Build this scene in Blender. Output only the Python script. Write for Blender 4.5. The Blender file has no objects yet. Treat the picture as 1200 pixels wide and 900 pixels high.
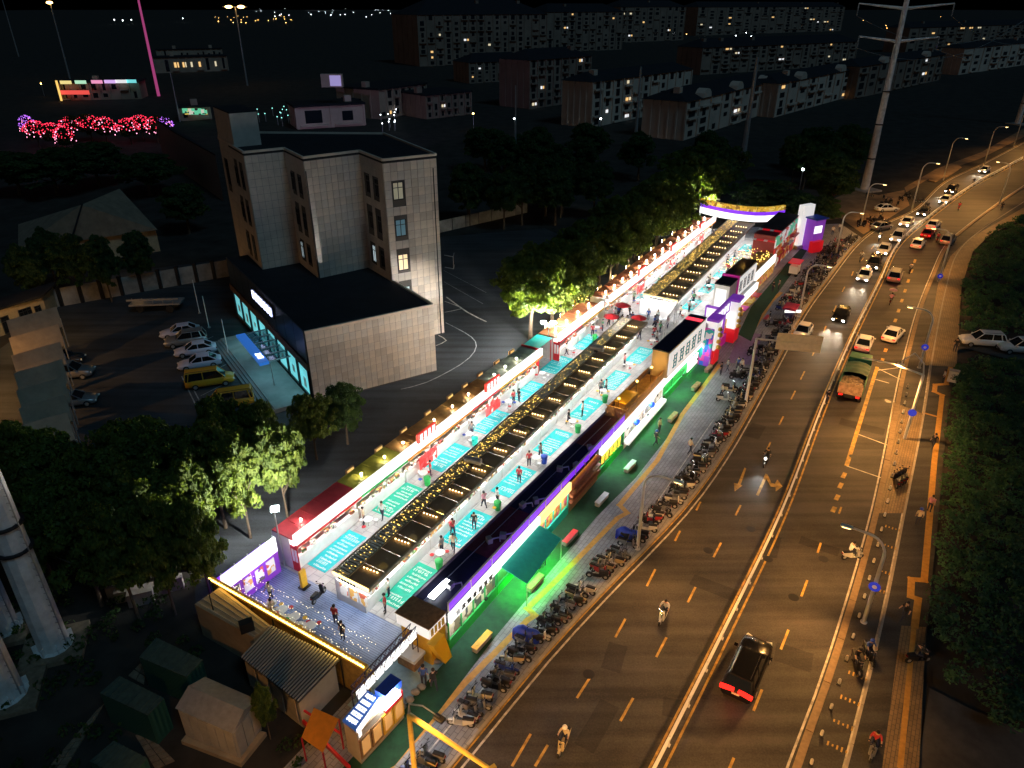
import bpy, bmesh, math, random
import numpy as np
from mathutils import Vector, Matrix
R = math.radians
rng = random.Random(7)
sc = bpy.context.scene
C = sc.collection

# ---------------------------------------------------------------- camera, sky, moon, exposure
FPX, CAMH = 845.0, 36.0
PITCH = math.atan(444 / 845.0)
cam_d = bpy.data.cameras.new('camera')
cam_d.sensor_fit = 'HORIZONTAL'; cam_d.sensor_width = 36.0
cam_d.lens = 36.0 * FPX / 1200.0
cam_d.clip_start = 0.5; cam_d.clip_end = 9000.0
cam = bpy.data.objects.new('camera', cam_d); C.objects.link(cam)
cam.location = (0, 0, CAMH); cam.rotation_euler = (math.pi / 2 - PITCH, 0, 0)
sc.camera = cam

world = bpy.data.worlds.new('World'); sc.world = world; world.use_nodes = True
wn = world.node_tree.nodes; wl = world.node_tree.links
bg = wn['Background']
sky = wn.new('ShaderNodeTexSky'); sky.sky_type = 'NISHITA'; sky.sun_disc = False
sky.sun_elevation = R(-4.0); sky.sun_rotation = R(215)
wl.new(sky.outputs[0], bg.inputs[0]); bg.inputs[1].default_value = 0.15
moon_d = bpy.data.lights.new('moonlight', 'SUN'); moon_d.energy = 0.11; moon_d.angle = R(12.0)
moon_d.color = (0.30, 0.70, 1.0)
moon = bpy.data.objects.new('moonlight', moon_d); C.objects.link(moon)
moon.rotation_euler = (R(38), R(14), R(25))
sc.view_settings.view_transform = 'Standard'; sc.view_settings.look = 'None'
sc.view_settings.exposure = 1.5; sc.view_settings.gamma = 1.0
sc.view_settings.use_curve_mapping = False
sc.cycles.use_denoising = True
sc.cycles.max_bounces = 5; sc.cycles.diffuse_bounces = 3; sc.cycles.glossy_bounces = 2
sc.cycles.transmission_bounces = 2; sc.cycles.transparent_max_bounces = 6
sc.cycles.sample_clamp_indirect = 4.0
sc.cycles.caustics_reflective = False; sc.cycles.caustics_refractive = False

# ---------------------------------------------------------------- photo pixel -> world point at height z
def G(px, py, z=0.0):
    u = (px - 600) / FPX; v = (py - 450) / FPX
    d = (u, math.cos(PITCH) - v * math.sin(PITCH), -math.sin(PITCH) - v * math.cos(PITCH))
    t = (z - CAMH) / d[2]
    return Vector((d[0] * t, d[1] * t, z))
def G2(px, py, z=0.0):
    p = G(px, py, z); return (p.x, p.y)
# market frame: s metres along, u 0..1 across (0 = inner face of the back row, 1 = street face)
AL, AR = R(59.4), R(57.0)
def MP(s, u, z=0.0):
    ax, ay = -15.1 + s * math.cos(AL), 39.4 + s * math.sin(AL)
    bx, by = -3.9 + s * math.cos(AR), 32.4 + s * math.sin(AR)
    return Vector((ax + (bx - ax) * u, ay + (by - ay) * u, z))
SDIR = R(58.3)                      # heading of the market and the road beside it

# ---------------------------------------------------------------- materials
MATS = {}
def mat(name, col, rough=0.6, metal=0.0, emit=None, es=0.0, var=0.0, scale=3.0, bump=0.0, spec=0.4, alpha=None, detail=4.0):
    if name in MATS: return MATS[name]
    m = bpy.data.materials.new(name); m.use_nodes = True
    nt = m.node_tree; b = nt.nodes['Principled BSDF']
    b.inputs['Base Color'].default_value = (*col, 1); b.inputs['Roughness'].default_value = rough
    b.inputs['Metallic'].default_value = metal; b.inputs['Specular IOR Level'].default_value = spec
    if emit: b.inputs['Emission Color'].default_value = (*emit, 1); b.inputs['Emission Strength'].default_value = es
    if var or bump:
        tc = nt.nodes.new('ShaderNodeTexCoord'); nz = nt.nodes.new('ShaderNodeTexNoise')
        nz.inputs['Scale'].default_value = scale; nz.inputs['Detail'].default_value = detail; nz.inputs['Roughness'].default_value = 0.65
        nt.links.new(tc.outputs['Object'], nz.inputs['Vector'])
        if var:
            rp = nt.nodes.new('ShaderNodeValToRGB')
            rp.color_ramp.elements[0].position = 0.32; rp.color_ramp.elements[1].position = 0.68
            rp.color_ramp.elements[0].color = (*[c * (1 - var) for c in col], 1)
            rp.color_ramp.elements[1].color = (*[min(1, c * (1 + var)) for c in col], 1)
            nt.links.new(nz.outputs['Fac'], rp.inputs[0]); nt.links.new(rp.outputs[0], b.inputs['Base Color'])
        if bump:
            bp = nt.nodes.new('ShaderNodeBump'); bp.inputs['Strength'].default_value = bump; bp.inputs['Distance'].default_value = 0.05
            nt.links.new(nz.outputs['Fac'], bp.inputs['Height']); nt.links.new(bp.outputs[0], b.inputs['Normal'])
    if alpha is not None: b.inputs['Alpha'].default_value = alpha
    MATS[name] = m
    return m
def glow(name, col, s):
    return mat(name, tuple(min(0.8, c) for c in col), 0.5, emit=col, es=s)
def nodes_of(m): return m.node_tree.nodes, m.node_tree.links, m.node_tree.nodes['Principled BSDF']
def mottled(name, cols, scale, rough=0.6, emit=0.0):
    """printed or crowded colourful surface: voronoi cells coloured from a small palette"""
    if name in MATS: return MATS[name]
    m = mat(name, cols[0], rough); n, l, b = nodes_of(m)
    tc = n.new('ShaderNodeTexCoord'); vo = n.new('ShaderNodeTexVoronoi'); vo.inputs['Scale'].default_value = scale
    vo.distance = 'CHEBYCHEV'; l.new(tc.outputs['Object'], vo.inputs['Vector'])
    sp = n.new('ShaderNodeSeparateColor'); l.new(vo.outputs['Color'], sp.inputs[0])
    rp = n.new('ShaderNodeValToRGB'); rp.color_ramp.interpolation = 'CONSTANT'
    e = rp.color_ramp.elements
    while len(e) < len(cols): e.new(0.5)
    for i, c in enumerate(cols): e[i].position = i / len(cols); e[i].color = (*c, 1)
    l.new(sp.outputs[0], rp.inputs[0]); l.new(rp.outputs[0], b.inputs['Base Color'])
    if emit: l.new(rp.outputs[0], b.inputs['Emission Color']); b.inputs['Emission Strength'].default_value = emit
    return m

# asphalt: large wear patches + aggregate grain + faint cracks
def asphalt(name, col, wet=0.0):
    m = mat(name, col, 0.75); n, l, b = nodes_of(m)
    tc = n.new('ShaderNodeTexCoord')
    a = n.new('ShaderNodeTexNoise'); a.inputs['Scale'].default_value = 0.13; a.inputs['Detail'].default_value = 7; a.inputs['Roughness'].default_value = 0.7
    g = n.new('ShaderNodeTexNoise'); g.inputs['Scale'].default_value = 9.0; g.inputs['Detail'].default_value = 5; g.inputs['Roughness'].default_value = 0.8
    mp = n.new('ShaderNodeMapping'); mp.inputs['Rotation'].default_value[2] = -SDIR; mp.inputs['Scale'].default_value = (0.05, 1.1, 1)
    st = n.new('ShaderNodeTexNoise'); st.inputs['Scale'].default_value = 1.0; st.inputs['Detail'].default_value = 3
    l.new(tc.outputs['Object'], a.inputs['Vector']); l.new(tc.outputs['Object'], g.inputs['Vector'])
    l.new(tc.outputs['Object'], mp.inputs['Vector']); l.new(mp.outputs[0], st.inputs['Vector'])
    ad = n.new('ShaderNodeMath'); ad.operation = 'ADD'; l.new(a.outputs['Fac'], ad.inputs[0]); l.new(g.outputs['Fac'], ad.inputs[1])
    a2 = n.new('ShaderNodeMath'); a2.operation = 'ADD'; l.new(ad.outputs[0], a2.inputs[0]); l.new(st.outputs['Fac'], a2.inputs[1])
    rp = n.new('ShaderNodeValToRGB'); rp.color_ramp.elements[0].position = 0.41; rp.color_ramp.elements[1].position = 0.59
    dv = n.new('ShaderNodeMath'); dv.operation = 'DIVIDE'; dv.inputs[1].default_value = 3.0
    l.new(a2.outputs[0], dv.inputs[0]); l.new(dv.outputs[0], rp.inputs[0])
    rp.color_ramp.elements[0].color = (*[c * 0.42 for c in col], 1); rp.color_ramp.elements[1].color = (*[c * 1.6 for c in col], 1)
    l.new(rp.outputs[0], b.inputs['Base Color'])
    r2 = n.new('ShaderNodeMapRange'); r2.inputs['To Min'].default_value = 0.75 - wet; r2.inputs['To Max'].default_value = 0.85 - wet * 0.6
    l.new(a.outputs['Fac'], r2.inputs['Value']); l.new(r2.outputs[0], b.inputs['Roughness'])
    bp = n.new('ShaderNodeBump'); bp.inputs['Strength'].default_value = 0.25; bp.inputs['Distance'].default_value = 0.02
    l.new(g.outputs['Fac'], bp.inputs['Height']); l.new(bp.outputs[0], b.inputs['Normal'])
    return m
# paving: small slabs drawn by a brick node (each slab is only 2 to 3 pixels)
def paving(name, c1, c2, mortar, sx, sy, rot=0.0, rough=0.6, ms=0.02):
    m = mat(name, c1, rough); n, l, b = nodes_of(m)
    tc = n.new('ShaderNodeTexCoord'); mp = n.new('ShaderNodeMapping'); mp.inputs['Rotation'].default_value[2] = -rot
    br = n.new('ShaderNodeTexBrick'); br.inputs['Color1'].default_value = (*c1, 1); br.inputs['Color2'].default_value = (*c2, 1)
    br.inputs['Mortar'].default_value = (*mortar, 1); br.inputs['Scale'].default_value = 1.0
    br.inputs['Brick Width'].default_value = sx; br.inputs['Row Height'].default_value = sy; br.inputs['Mortar Size'].default_value = ms
    l.new(tc.outputs['Object'], mp.inputs['Vector']); l.new(mp.outputs[0], br.inputs['Vector'])
    nz = n.new('ShaderNodeTexNoise'); nz.inputs['Scale'].default_value = 0.7; nz.inputs['Detail'].default_value = 6
    l.new(tc.outputs['Object'], nz.inputs['Vector'])
    mx = n.new('ShaderNodeMixRGB'); mx.blend_type = 'MULTIPLY'; mx.inputs[0].default_value = 0.6
    rp = n.new('ShaderNodeValToRGB'); rp.color_ramp.elements[0].position = 0.3; rp.color_ramp.elements[0].color = (0.45, 0.45, 0.45, 1); rp.color_ramp.elements[1].position = 0.65
    l.new(nz.outputs['Fac'], rp.inputs[0]); l.new(br.outputs['Color'], mx.inputs[1]); l.new(rp.outputs[0], mx.inputs[2])
    l.new(mx.outputs[0], b.inputs['Base Color'])
    return m

WHITE = mat('white_paint', (0.78, 0.78, 0.76), 0.45, var=0.06, scale=2)
OFFWHITE = mat('offwhite_panel', (0.62, 0.6, 0.56), 0.5, var=0.1, scale=1.5)
STEEL = mat('galvanised_steel', (0.42, 0.43, 0.44), 0.45, 0.6, var=0.15, scale=2)
POLE = mat('pale_grey_pole_paint', (0.62, 0.62, 0.6), 0.4, 0.1, var=0.08)
BLACK = mat('black_plastic', (0.012, 0.012, 0.014), 0.45)
RUBBER = mat('tyre_rubber', (0.015, 0.015, 0.015), 0.8)
GLASS = mat('dark_glass', (0.008, 0.01, 0.013), 0.06, spec=0.6)
DARKMETAL = mat('dark_metal', (0.03, 0.03, 0.035), 0.45, 0.5)
CHROME = mat('chrome', (0.6, 0.6, 0.6), 0.15, 1.0)
WOOD = mat('timber', (0.30, 0.17, 0.08), 0.6, var=0.3, scale=4)
RED = mat('red_paint', (0.55, 0.02, 0.03), 0.45, var=0.1)
YELLOW = mat('yellow_paint', (0.72, 0.42, 0.03), 0.45, var=0.1)
GREEN = mat('green_paint', (0.02, 0.33, 0.07), 0.5, var=0.1)
TEAL = mat('teal_paint', (0.02, 0.56, 0.46), 0.5, var=0.1)
BLUE = mat('blue_paint', (0.02, 0.07, 0.45), 0.45, var=0.1)
PURPLE = mat('purple_paint', (0.22, 0.03, 0.45), 0.45, var=0.1)
ORANGE = mat('orange_paint', (0.75, 0.25, 0.02), 0.5, var=0.1)
NAVY = mat('navy_roof_sheet', (0.012, 0.014, 0.04), 0.5, var=0.35, scale=0.8)
BRICKRED = mat('dull_red_roof_sheet', (0.16, 0.03, 0.035), 0.55, var=0.3, scale=0.9)
CONCRETE = mat('concrete', (0.30, 0.285, 0.26), 0.85, var=0.25, scale=0.9, bump=0.15)
LINEWHITE = mat('road_paint_white', (0.50, 0.47, 0.42), 0.6, var=0.5, scale=2.2, detail=8)
LINEYELLOW = mat('road_paint_yellow_and_lamplit', (0.44, 0.27, 0.06), 0.6, var=0.55, scale=2.2, detail=8)  # real yellow lines; on dashes and arrows, lamp tint over white paint
LED_WHITE = glow('lit_white_sign_face', (1.0, 0.98, 0.95), 0.5)
SIGN_WHITE = glow('softly_lit_white_board', (1.0, 0.98, 0.95), 0.22)
LED_TUBE = glow('white_light_tube', (0.96, 0.99, 1.0), 23.0)
LED_WARM = glow('warm_bulb_glass', (1.0, 0.66, 0.25), 4.0)
LED_GOLD = glow('gold_fairy_lamp', (1.0, 0.62, 0.12), 3.0)
LED_PURPLE = glow('purple_led_strip', (0.22, 0.03, 0.9), 0.32)
HEADLAMP = glow('headlamp_glass', (1.0, 0.93, 0.8), 16.0)
TAILLAMP = glow('tail_lamp_red', (1.0, 0.015, 0.01), 1.0)
TAILOFF = mat('tail_lamp_unlit', (0.25, 0.01, 0.01), 0.25)
SODIUM = glow('sodium_lamp_glass', (1.0, 0.62, 0.2), 10.0)

# ---------------------------------------------------------------- mesh building
class MB:
    def __init__(s): s.v = []; s.f = []; s.m = []
    def add(s, vs, fs, mi=0):
        k = len(s.v); s.v += [tuple(p) for p in vs]
        for f in fs: s.f.append([i + k for i in f]); s.m.append(mi)
        return s
    def hexa(s, b, t, mi=0):        # b, t: four points each, same winding
        b = [Vector(p) for p in b]; t = [Vector(p) for p in t]
        nrm = (b[1] - b[0]).cross(b[2] - b[0])
        if nrm.dot(t[0] - b[0]) < 0: b.reverse(); t.reverse()
        return s.add(b + t, [(3, 2, 1, 0), (4, 5, 6, 7), (0, 1, 5, 4), (1, 2, 6, 5), (2, 3, 7, 6), (3, 0, 4, 7)], mi)
    def box(s, c, d, rz=0.0, mi=0):
        x, y, z = d[0] / 2, d[1] / 2, d[2] / 2; ca, sa = math.cos(rz), math.sin(rz)
        f = lambda a, b, e: (c[0] + a * ca - b * sa, c[1] + a * sa + b * ca, c[2] + e)
        return s.hexa([f(-x, -y, -z), f(x, -y, -z), f(x, y, -z), f(-x, y, -z)], [f(-x, -y, z), f(x, -y, z), f(x, y, z), f(-x, y, z)], mi)
    def beam(s, a, b, w, h, mi=0):  # rectangular bar between two points
        a = Vector(a); b = Vector(b); d = (b - a).normalized()
        side = d.cross(Vector((0, 0, 1)))
        side = side.normalized() if side.length > 1e-4 else Vector((1, 0, 0))
        up = side.cross(d); q = [(-1, -1), (1, -1), (1, 1), (-1, 1)]
        return s.hexa([a + side * i * w / 2 + up * j * h / 2 for i, j in q], [b + side * i * w / 2 + up * j * h / 2 for i, j in q], mi)
    def sbox(s, s0, s1, u0, u1, z0, z1, mi=0):   # block in the market frame
        q = [(s0, u0), (s1, u0), (s1, u1), (s0, u1)]
        return s.hexa([MP(a, b, z0) for a, b in q], [MP(a, b, z1) for a, b in q], mi)
    def prism(s, poly, z0, z1, mi=0):
        poly = [(p[0], p[1]) for p in poly]
        ar = sum(poly[i][0] * poly[(i + 1) % len(poly)][1] - poly[(i + 1) % len(poly)][0] * poly[i][1] for i in range(len(poly)))
        if ar < 0: poly.reverse()
        n = len(poly)
        return s.add([(x, y, z0) for x, y in poly] + [(x, y, z1) for x, y in poly],
                     [tuple(range(n - 1, -1, -1)), tuple(range(n, 2 * n))] + [(i, (i + 1) % n, n + (i + 1) % n, n + i) for i in range(n)], mi)
    def sheet(s, poly, z, mi=0):
        poly = [(p[0], p[1]) for p in poly]
        ar = sum(poly[i][0] * poly[(i + 1) % len(poly)][1] - poly[(i + 1) % len(poly)][0] * poly[i][1] for i in range(len(poly)))
        if ar < 0: poly.reverse()
        return s.add([(x, y, z) for x, y in poly], [tuple(range(len(poly)))], mi)
    def tube(s, pts, r, n=8, mi=0, cap=True, phase=0.0):
        pts = [Vector(p) for p in pts]; rs = r if isinstance(r, (list, tuple)) else [r] * len(pts)
        k = len(s.v); prev = None
        for i, p in enumerate(pts):
            d = (pts[min(i + 1, len(pts) - 1)] - pts[max(i - 1, 0)]).normalized()
            if prev is None: side = d.cross(Vector((0, 0, 1))); side = side.normalized() if side.length > 1e-3 else Vector((1, 0, 0))
            else: side = (prev - d * prev.dot(d)).normalized()
            prev = side; up = d.cross(side)
            for j in range(n):
                a = 2 * math.pi * j / n + phase
                s.v.append(tuple(p + side * math.cos(a) * rs[i] + up * math.sin(a) * rs[i]))
        for i in range(len(pts) - 1):
            for j in range(n):
                s.f.append([k + i * n + j, k + i * n + (j + 1) % n, k + (i + 1) * n + (j + 1) % n, k + (i + 1) * n + j]); s.m.append(mi)
        if cap:
            s.f.append([k + j for j in range(n)][::-1]); s.m.append(mi)
            e = k + (len(pts) - 1) * n; s.f.append([e + j for j in range(n)]); s.m.append(mi)
        return s
    def lathe(s, c, prof, n=12, mi=0, axis='z'):   # prof: (radius, height)
        k = len(s.v)
        for r, h in prof:
            for j in range(n):
                a = 2 * math.pi * j / n; x, y = r * math.cos(a), r * math.sin(a)
                p = (x, y, h) if axis == 'z' else ((x, h, y) if axis == 'y' else (h, x, y))
                s.v.append((c[0] + p[0], c[1] + p[1], c[2] + p[2]))
        for i in range(len(prof) - 1):
            for j in range(n):
                s.f.append([k + i * n + j, k + i * n + (j + 1) % n, k + (i + 1) * n + (j + 1) % n, k + (i + 1) * n + j]); s.m.append(mi)
        s.f.append([k + j for j in range(n)][::-1]); s.m.append(mi)
        e = k + (len(prof) - 1) * n; s.f.append([e + j for j in range(n)]); s.m.append(mi)
        return s
    def ball(s, c, r, n=10, m=6, mi=0, sq=(1, 1, 1)):
        pr = [(max(0.02, math.sin(math.pi * i / m)) * r, -math.cos(math.pi * i / m) * r) for i in range(m + 1)]
        k = len(s.v); s.lathe((0, 0, 0), pr, n, mi)
        for i in range(k, len(s.v)): x, y, z = s.v[i]; s.v[i] = (c[0] + x * sq[0], c[1] + y * sq[1], c[2] + z * sq[2])
        return s
    def obj(s, name, mats, parent=None, smooth=False, bevel=0.0):
        me = bpy.data.meshes.new(name); me.from_pydata(s.v, [], s.f)
        for m in (mats if isinstance(mats, (list, tuple)) else [mats]): me.materials.append(m)
        if any(s.m): me.polygons.foreach_set('material_index', s.m)
        if smooth: me.polygons.foreach_set('use_smooth', [True] * len(me.polygons))
        me.update()
        o = bpy.data.objects.new(name, me); C.objects.link(o)
        if parent is not None:
            o.parent = parent
            base = parent.location if parent.parent is None else parent.location + parent.parent.location
            o.location = -Vector(base)
        if bevel:
            bv = o.modifiers.new('bevel', 'BEVEL'); bv.width = bevel; bv.segments = 2; bv.limit_method = 'ANGLE'
        return o
def tag(o, label=None, cat=None, group=None, kind=None):
    if label: o['label'] = label
    if cat: o['category'] = cat
    if group: o['group'] = group
    if kind: o['kind'] = kind
    return o
def thing(name, label, cat, loc=(0, 0, 0), group=None):
    o = bpy.data.objects.new(name, None); C.objects.link(o); o.location = loc; o.empty_display_size = 0.2
    return tag(o, label, cat, group)
def struct(name, mb, m, parent=None, kind='structure'):
    o = mb.obj(name, m, parent)
    if parent is None: o['kind'] = kind
    return o
def dup(root, loc, rz=0.0, label=None, group=None, scale=None, swap=None):
    """copy a thing with its parts and sub-parts; swap = {old material: new material} set per object"""
    def cp(o, par):
        c = o.copy(); C.objects.link(c); c.parent = par
        if swap and c.type == 'MESH':
            for sl in c.material_slots:
                if sl.material in swap: nm = swap[sl.material]; sl.link = 'OBJECT'; sl.material = nm
        return c
    r = cp(root, None); r.location = loc; r.rotation_euler = (0, 0, rz)
    if scale: r.scale = (scale, scale, scale) if isinstance(scale, (int, float)) else scale
    if label: r['label'] = label
    if group: r['group'] = group
    for ch in root.children:
        c = cp(ch, r)
        for g in ch.children: cp(g, c)
    return r
def drop(root):
    for ch in list(root.children):
        for g in list(ch.children): bpy.data.objects.remove(g)
        bpy.data.objects.remove(ch)
    bpy.data.objects.remove(root)
def lamp(kind, loc, energy, col, parent=None, size=0.3, spot=None, target=None, blend=0.6):
    d = bpy.data.lights.new('light_source', kind); d.energy = energy; d.color = col
    if kind == 'AREA': d.size = size
    else: d.shadow_soft_size = size
    if kind == 'SPOT' and spot: d.spot_size = R(spot); d.spot_blend = blend
    o = bpy.data.objects.new('light_source', d); C.objects.link(o); o.location = loc
    if target is not None:
        o.rotation_euler = (Vector(target) - Vector(loc)).to_track_quat('-Z', 'Y').to_euler()
    if parent is not None: o.parent = parent; o.location = Vector(loc) - parent.location
    return o
# ---------------------------------------------------------------- polylines
def smooth_line(pts, step=2.0):
    P = [Vector((p[0], p[1], 0)) for p in pts]; out = []
    for i in range(len(P) - 1):
        a, b, c, d = P[max(i - 1, 0)], P[i], P[i + 1], P[min(i + 2, len(P) - 1)]
        n = max(2, int((c - b).length / step))
        for k in range(n):
            t = k / n
            out.append(0.5 * (2 * b + (c - a) * t + (2 * a - 5 * b + 4 * c - d) * t * t + (3 * b - a - 3 * c + d) * t ** 3))
    out.append(P[-1]); return out
def extend(line, back, fwd):
    a = (line[0] - line[3]).normalized(); b = (line[-1] - line[-4]).normalized()
    return [line[0] + a * back] + line + [line[-1] + b * fwd]
def offset(line, d):          # positive = to the right of travel
    out = []
    for i, p in enumerate(line):
        t = (line[min(i + 1, len(line) - 1)] - line[max(i - 1, 0)]).normalized()
        out.append(p + Vector((t.y, -t.x, 0)) * d)
    return out
def resample(line, step):
    out = [line[0].copy()]; acc = 0.0
    for a, b in zip(line, line[1:]):
        L = (b - a).length; t = step - acc
        while t <= L: out.append(a + (b - a) * (t / L)); t += step
        acc = (acc + L) % step if L + acc >= step else acc + L
    return out
def ribbon(mb, line, w, z, mi=0):
    l = offset(line, -w / 2); r = offset(line, w / 2); k = len(mb.v)
    for a, b in zip(l, r): mb.v += [(a.x, a.y, z), (b.x, b.y, z)]
    for i in range(len(line) - 1): mb.f.append([k + 2 * i, k + 2 * i + 1, k + 2 * i + 3, k + 2 * i + 2]); mb.m.append(mi)
    return mb
def bar_along(mb, line, w, z0, z1, mi=0):
    l = offset(line, -w / 2); r = offset(line, w / 2)
    for i in range(len(line) - 1):
        mb.hexa([(*l[i][:2], z0), (*r[i][:2], z0), (*r[i + 1][:2], z0), (*l[i + 1][:2], z0)],
                [(*l[i][:2], z1), (*r[i][:2], z1), (*r[i + 1][:2], z1), (*l[i + 1][:2], z1)], mi)
    return mb
# ================================================================ the setting
RZ = -0.12
def pxline(pts, z=RZ, back=60, fwd=500, step=3.0):
    return extend(smooth_line([G(x, y, z) for x, y in pts], step), back, fwd)
KL = pxline([(505, 925), (528, 898), (633, 772), (700, 700), (797, 600), (845, 536), (880, 477), (913, 417), (940, 367), (967, 330), (1003, 285),
             (1035, 262), (1072, 244), (1106, 213), (1152, 191), (1200, 166)])
MED = pxline([(757, 925), (770, 900), (800, 840), (850, 740), (917, 600), (963, 480), (997, 400), (1030, 333), (1051, 290), (1082, 261), (1136, 221), (1176, 199), (1200, 186)])
SEP = pxline([(925, 925), (933, 898), (980, 767), (1027, 600), (1053, 467), (1060, 433), (1077, 367), (1095, 320), (1109, 290), (1129, 270), (1173, 237), (1200, 219)])
BIKE = pxline([(985, 925), (992, 898), (1033, 733), (1060, 600), (1083, 483), (1094, 410), (1108, 340), (1122, 297), (1150, 270), (1200, 237)])
PATH = pxline([(1070, 925), (1077, 898), (1085, 750), (1100, 600), (1110, 490), (1120, 420), (1128, 330), (1142, 292), (1165, 270), (1200, 252)])

SOIL = mat('dark_soil', (0.028, 0.024, 0.02), 0.95, var=0.6, scale=0.25, bump=0.4, detail=8)
gm = MB(); gm.sheet([(-4000, -600), (4000, -600), (4000, 7000), (-4000, 7000)], -0.20)
struct('ground', gm, SOIL)

ROADMAT = asphalt('road_asphalt', (0.050, 0.046, 0.042), 0.1)
road = struct('road', MB().sheet([p[:2] for p in KL] + [p[:2] for p in reversed(BIKE)], RZ), ROADMAT)

# pavement in front of the market, footpath on the far side of the road
PAVE = paving('grey_street_paving', (0.30, 0.30, 0.32), (0.24, 0.245, 0.265), (0.14, 0.14, 0.15), 0.6, 0.3, SDIR)
KLv = [p for p in KL if -10 < p.y < 124]
pav_poly = [p[:2] for p in KLv] + [G2(985, 262), MP(101, -0.24)[:2], MP(-5.4, -0.24)[:2], MP(-5.4, 0.78)[:2], MP(-14, 0.80)[:2], MP(-40, 0.6)[:2]]
struct('pavement', MB().prism(pav_poly, -0.19, 0.0), PAVE)
PATHMAT = paving('ochre_footpath_paving', (0.30, 0.20, 0.10), (0.24, 0.16, 0.08), (0.12, 0.085, 0.05), 0.4, 0.2, SDIR)
DARKPATH = asphalt('footpath_asphalt', (0.045, 0.043, 0.04))
BK = [p for p in BIKE if p.y < 700]; PT = [p for p in PATH if p.y < 700]
struct('footpath', MB().prism([p[:2] for p in BK] + [p[:2] for p in reversed(PT)], -0.19, 0.0), DARKPATH)

# painted lines; every dash is a piece of its own
def piece(name, mb, m, parent): return mb.obj(name, m, parent)
piece('edge_line', ribbon(MB(), offset(KL, 0.55), 0.13, RZ + 0.005), LINEWHITE, road)
piece('edge_line', ribbon(MB(), offset(KL, 0.16), 0.10, RZ + 0.005), LINEYELLOW, road)
for d in (-0.34, 0.34): piece('centre_line', ribbon(MB(), offset(MED, d), 0.14, RZ + 0.005), LINEYELLOW, road)
piece('edge_line', ribbon(MB(), offset(SEP, -0.38), 0.13, RZ + 0.005), LINEWHITE, road)
piece('bike_lane_line', ribbon(MB(), offset(BIKE, -0.12), 0.13, RZ + 0.005), LINEWHITE, road)
def dash(a, b, w=0.15, m=LINEYELLOW, z=RZ + 0.005, name='lane_dash', parent=road):
    p, q = G(*a, RZ), G(*b, RZ); return piece(name, ribbon(MB(), [p, q], w, z), m, parent)
for a, b in [((768, 667), (758, 687)), ((733, 725), (721, 747)), ((692, 793), (676, 818)), ((622, 860), (600, 898)), ((797, 622), (791, 634)), ((821, 588), (816, 598)),
             ((781, 747), (769, 770)), ((742, 818), (727, 845)), ((642, 873), (627, 898)), ((815, 688), (806, 706)), ((845, 636), (836, 653)), ((868, 592), (862, 604)), ((903, 518), (898, 529)),
             ((918, 488), (913, 498)), ((932, 458), (927, 468)), ((943, 435), (938, 445)), ((956, 408), (952, 417)), ((968, 382), (965, 390)), ((980, 358), (977, 365)), ((990, 336), (987, 342)), ((1000, 318), (998, 323)), ((1012, 302), (1009, 306)), ((1024, 288), (1021, 292)),
             ((946, 680), (939, 699)), ((924, 738), (915, 761)), ((893, 808), (883, 833)), ((860, 888), (850, 912)), ((962, 636), (958, 648)), ((986, 594), (983, 602))]:
    dash(a, b)  # white dashes, with the lamplight put into their yellow
for x, y in [(989, 557), (985, 569), (981, 583), (977, 597)]: dash((x + 1.6, y - 3), (x - 1.6, y + 3), 0.34)
for t in range(11):
    f = t / 10; x = 1034 + (1072 - 1034) * f; y = 422 + (306 - 422) * f; dash((x + 0.8, y - 2), (x - 0.8, y + 2), 0.36)
dash((1028, 430), (992, 546), 0.36, name='bay_line')
for a, b in [((1006, 509), (1041, 522)), ((992, 546), (1033, 560)), ((1028, 424), (1062, 428)), ((1029, 432), (1058, 446)), ((1024, 444), (1042, 449)), ((1029, 434), (1052, 431))]: dash(a, b, 0.13, LINEWHITE, name='bay_line')
def arrow(pts, name='lane_arrow'):
    piece(name, MB().sheet([G2(x, y, RZ) for x, y in pts], RZ + 0.006), LINEYELLOW, road)
arrow([(872.5, 548), (874.5, 549), (868, 568), (870, 569), (861, 576), (860, 566), (864.5, 567)])
arrow([(897, 555), (899.5, 556), (904, 566), (908, 567), (911, 562), (917, 570), (909, 576), (909, 571), (903, 570), (898, 561), (889, 581), (886, 580)])
# little stencil bars painted across the bike lane
for k, (x, y) in enumerate([(1046, 619), (1041, 640), (1038, 671), (1036, 694), (1005, 792), (996, 821), (988, 849), (981, 876)]):
    mb = MB(); c = G(x, y, RZ); ax = Vector((math.cos(R(57)), math.sin(R(57)), 0)); bx = Vector((ax.y, -ax.x, 0))
    for j in range(5):
        p = c + bx * (j - 2) * 0.24; h = (0.34, 0.2, 0.3, 0.16, 0.3)[(j + k) % 5]; ribbon(mb, [p - ax * h / 2, p + ax * h / 2], 0.09, RZ + 0.006)
    piece('bike_lane_stencil', mb, LINEYELLOW, road)

# kerb stones along the pavement, joints left open
KERB = mat('kerb_stone', (0.34, 0.30, 0.25), 0.8, var=0.2, scale=1.2)
KW = resample([p for p in KL if 15 < p.y < 123], 3.0)
for a, b in zip(KW, KW[1:]):
    g = (b - a).normalized() * 0.02; bar_along(MB(), [a + g, b - g], 0.16, -0.17, 0.012).obj('kerb_stone', KERB, bpy.data.objects['pavement'])
FK = resample([p for p in BIKE if 15 < p.y < 200], 3.0)
for a, b in zip(FK, FK[1:]):
    g = (b - a).normalized() * 0.02; bar_along(MB(), [a + g, b - g], 0.16, -0.17, 0.012).obj('kerb_stone', KERB, bpy.data.objects['footpath'])

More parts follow.
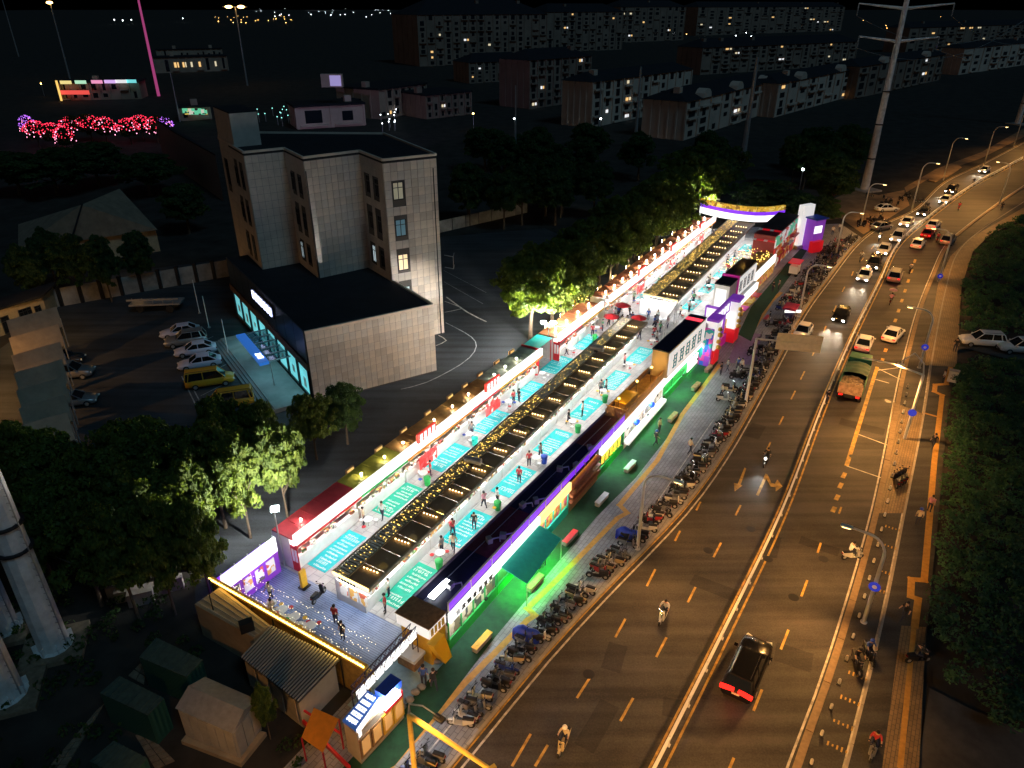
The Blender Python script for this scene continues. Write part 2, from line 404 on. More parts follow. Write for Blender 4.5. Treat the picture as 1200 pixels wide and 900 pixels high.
# median guard rail: posts, two rails, top bar per panel
med = thing('median_railing', 'long low white guard railing between double yellow lines along the road centre', 'railing', G(930, 580, RZ))
MR = resample([p for p in MED if 8 < p.y < 330], 3.0)
for a, b in zip(MR, MR[1:]):
    d = (b - a).normalized()
    mb = MB(); mb.beam((*a[:2], 0.62), (*b[:2], 0.62), 0.14, 0.07); mb.beam((*a[:2], 0.18), (*b[:2], 0.18), 0.06, 0.05)
    for j in range(1, 6):
        p = a + (b - a) * (j / 6); mb.box((p.x, p.y, 0.40), (0.04, 0.04, 0.40))
    mb.obj('railing_panel', WHITE, med)
    mb = MB(); mb.box((a.x, a.y, RZ + 0.04), (0.2, 0.2, 0.08), SDIR); mb.box((a.x, a.y, 0.27), (0.1, 0.1, 0.78), SDIR); mb.obj('post', POLE, med)
# low separator between carriageway and bike lane, and the stub posts beside it
sepo = thing('lane_separator', 'low raised concrete strip with edge lines parting road from bike lane', 'separator', G(1000, 690, RZ))
SW = resample([p for p in SEP if 12 < p.y < 230], 4.0)
SEPM = mat('separator_concrete', (0.26, 0.18, 0.10), 0.8, var=0.2)
for a, b in zip(SW, SW[1:]):
    g = (b - a).normalized() * 0.03; bar_along(MB(), [a + g, b - g], 0.42, RZ - 0.02, RZ + 0.13).obj('concrete_block', SEPM, sepo)
BOLL = resample([p for p in offset(SEP, 0.62) if 20 < p.y < 70], 2.1)
for p in BOLL:
    t = thing('lane_stub', 'small pale stub post beside the raised bike lane separator', 'bollard', (p.x, p.y, RZ), 'stub posts along the bike lane')
    mb = MB(); mb.box((p.x, p.y, RZ + 0.03), (0.34, 0.26, 0.06), R(57)); mb.obj('base', BLACK, t)
    mb = MB(); mb.lathe((p.x, p.y, RZ + 0.06), [(0.09, 0), (0.085, 0.3), (0.05, 0.36)], 8); mb.obj('stub', LINEWHITE, t)

# paving strips
TACT = mat('ochre_tactile_paving', (0.50, 0.26, 0.05), 0.7, var=0.2, scale=3)
def strip(pts, w, name, m, parent, z=0.004):
    L = [G(x, y, 0) for x, y in pts]; mb = MB()
    for a, b in zip(L, L[1:]):
        d = (b - a).normalized() * (w / 2 - 0.002); ribbon(mb, [a - d, b + d], w, z); z += 0.0012
    return mb.obj(name, m, parent)
pv = bpy.data.objects['pavement']; fp = bpy.data.objects['footpath']
strip([(455, 900), (545, 800), (618, 727), (627, 721), (618, 713), (650, 682), (724, 607), (735, 601), (726, 592), (770, 540), (800, 485), (843, 428)], 0.42, 'tactile_strip', TACT, pv)
strip([(868, 408), (905, 352), (915, 343)], 0.5, 'tactile_strip', TACT, pv)
strip([(908, 340), (930, 312), (945, 292)], 0.45, 'tactile_strip', TACT, pv)
strip([(498, 886), (547, 827), (600, 770), (683, 681), (720, 645), (762, 600), (810, 530), (836, 492)], 0.09, 'bay_line', LINEWHITE, pv)
for pts in ([(1114, 431), (1109, 450), (1096, 451), (1095, 459), (1104, 463), (1095, 540), (1083, 680), (1068, 679), (1067, 699), (1076, 702), (1072, 733)],
            ):
    strip(pts, 0.46, 'tactile_strip', TACT, fp)
strip([(1083, 484), (1101, 489)], 0.3, 'tactile_strip', TACT, fp)
fp_slab = MB(); fp_slab.sheet([G2(*p) for p in [(1056, 733), (1085, 735), (1077, 898), (1073, 935), (1026, 935), (1034, 898)]], 0.004)
fp_slab.sheet([G2(*p) for p in [(1084, 428), (1086, 405), (1100, 330), (1114, 300), (1135, 280), (1200, 243), (1290, 200), (1290, 212), (1200, 256), (1160, 275), (1140, 295), (1127, 335), (1121, 430)]], 0.004)
fp_slab.sheet([G2(*p) for p in [(1047, 470), (1083, 484), (1060, 600), (1030, 600)]], RZ + 0.009)
fp_slab.obj('paved_apron', PATHMAT, fp)
strip([(1071, 735), (1055, 898)], 0.3, 'tactile_strip', TACT, fp, z=0.010)

# dark service street and car park behind the market
LOT = asphalt('car_park_asphalt', (0.035, 0.04, 0.047), 0.12)
lot = struct('service_street', MB().sheet([MP(-6, -0.3)[:2], MP(75, -0.24)[:2], (6, 130), (-34, 118), (-62, 104), (-60, 60), (-40, 46), (-24, 42)], -0.13), LOT)
def lotline(pts, w=0.13, m=LINEWHITE): 
    L = smooth_line([G(x, y, -0.13) for x, y in pts], 1.5); return ribbon(MB(), L, w, -0.125).obj('painted_line', m, lot)
DIMLINE = mat('worn_white_paint', (0.34, 0.35, 0.36), 0.7, var=0.5, scale=2)
lotline([(523, 348), (548, 366), (570, 377)], 0.2); lotline([(521, 366), (540, 362), (537, 359), (521, 353)], 0.15)
lotline([(522, 378), (545, 390), (557, 400), (556, 412), (540, 427), (500, 448), (470, 456)], 0.12, DIMLINE)
lotline([(511, 405), (523, 399), (514, 393)], 0.16); lotline([(520, 317), (570, 343)], 0.07, DIMLINE); lotline([(520, 330), (566, 356)], 0.07, DIMLINE)
lotline([(213, 441), (231, 478)], 0.12, DIMLINE); lotline([(219, 441), (237, 476)], 0.12, DIMLINE); lotline([(254, 404), (303, 480)], 0.1, DIMLINE)
for x, y in [(228, 404), (237, 418), (247, 435), (257, 452)]: lotline([(x - 22, y + 12), (x + 22, y - 10)], 0.08, DIMLINE)
# traffic island and dirt verge at the far junction
ISL = mat('island_dirt', (0.20, 0.13, 0.07), 0.9, var=0.4, scale=0.3)
struct('traffic_island', MB().prism([G2(*p) for p in [(1088, 211), (1091, 206), (1105, 199), (1122, 193), (1127, 196), (1112, 206), (1096, 213)]], -0.19, 0.02), ISL)
struct('verge', MB().sheet([G2(*p) for p in [(940, 262), (985, 255), (1012, 274), (1066, 240), (1060, 222), (1030, 228), (1000, 222), (960, 240)]], -0.10), ISL)
struct('roadside_path', MB().sheet([G2(*p) for p in [(1062, 225), (1100, 202), (1150, 185), (1200, 160), (1300, 118), (1300, 110), (1200, 150), (1150, 178), (1098, 197), (1060, 219)]], -0.09), ISL)
sidel = MB(); sidel.sheet([G2(*p) for p in [(1085, 390), (1130, 385), (1260, 420), (1260, 440), (1130, 408), (1085, 428)]], 0.003); struct('side_lane', sidel, DARKPATH)
struct('bare_ground', MB().sheet([G2(*p) for p in [(1078, 885), (1090, 805), (1140, 830), (1260, 880), (1260, 960), (1078, 960)]], -0.1), mat('packed_earth', (0.06, 0.055, 0.05), 0.95, var=0.4, scale=0.5))

# manholes and patched asphalt on the road
PATCH = asphalt('patch_asphalt', (0.034, 0.032, 0.03))
for x, y, w, h, a in [(720, 770, 2.2, 1.2, .2), (840, 690, 1.2, 3.6, 0), (905, 640, 2.6, 1.0, .1), (960, 640, 1.0, 2.8, 0), (700, 850, 3.4, 1.2, 0), (930, 770, 1.6, 2.2, .1), (885, 505, 2.8, 1.4, 0), (1010, 500, 1.4, 4.0, 0), (790, 830, 1.3, 1.3, .3)]:
    c = G(x, y, RZ); ca, sa = math.cos(SDIR + a), math.sin(SDIR + a); MB().sheet([(c.x + (i * w * ca - j * h * sa) / 2, c.y + (i * w * sa + j * h * ca) / 2) for i, j in ((-1, -1), (1, -1), (1, 1), (-1, 1))], RZ + 0.0025).obj('asphalt_patch', PATCH, road)
for x, y in [(690, 790), (830, 645), (900, 655), (965, 655), (930, 700), (985, 470), (1040, 470), (880, 620), (1000, 535)]:
    c = G(x, y, RZ); MB().lathe((c.x, c.y, RZ + 0.001), [(0.36, 0), (0.36, 0.006), (0.30, 0.008)], 16).obj('manhole_cover', DARKMETAL, road)
# ================================================================ buildings behind the market
def zat(p, py):           # height at which a point above p shows at photo row py
    lo, hi = -5.0, 80.0
    for _ in range(40):
        z = (lo + hi) / 2; dz = z - CAMH
        fw = p.y * math.cos(PITCH) - dz * math.sin(PITCH); up = p.y * math.sin(PITCH) + dz * math.cos(PITCH)
        if 450 - FPX * up / fw > py: lo = z
        else: hi = z
    return (lo + hi) / 2
CLAD = mat('pale_stone_cladding', (0.62, 0.53, 0.44), 0.55, var=0.12, scale=0.8)
CLAD3 = mat('pale_stone_cladding_c', (0.50, 0.43, 0.36), 0.55, var=0.12, scale=0.8); CLAD4 = mat('pale_stone_cladding_d', (0.57, 0.51, 0.45), 0.5, var=0.15, scale=1.2)
CLAD2 = mat('pale_stone_cladding_b', (0.54, 0.48, 0.42), 0.55, var=0.12, scale=0.8)
JOINT = mat('dark_joint', (0.10, 0.09, 0.08), 0.9)
ROOFDARK = mat('dark_roof_felt', (0.012, 0.013, 0.018), 0.9, var=0.3, scale=0.6)
FRAMEM = mat('window_frame_dark', (0.025, 0.025, 0.03), 0.4, 0.4)
NIGHTPANE = mat('unlit_window_pane', (0.012, 0.016, 0.022), 0.08, spec=0.6)
PANE_WARM = glow('warm_lit_pane', (1.0, 0.72, 0.42), 0.3)
PANE_COOL = glow('cool_lit_pane', (0.75, 0.95, 1.0), 0.25)
PANE_DIM = glow('dim_lit_pane', (0.75, 0.70, 0.5), 0.05)
PANE_BLUE = glow('dim_blue_pane', (0.2, 0.42, 0.55), 0.03)
_panel_cache = {}
def wall_panels(parent, a, b, z0, z1, nc, nr, mats, joined=False, holes=(), gap=0.034, skip=None):
    a = Vector((*a, 0)); b = Vector((*b, 0)); L = (b - a).length; d = (b - a) / L; nrm = Vector((d.y, -d.x, 0)); ang = math.atan2(d.y, d.x)
    w, h = L / nc, (z1 - z0) / nr; base = Vector(parent.location)
    mb = MB()
    for i in range(nc):
        for j in range(nr):
            x, z = (i + 0.5) * w, z0 + (j + 0.5) * h
            if any(hx0 - w / 2 < x < hx1 + w / 2 and hz0 - h / 2 < z < hz1 + h / 2 for hx0, hx1, hz0, hz1 in holes): continue
            if skip and skip(x, z): continue
            p = a + d * x + nrm * (0.022 + 0.006 * rng.random()); p.z = z
            if joined: mb.box(p, (w - gap, 0.04, h - gap), ang)
            else:
                key = (round(w, 3), round(h, 3)); m = rng.choice(mats)
                if (key, m.name) not in _panel_cache:
                    t = MB(); t.box((0, 0, 0), (w - gap, 0.04, h - gap)); me = bpy.data.meshes.new('wall_panel'); me.from_pydata(t.v, [], t.f); me.materials.append(m); _panel_cache[(key, m.name)] = me
                o = bpy.data.objects.new('wall_panel', _panel_cache[(key, m.name)]); C.objects.link(o); o.parent = parent
                o.location = p - base; o.rotation_euler = (0, 0, ang)
    if joined and mb.v: tag(mb.obj('wall_panels', mats[0], parent), kind='stuff')
def window_on(parent, a, b, x, z, w, h, pane, bars=1, out=0.03):
    """window with a frame proud of the wall and a recessed pane; x along a->b, z the sill"""
    a = Vector((*a[:2], 0)); b = Vector((*b[:2], 0)); d = (b - a).normalized(); n = Vector((d.y, -d.x, 0)); ang = math.atan2(d.y, d.x)
    c = a + d * x + n * out; mb = MB(); t = 0.09
    for dx, dz, sx, sz in [(0, t / 2, w, t), (0, h - t / 2, w, t), (-w / 2 + t / 2, h / 2, t, h - 2 * t), (w / 2 - t / 2, h / 2, t, h - 2 * t)]:
        p = c + d * dx; mb.box((p.x, p.y, z + dz), (sx, 0.14, sz), ang)
    for k in range(bars):
        p = c + d * (-w / 2 + w * (k + 1) / (bars + 1)); mb.box((p.x, p.y, z + h / 2), (0.06, 0.12, h - 2 * t), ang)
    p = c; mb.box((p.x, p.y, z + h * 0.68), (w - 2 * t, 0.11, 0.06), ang)
    f = mb.obj('window', FRAMEM, parent)
    mb = MB(); p = c - n * 0.03; mb.box((p.x, p.y, z + h / 2), (w - 2 * t, 0.03, h - 2 * t), ang); mb.obj('pane', pane, f)
    return f
TA, TB, TC, TD, TE, TF, TG = (-8.4, 82.3), (-13.8, 79.1), (-17.3, 84.5), (-22.6, 80.4), (-26.3, 86.2), (-30.1, 83.6), (-33.9, 89.6)
TOPZ = 21.3
tower = thing('office_tower', 'five storey pale tiled office block with stepped front and a stair turret', 'building', (-20, 90, 0))
tp = [TA, TB, TC, TD, TE, TF, TG, (-36.4, 93.4), (-38, 98), (-16.5, 97)]
MB().prism(tp, -0.18, TOPZ - 0.25).obj('wall', JOINT, tower)
rf = MB().prism([(p[0] * 1.0, p[1]) for p in tp], TOPZ - 0.25, TOPZ).obj('roof', ROOFDARK, tower)
mb = MB()
for a, b in zip(tp, tp[1:] + tp[:1]): mb.beam((*a, TOPZ + 0.1), (*b, TOPZ + 0.1), 0.22, 0.25)
mb.obj('parapet', CLAD, rf)
# stair turret rising above the roof at the left end
tq = [(-32.4, 87.4), (-36.4, 93.4), (-33.6, 95.2), (-29.8, 89.2)]
st = MB().prism(tq, TOPZ, 25.0).obj('stair_turret', CLAD2, tower)
MB().prism(tq, 25.0, 25.12).obj('roof', ROOFDARK, st)
def hole(x, z, w, h): return (x - w / 2, x + w / 2, z, z + h)
rows = [17.0, 12.9, 8.9, 5.0]
H_AB = [hole(1.5, z, 1.15, 1.8) for z in rows]
wall_panels(tower, TB, TA, 0, TOPZ - 0.3, 8, 22, [CLAD, CLAD, CLAD2, CLAD3, CLAD4], holes=[(6.28 - x1, 6.28 - x0, z0, z1) for x0, x1, z0, z1 in H_AB] if False else H_AB)
wall_panels(tower, TD, TC, 7.7, TOPZ - 0.3, 9, 15, [CLAD, CLAD, CLAD2, CLAD3, CLAD4])
wall_panels(tower, TF, TE, 7.7, TOPZ - 0.3, 6, 15, [CLAD], joined=True)
for z, pn in zip(rows, [PANE_DIM, PANE_BLUE, PANE_WARM, PANE_COOL]): window_on(tower, TB, TA, 1.5, z, 1.3, 1.95, pn)
for (a, b), lit in (((TC, TB), {(1, 2): PANE_COOL}), ((TE, TD), {(1, 2): PANE_COOL}), ((TG, TF), {(0, 2): PANE_DIM, (1, 2): PANE_DIM}), ):
    L = (Vector(b) - Vector(a)).length; hs = []
    for j, z in enumerate(rows):
        if z < 7.7 and j == 3: z = 8.0 - 2.4; continue
        for i, x in enumerate((L * 0.30, L * 0.68)): hs.append(hole(x, z, 0.9, 2.0))
    wall_panels(tower, a, b, 7.7 if b != TF else 5.0, TOPZ - 0.3, max(3, int(L / 0.75)), 15, [CLAD2], joined=True, holes=hs)
    for j, z in enumerate(rows[:3]):
        for i, x in enumerate((L * 0.30, L * 0.68)): window_on(tower, a, b, x, z, 1.0, 2.1, lit.get((1 - i, j), NIGHTPANE), bars=1)
a, b = (-36.4, 93.4), TG
wall_panels(tower, a, b, 5, TOPZ, 5, 16, [CLAD2], joined=True, holes=[hole(2.2, 16, 0.9, 3.2)])
window_on(tower, a, b, 2.2, 16, 0.9, 3.2, NIGHTPANE)
mb = MB(); mb.tube([(-22.45, 80.25, 7.7), (-22.45, 80.25, 20)], 0.06); mb.obj('drain_pipe', DARKMETAL, tower)
mb = MB(); mb.tube([(-8.75, 81.95, 0), (-8.75, 81.95, 20)], 0.06); mb.obj('drain_pipe', DARKMETAL, tower)
mb = MB()
for dz in (0, 1.5): mb.beam((-8.1, 83.6, 8 + dz), (-7.0, 83.0, 8 + dz), 0.06, 0.06); mb.beam((-7.0, 83.0, 8 + dz), (-7.0, 84.5, 8 + dz), 0.06, 0.06)
mb.beam((-7.0, 83.0, 8), (-7.0, 83.0, 9.5), 0.06, 0.06); mb.obj('air_conditioner_bracket', STEEL, tower)

# ---- annex with lit showroom front
AR_, AF, AB_, AK = (-8.4, 71.8), (-20.2, 64.5), (-36.0, 88.0), (-25.0, 95.0)
ANZ = 7.7
annex = thing('showroom_annex', 'low tiled annex with a cyan lit glass front and dark flat roof', 'building', (-20.2, 64.5, 0))
MB().prism([AR_, AF, AB_, AK], -0.18, ANZ - 0.25).obj('wall', JOINT, annex)
rf = MB().prism([AR_, AF, AB_, AK], ANZ - 0.25, ANZ).obj('roof', ROOFDARK, annex)
mb = MB(); mb.beam((*AF, ANZ + 0.06), (*AR_, ANZ + 0.06), 0.26, 0.28); mb.beam((*AR_, ANZ + 0.061), (*AK, ANZ + 0.061), 0.24, 0.27); mb.obj('parapet', CLAD, rf)
wall_panels(annex, AF, AR_, 0, ANZ - 0.12, 22, 9, [CLAD, CLAD, CLAD2, CLAD3, CLAD4])
fd = (Vector(AB_) - Vector(AF)).normalized(); fn = Vector((-fd.y, fd.x)) * 1.0
if fn.x > 0: fn = -fn
FL_ = 28.3
def FP(t, out, z): p = Vector(AF) + fd * t + fn * out; return Vector((p.x, p.y, z))
def fbox(mb, t0, t1, o0, o1, z0, z1, mi=0):
    q = [(t0, o0), (t1, o0), (t1, o1), (t0, o1)]
    return mb.hexa([FP(a, b, z0) for a, b in q], [FP(a, b, z1) for a, b in q], mi)
DARKCLAD = mat('dark_blue_cladding', (0.02, 0.03, 0.045), 0.35, 0.3, var=0.2, scale=0.6)
BROWNBAND = mat('brown_band', (0.09, 0.055, 0.035), 0.6, var=0.2)
for k in range(9): fbox(MB(), 0.04 + k * FL_ / 9, (k + 1) * FL_ / 9 - 0.04, 0.01, 0.14, 4.5, ANZ + 0.2).obj('cladding_sheet', DARKCLAD, annex)
fbox(MB(), 0, FL_, 0.01, 0.30, 3.6, 4.45).obj('brown_band', BROWNBAND, annex)
CYANGLASS = glow('cyan_lit_showroom_glass', (0.20, 0.78, 0.88), 0.22)
for k in range(8):
    t0 = 0.4 + k * 3.45; f = MB()
    for tt in (t0, t0 + 3.1): fbox(f, tt, tt + 0.12, 0.01, 0.2, 0.35, 3.6)
    fbox(f, t0 + 0.12, t0 + 3.1, 0.01, 0.2, 0.35, 0.5); fr = f.obj('shop_window', FRAMEM, annex)
    for j in range(2): fbox(MB(), t0 + 0.15 + j * 1.5, t0 + 1.55 + j * 1.5, 0.02, 0.06, 0.5, 3.58).obj('pane', CYANGLASS, fr)
    fbox(MB(), t0 + 1.2, t0 + 1.9, 0.08, 0.12, 1.0 + (k % 3) * 0.3, 2.1).obj('poster', mat('white_poster', (0.6, 0.65, 0.65), 0.5), fr)
# roof sign: white strokes on the dark cladding, unreadable at this size
SIGNBLUE = glow('blue_white_sign_stroke', (0.55, 0.62, 1.0), 1.8)
def glyphs(parent, fn_pt, n, w, h, m, seed, name='sign_character', thick=0.12):
    """n abstract characters of strokes; fn_pt(x, y) gives the world point on the board"""
    r = random.Random(seed)
    for k in range(n):
        mb = MB(); x0 = k * w / n + 0.12 * w / n; x1 = (k + 1) * w / n - 0.12 * w / n
        for s_ in range(4):
            y = (0.12 + 0.25 * s_) * h; a_, b_ = x0 + r.random() * 0.3 * (x1 - x0), x1 - r.random() * 0.3 * (x1 - x0)
            mb.beam(fn_pt(a_, y), fn_pt(b_, y), 0.04, thick * h)
        for s_ in range(2):
            x = x0 + (x1 - x0) * (0.25 + 0.5 * s_ + 0.1 * (r.random() - 0.5)); mb.beam(fn_pt(x, 0.06 * h), fn_pt(x, h * 0.95), thick * h, 0.04)
        mb.obj(name, m, parent)
sb = fbox(MB(), 9.6, 17.4, 0.15, 0.28, 5.9, 7.2).obj('sign_board', DARKCLAD, annex)
glyphs(sb, lambda x, y: FP(17.2 - x, 0.32, 6.0 + y), 7, 7.4, 1.05, SIGNBLUE, 3)
# porch, steps, entrance canopy
por = thing('porch', 'raised grey stone porch with steps before the glass showroom', 'porch', FP(10, 3, 0))
fbox(MB(), 0.2, 21, 0.32, 4.0, -0.18, 0.32).obj('platform', mat('porch_stone', (0.20, 0.22, 0.22), 0.6, var=0.2, scale=0.5), por)
for k in range(3): fbox(MB(), 0.2, 21, 4.0 + k * 0.34, 4.33 + k * 0.34, -0.18, 0.22 - k * 0.1).obj('step', mat('step_stone', (0.16, 0.17, 0.18), 0.6), por)
can = thing('entrance_canopy', 'glass entrance canopy with a blue sign board over the porch', 'canopy', FP(9, 2, 3))
CYPANEL = mat('tinted_canopy_glass', (0.05, 0.25, 0.3), 0.1, alpha=0.55)
for k in range(5): fbox(MB(), 5.2 + k * 1.7, 6.82 + k * 1.7, 0.32, 2.6, 3.15, 3.2).obj('glass_panel', CYPANEL, can)
mb = MB()
for k in range(6): mb.beam(FP(5.15 + k * 1.7, 0.31, 3.28), FP(5.15 + k * 1.7, 2.6, 3.28), 0.08, 0.14)
mb.obj('canopy_frame', STEEL, can)
bs = fbox(MB(), 5.0, 13.8, 2.62, 3.6, 3.05, 3.35).obj('sign_board', glow('blue_lit_sign', (0.03, 0.17, 0.6), 0.2), can)
glyphs(bs, lambda x, y: FP(7.6 - x, 2.75 + y * 0.8, 3.40), 2, 1.6, 0.8, SIGNBLUE, 5)
for t in (5.4, 13.4): MB().tube([FP(t, 2.4, 0.3), FP(t, 2.4, 3.2)], 0.07).obj('column', STEEL, can)
lamp('AREA', FP(8, 2.5, 2.9), 16, (0.4, 0.88, 0.95), can, 3.0, target=FP(8, 2.5, 0))
lamp('AREA', FP(17, 2.2, 3.3), 22, (0.4, 0.88, 0.95), annex, 3.0, target=FP(17, 2.6, 0))
lamp('AREA', FP(2.5, 1.6, 3.3), 16, (0.4, 0.88, 0.95), annex, 2.0, target=FP(3, 2.6, 0))

# ================================================================ yard behind: wall, tents, sheds, poles
yard = thing('boundary_wall', 'long pale panelled boundary wall with dark posts behind the car park', 'wall', G(160, 335))
w0, w1 = G(48, 362), G(272, 322)
n = 10
YW = mat('yard_wall_render', (0.30, 0.27, 0.24), 0.85, var=0.35, scale=0.5)
for k in range(n):
    a, b = w0.lerp(w1, k / n), w0.lerp(w1, (k + 1) / n); d = (b - a).normalized() * 0.25
    mb = MB(); mb.beam((*(a + d)[:2], 1.1), (*(b - d)[:2], 1.1), 0.15, 2.6); mb.obj('wall_panel', YW, yard)
    MB().box((a.x, a.y, 1.25), (0.45, 0.45, 2.9)).obj('post', DARKMETAL, yard)
far_wall = thing('yard_fence', 'pale concrete fence running behind the tower toward the trees', 'fence', G(560, 262))
w0, w1 = G(514, 272), G(618, 248)
for k in range(7):
    a, b = w0.lerp(w1, k / 7), w0.lerp(w1, (k + 1) / 7); d = (b - a).normalized() * 0.1
    MB().beam((*(a + d)[:2], 0.9), (*(b - d)[:2], 0.9), 0.15, 2.1).obj('wall_panel', YW, far_wall)
TENT = mat('canvas_tent_cloth', (0.26, 0.21, 0.15), 0.8, var=0.2, scale=0.6)
for k in range(7):
    f = k / 6.0; c0 = G(14 + 32 * f * 0.6, 395 + 128 * f, 2.4); c1 = G(72 + 14 * f, 378 + 128 * f, 2.4); dv = (G(20, 540, 2.4) - G(5, 385, 2.4)).normalized() * 3.1
    t = thing('canvas_tent', 'ochre canvas tent with a pitched roof in the row by the car park', 'tent', (c0 + c1) / 2 - Vector((0, 0, 2.4)), 'canvas tents in a row')
    mb = MB(); A, B_ = c0 - dv / 2, c1 - dv / 2; D, E_ = c0 + dv / 2, c1 + dv / 2; rA = (A + D) / 2 + Vector((0, 0, 1.3)); rB = (B_ + E_) / 2 + Vector((0, 0, 1.3))
    N = 8; g = []
    for i in range(N + 1):
        w_ = abs(i / N - 0.5) * 2; sag = 2.0 * (1 - w_) ** 1.3
        for q, r_ in ((A, D), (B_, E_)):
            p = q.lerp(r_, i / N) + Vector((0, 0, sag)); g.append(p)
    mb.add(g, [(2 * i, 2 * i + 1, 2 * i + 3, 2 * i + 2) for i in range(N)]); rfo = mb.obj('roof_cloth', TENT, t, smooth=False)
    sm = rfo.modifiers.new('cloth', 'SOLIDIFY'); sm.thickness = 0.04
    for p in (A, B_, D, E_): MB().tube([(p.x, p.y, -0.18), (p.x, p.y, 2.4)], 0.06, 6).obj('pole', STEEL, t)
    mb = MB(); mb.hexa([A - Vector((0, 0, 2.5)), D - Vector((0, 0, 2.5)), D - Vector((0.05, 0.05, 2.5)), A - Vector((0.05, 0.05, 2.5))], [A, D, D - Vector((0.05, 0.05, 0)), A - Vector((0.05, 0.05, 0))]); mb.obj('side_cloth', TENT, t)
# guard house at the yard corner
gh = thing('guard_house', 'small yellow lit guard house with dark windows and door by tents', 'building', G(20, 385))
a, b = G2(-20, 400), G2(57, 372); dv = Vector((-1.2, 4.5))
GHW = mat('ochre_render', (0.42, 0.33, 0.20), 0.8, var=0.15)
MB().prism([a, b, (b[0] + dv.x, b[1] + dv.y), (a[0] + dv.x, a[1] + dv.y)], -0.18, 3.0).obj('wall', GHW, gh)
mb = MB(); o_ = Vector((0.4, -0.4)); mb.prism([(a[0] - .4, a[1] - .5), (b[0] + .5, b[1] - .4), (b[0] + dv.x + .5, b[1] + dv.y + .4), (a[0] + dv.x - .4, a[1] + dv.y + .4)], 3.0, 3.25); mb.obj('roof', ROOFDARK, gh)
L_ = (Vector(b) - Vector(a)).length
window_on(gh, a, b, L_ - 2.6, 1.0, 1.6, 1.2, NIGHTPANE, 2); window_on(gh, a, b, L_ - 1.0, 1.1, 0.8, 0.9, NIGHTPANE); window_on(gh, a, b, L_ - 5.2, -0.1, 1.0, 2.2, NIGHTPANE, 0)
lamp('POINT', G(12, 372, 3.6), 110, (1.0, 0.55, 0.15), gh, 0.2)
for bx_, tx, ty in (((234, 367), 222, 328), ((245, 384), 235, 347), ((268, 416), 256, 374)):
    p = G(*bx_, -0.13); hgt = zat(p, ty); t = thing('flag_pole', 'thin white pole standing beside the porch steps', 'pole', p, 'white poles beside the porch'); MB().tube([p, (p.x, p.y, hgt)], [0.06, 0.04], 6).obj('pole', WHITE, t); MB().lathe(p, [(0.2, 0), (0.2, 0.12), (0.07, 0.16)], 8).obj('base', CONCRETE, t)
# hipped roof hall in the trees
hh = thing('hipped_hall', 'hall with a broad hipped ochre roof and pale eaves among dark trees', 'building', G(105, 300))
e0, e1 = G(30, 290, 3.6), G(182, 268, 3.6); bk = Vector((-9, 13, 0))
HR = mat('ochre_roof_tiles', (0.20, 0.155, 0.11), 0.8, var=0.25, scale=0.8)
mb = MB(); mb.prism([e0[:2], e1[:2], (e1 + bk)[:2], (e0 + bk)[:2]], -0.18, 3.6); mb.obj('wall', GHW, hh)
r0, r1 = G(95, 240, 8.8), G(140, 221, 9.0)
fr_ = Vector((-0.6, -0.6, 0)); mb = MB()
E0, E1, E2, E3 = e0 + Vector((-.7, -.7, 0)), e1 + Vector((.7, -.7, 0)), e1 + bk, e0 + bk
mb.add([E0, E1, E2, E3, r0, r1], [(0, 1, 5, 4), (1, 2, 5), (2, 3, 4, 5), (3, 0, 4), (3, 2, 1, 0)]); mb.obj('roof', HR, hh)
m0 = E0.lerp(E1, 0.36); m1 = r0.lerp(r1, 0.02); MB().beam(m0 + Vector((0, 0, .1)), m1 + Vector((0, 0, .1)), 0.5, 0.2).obj('roof_gutter', ROOFDARK, hh)
lamp('POINT', G(45, 330, 6), 90, (1.0, 0.5, 0.12), hh, 0.4); lamp('POINT', G(150, 300, 3.5), 50, (1.0, 0.5, 0.12), hh, 0.4)
# warehouse hard by the tower
wh = thing('warehouse', 'dim long warehouse with a pale ridge beside the office tower', 'building', G(225, 215))
a, b = G(212, 200), G(262, 235); bk = Vector((-14, 22, 0))
MB().prism([a[:2], b[:2], (b + bk)[:2], (a + bk)[:2]], -0.18, 9).obj('wall', mat('warehouse_wall', (0.20, 0.17, 0.15), 0.8, var=0.2), wh)
mb = MB(); mb.prism([a[:2], b[:2], (b + bk)[:2], (a + bk)[:2]], 9, 9.3); mb.obj('roof', ROOFDARK, wh)

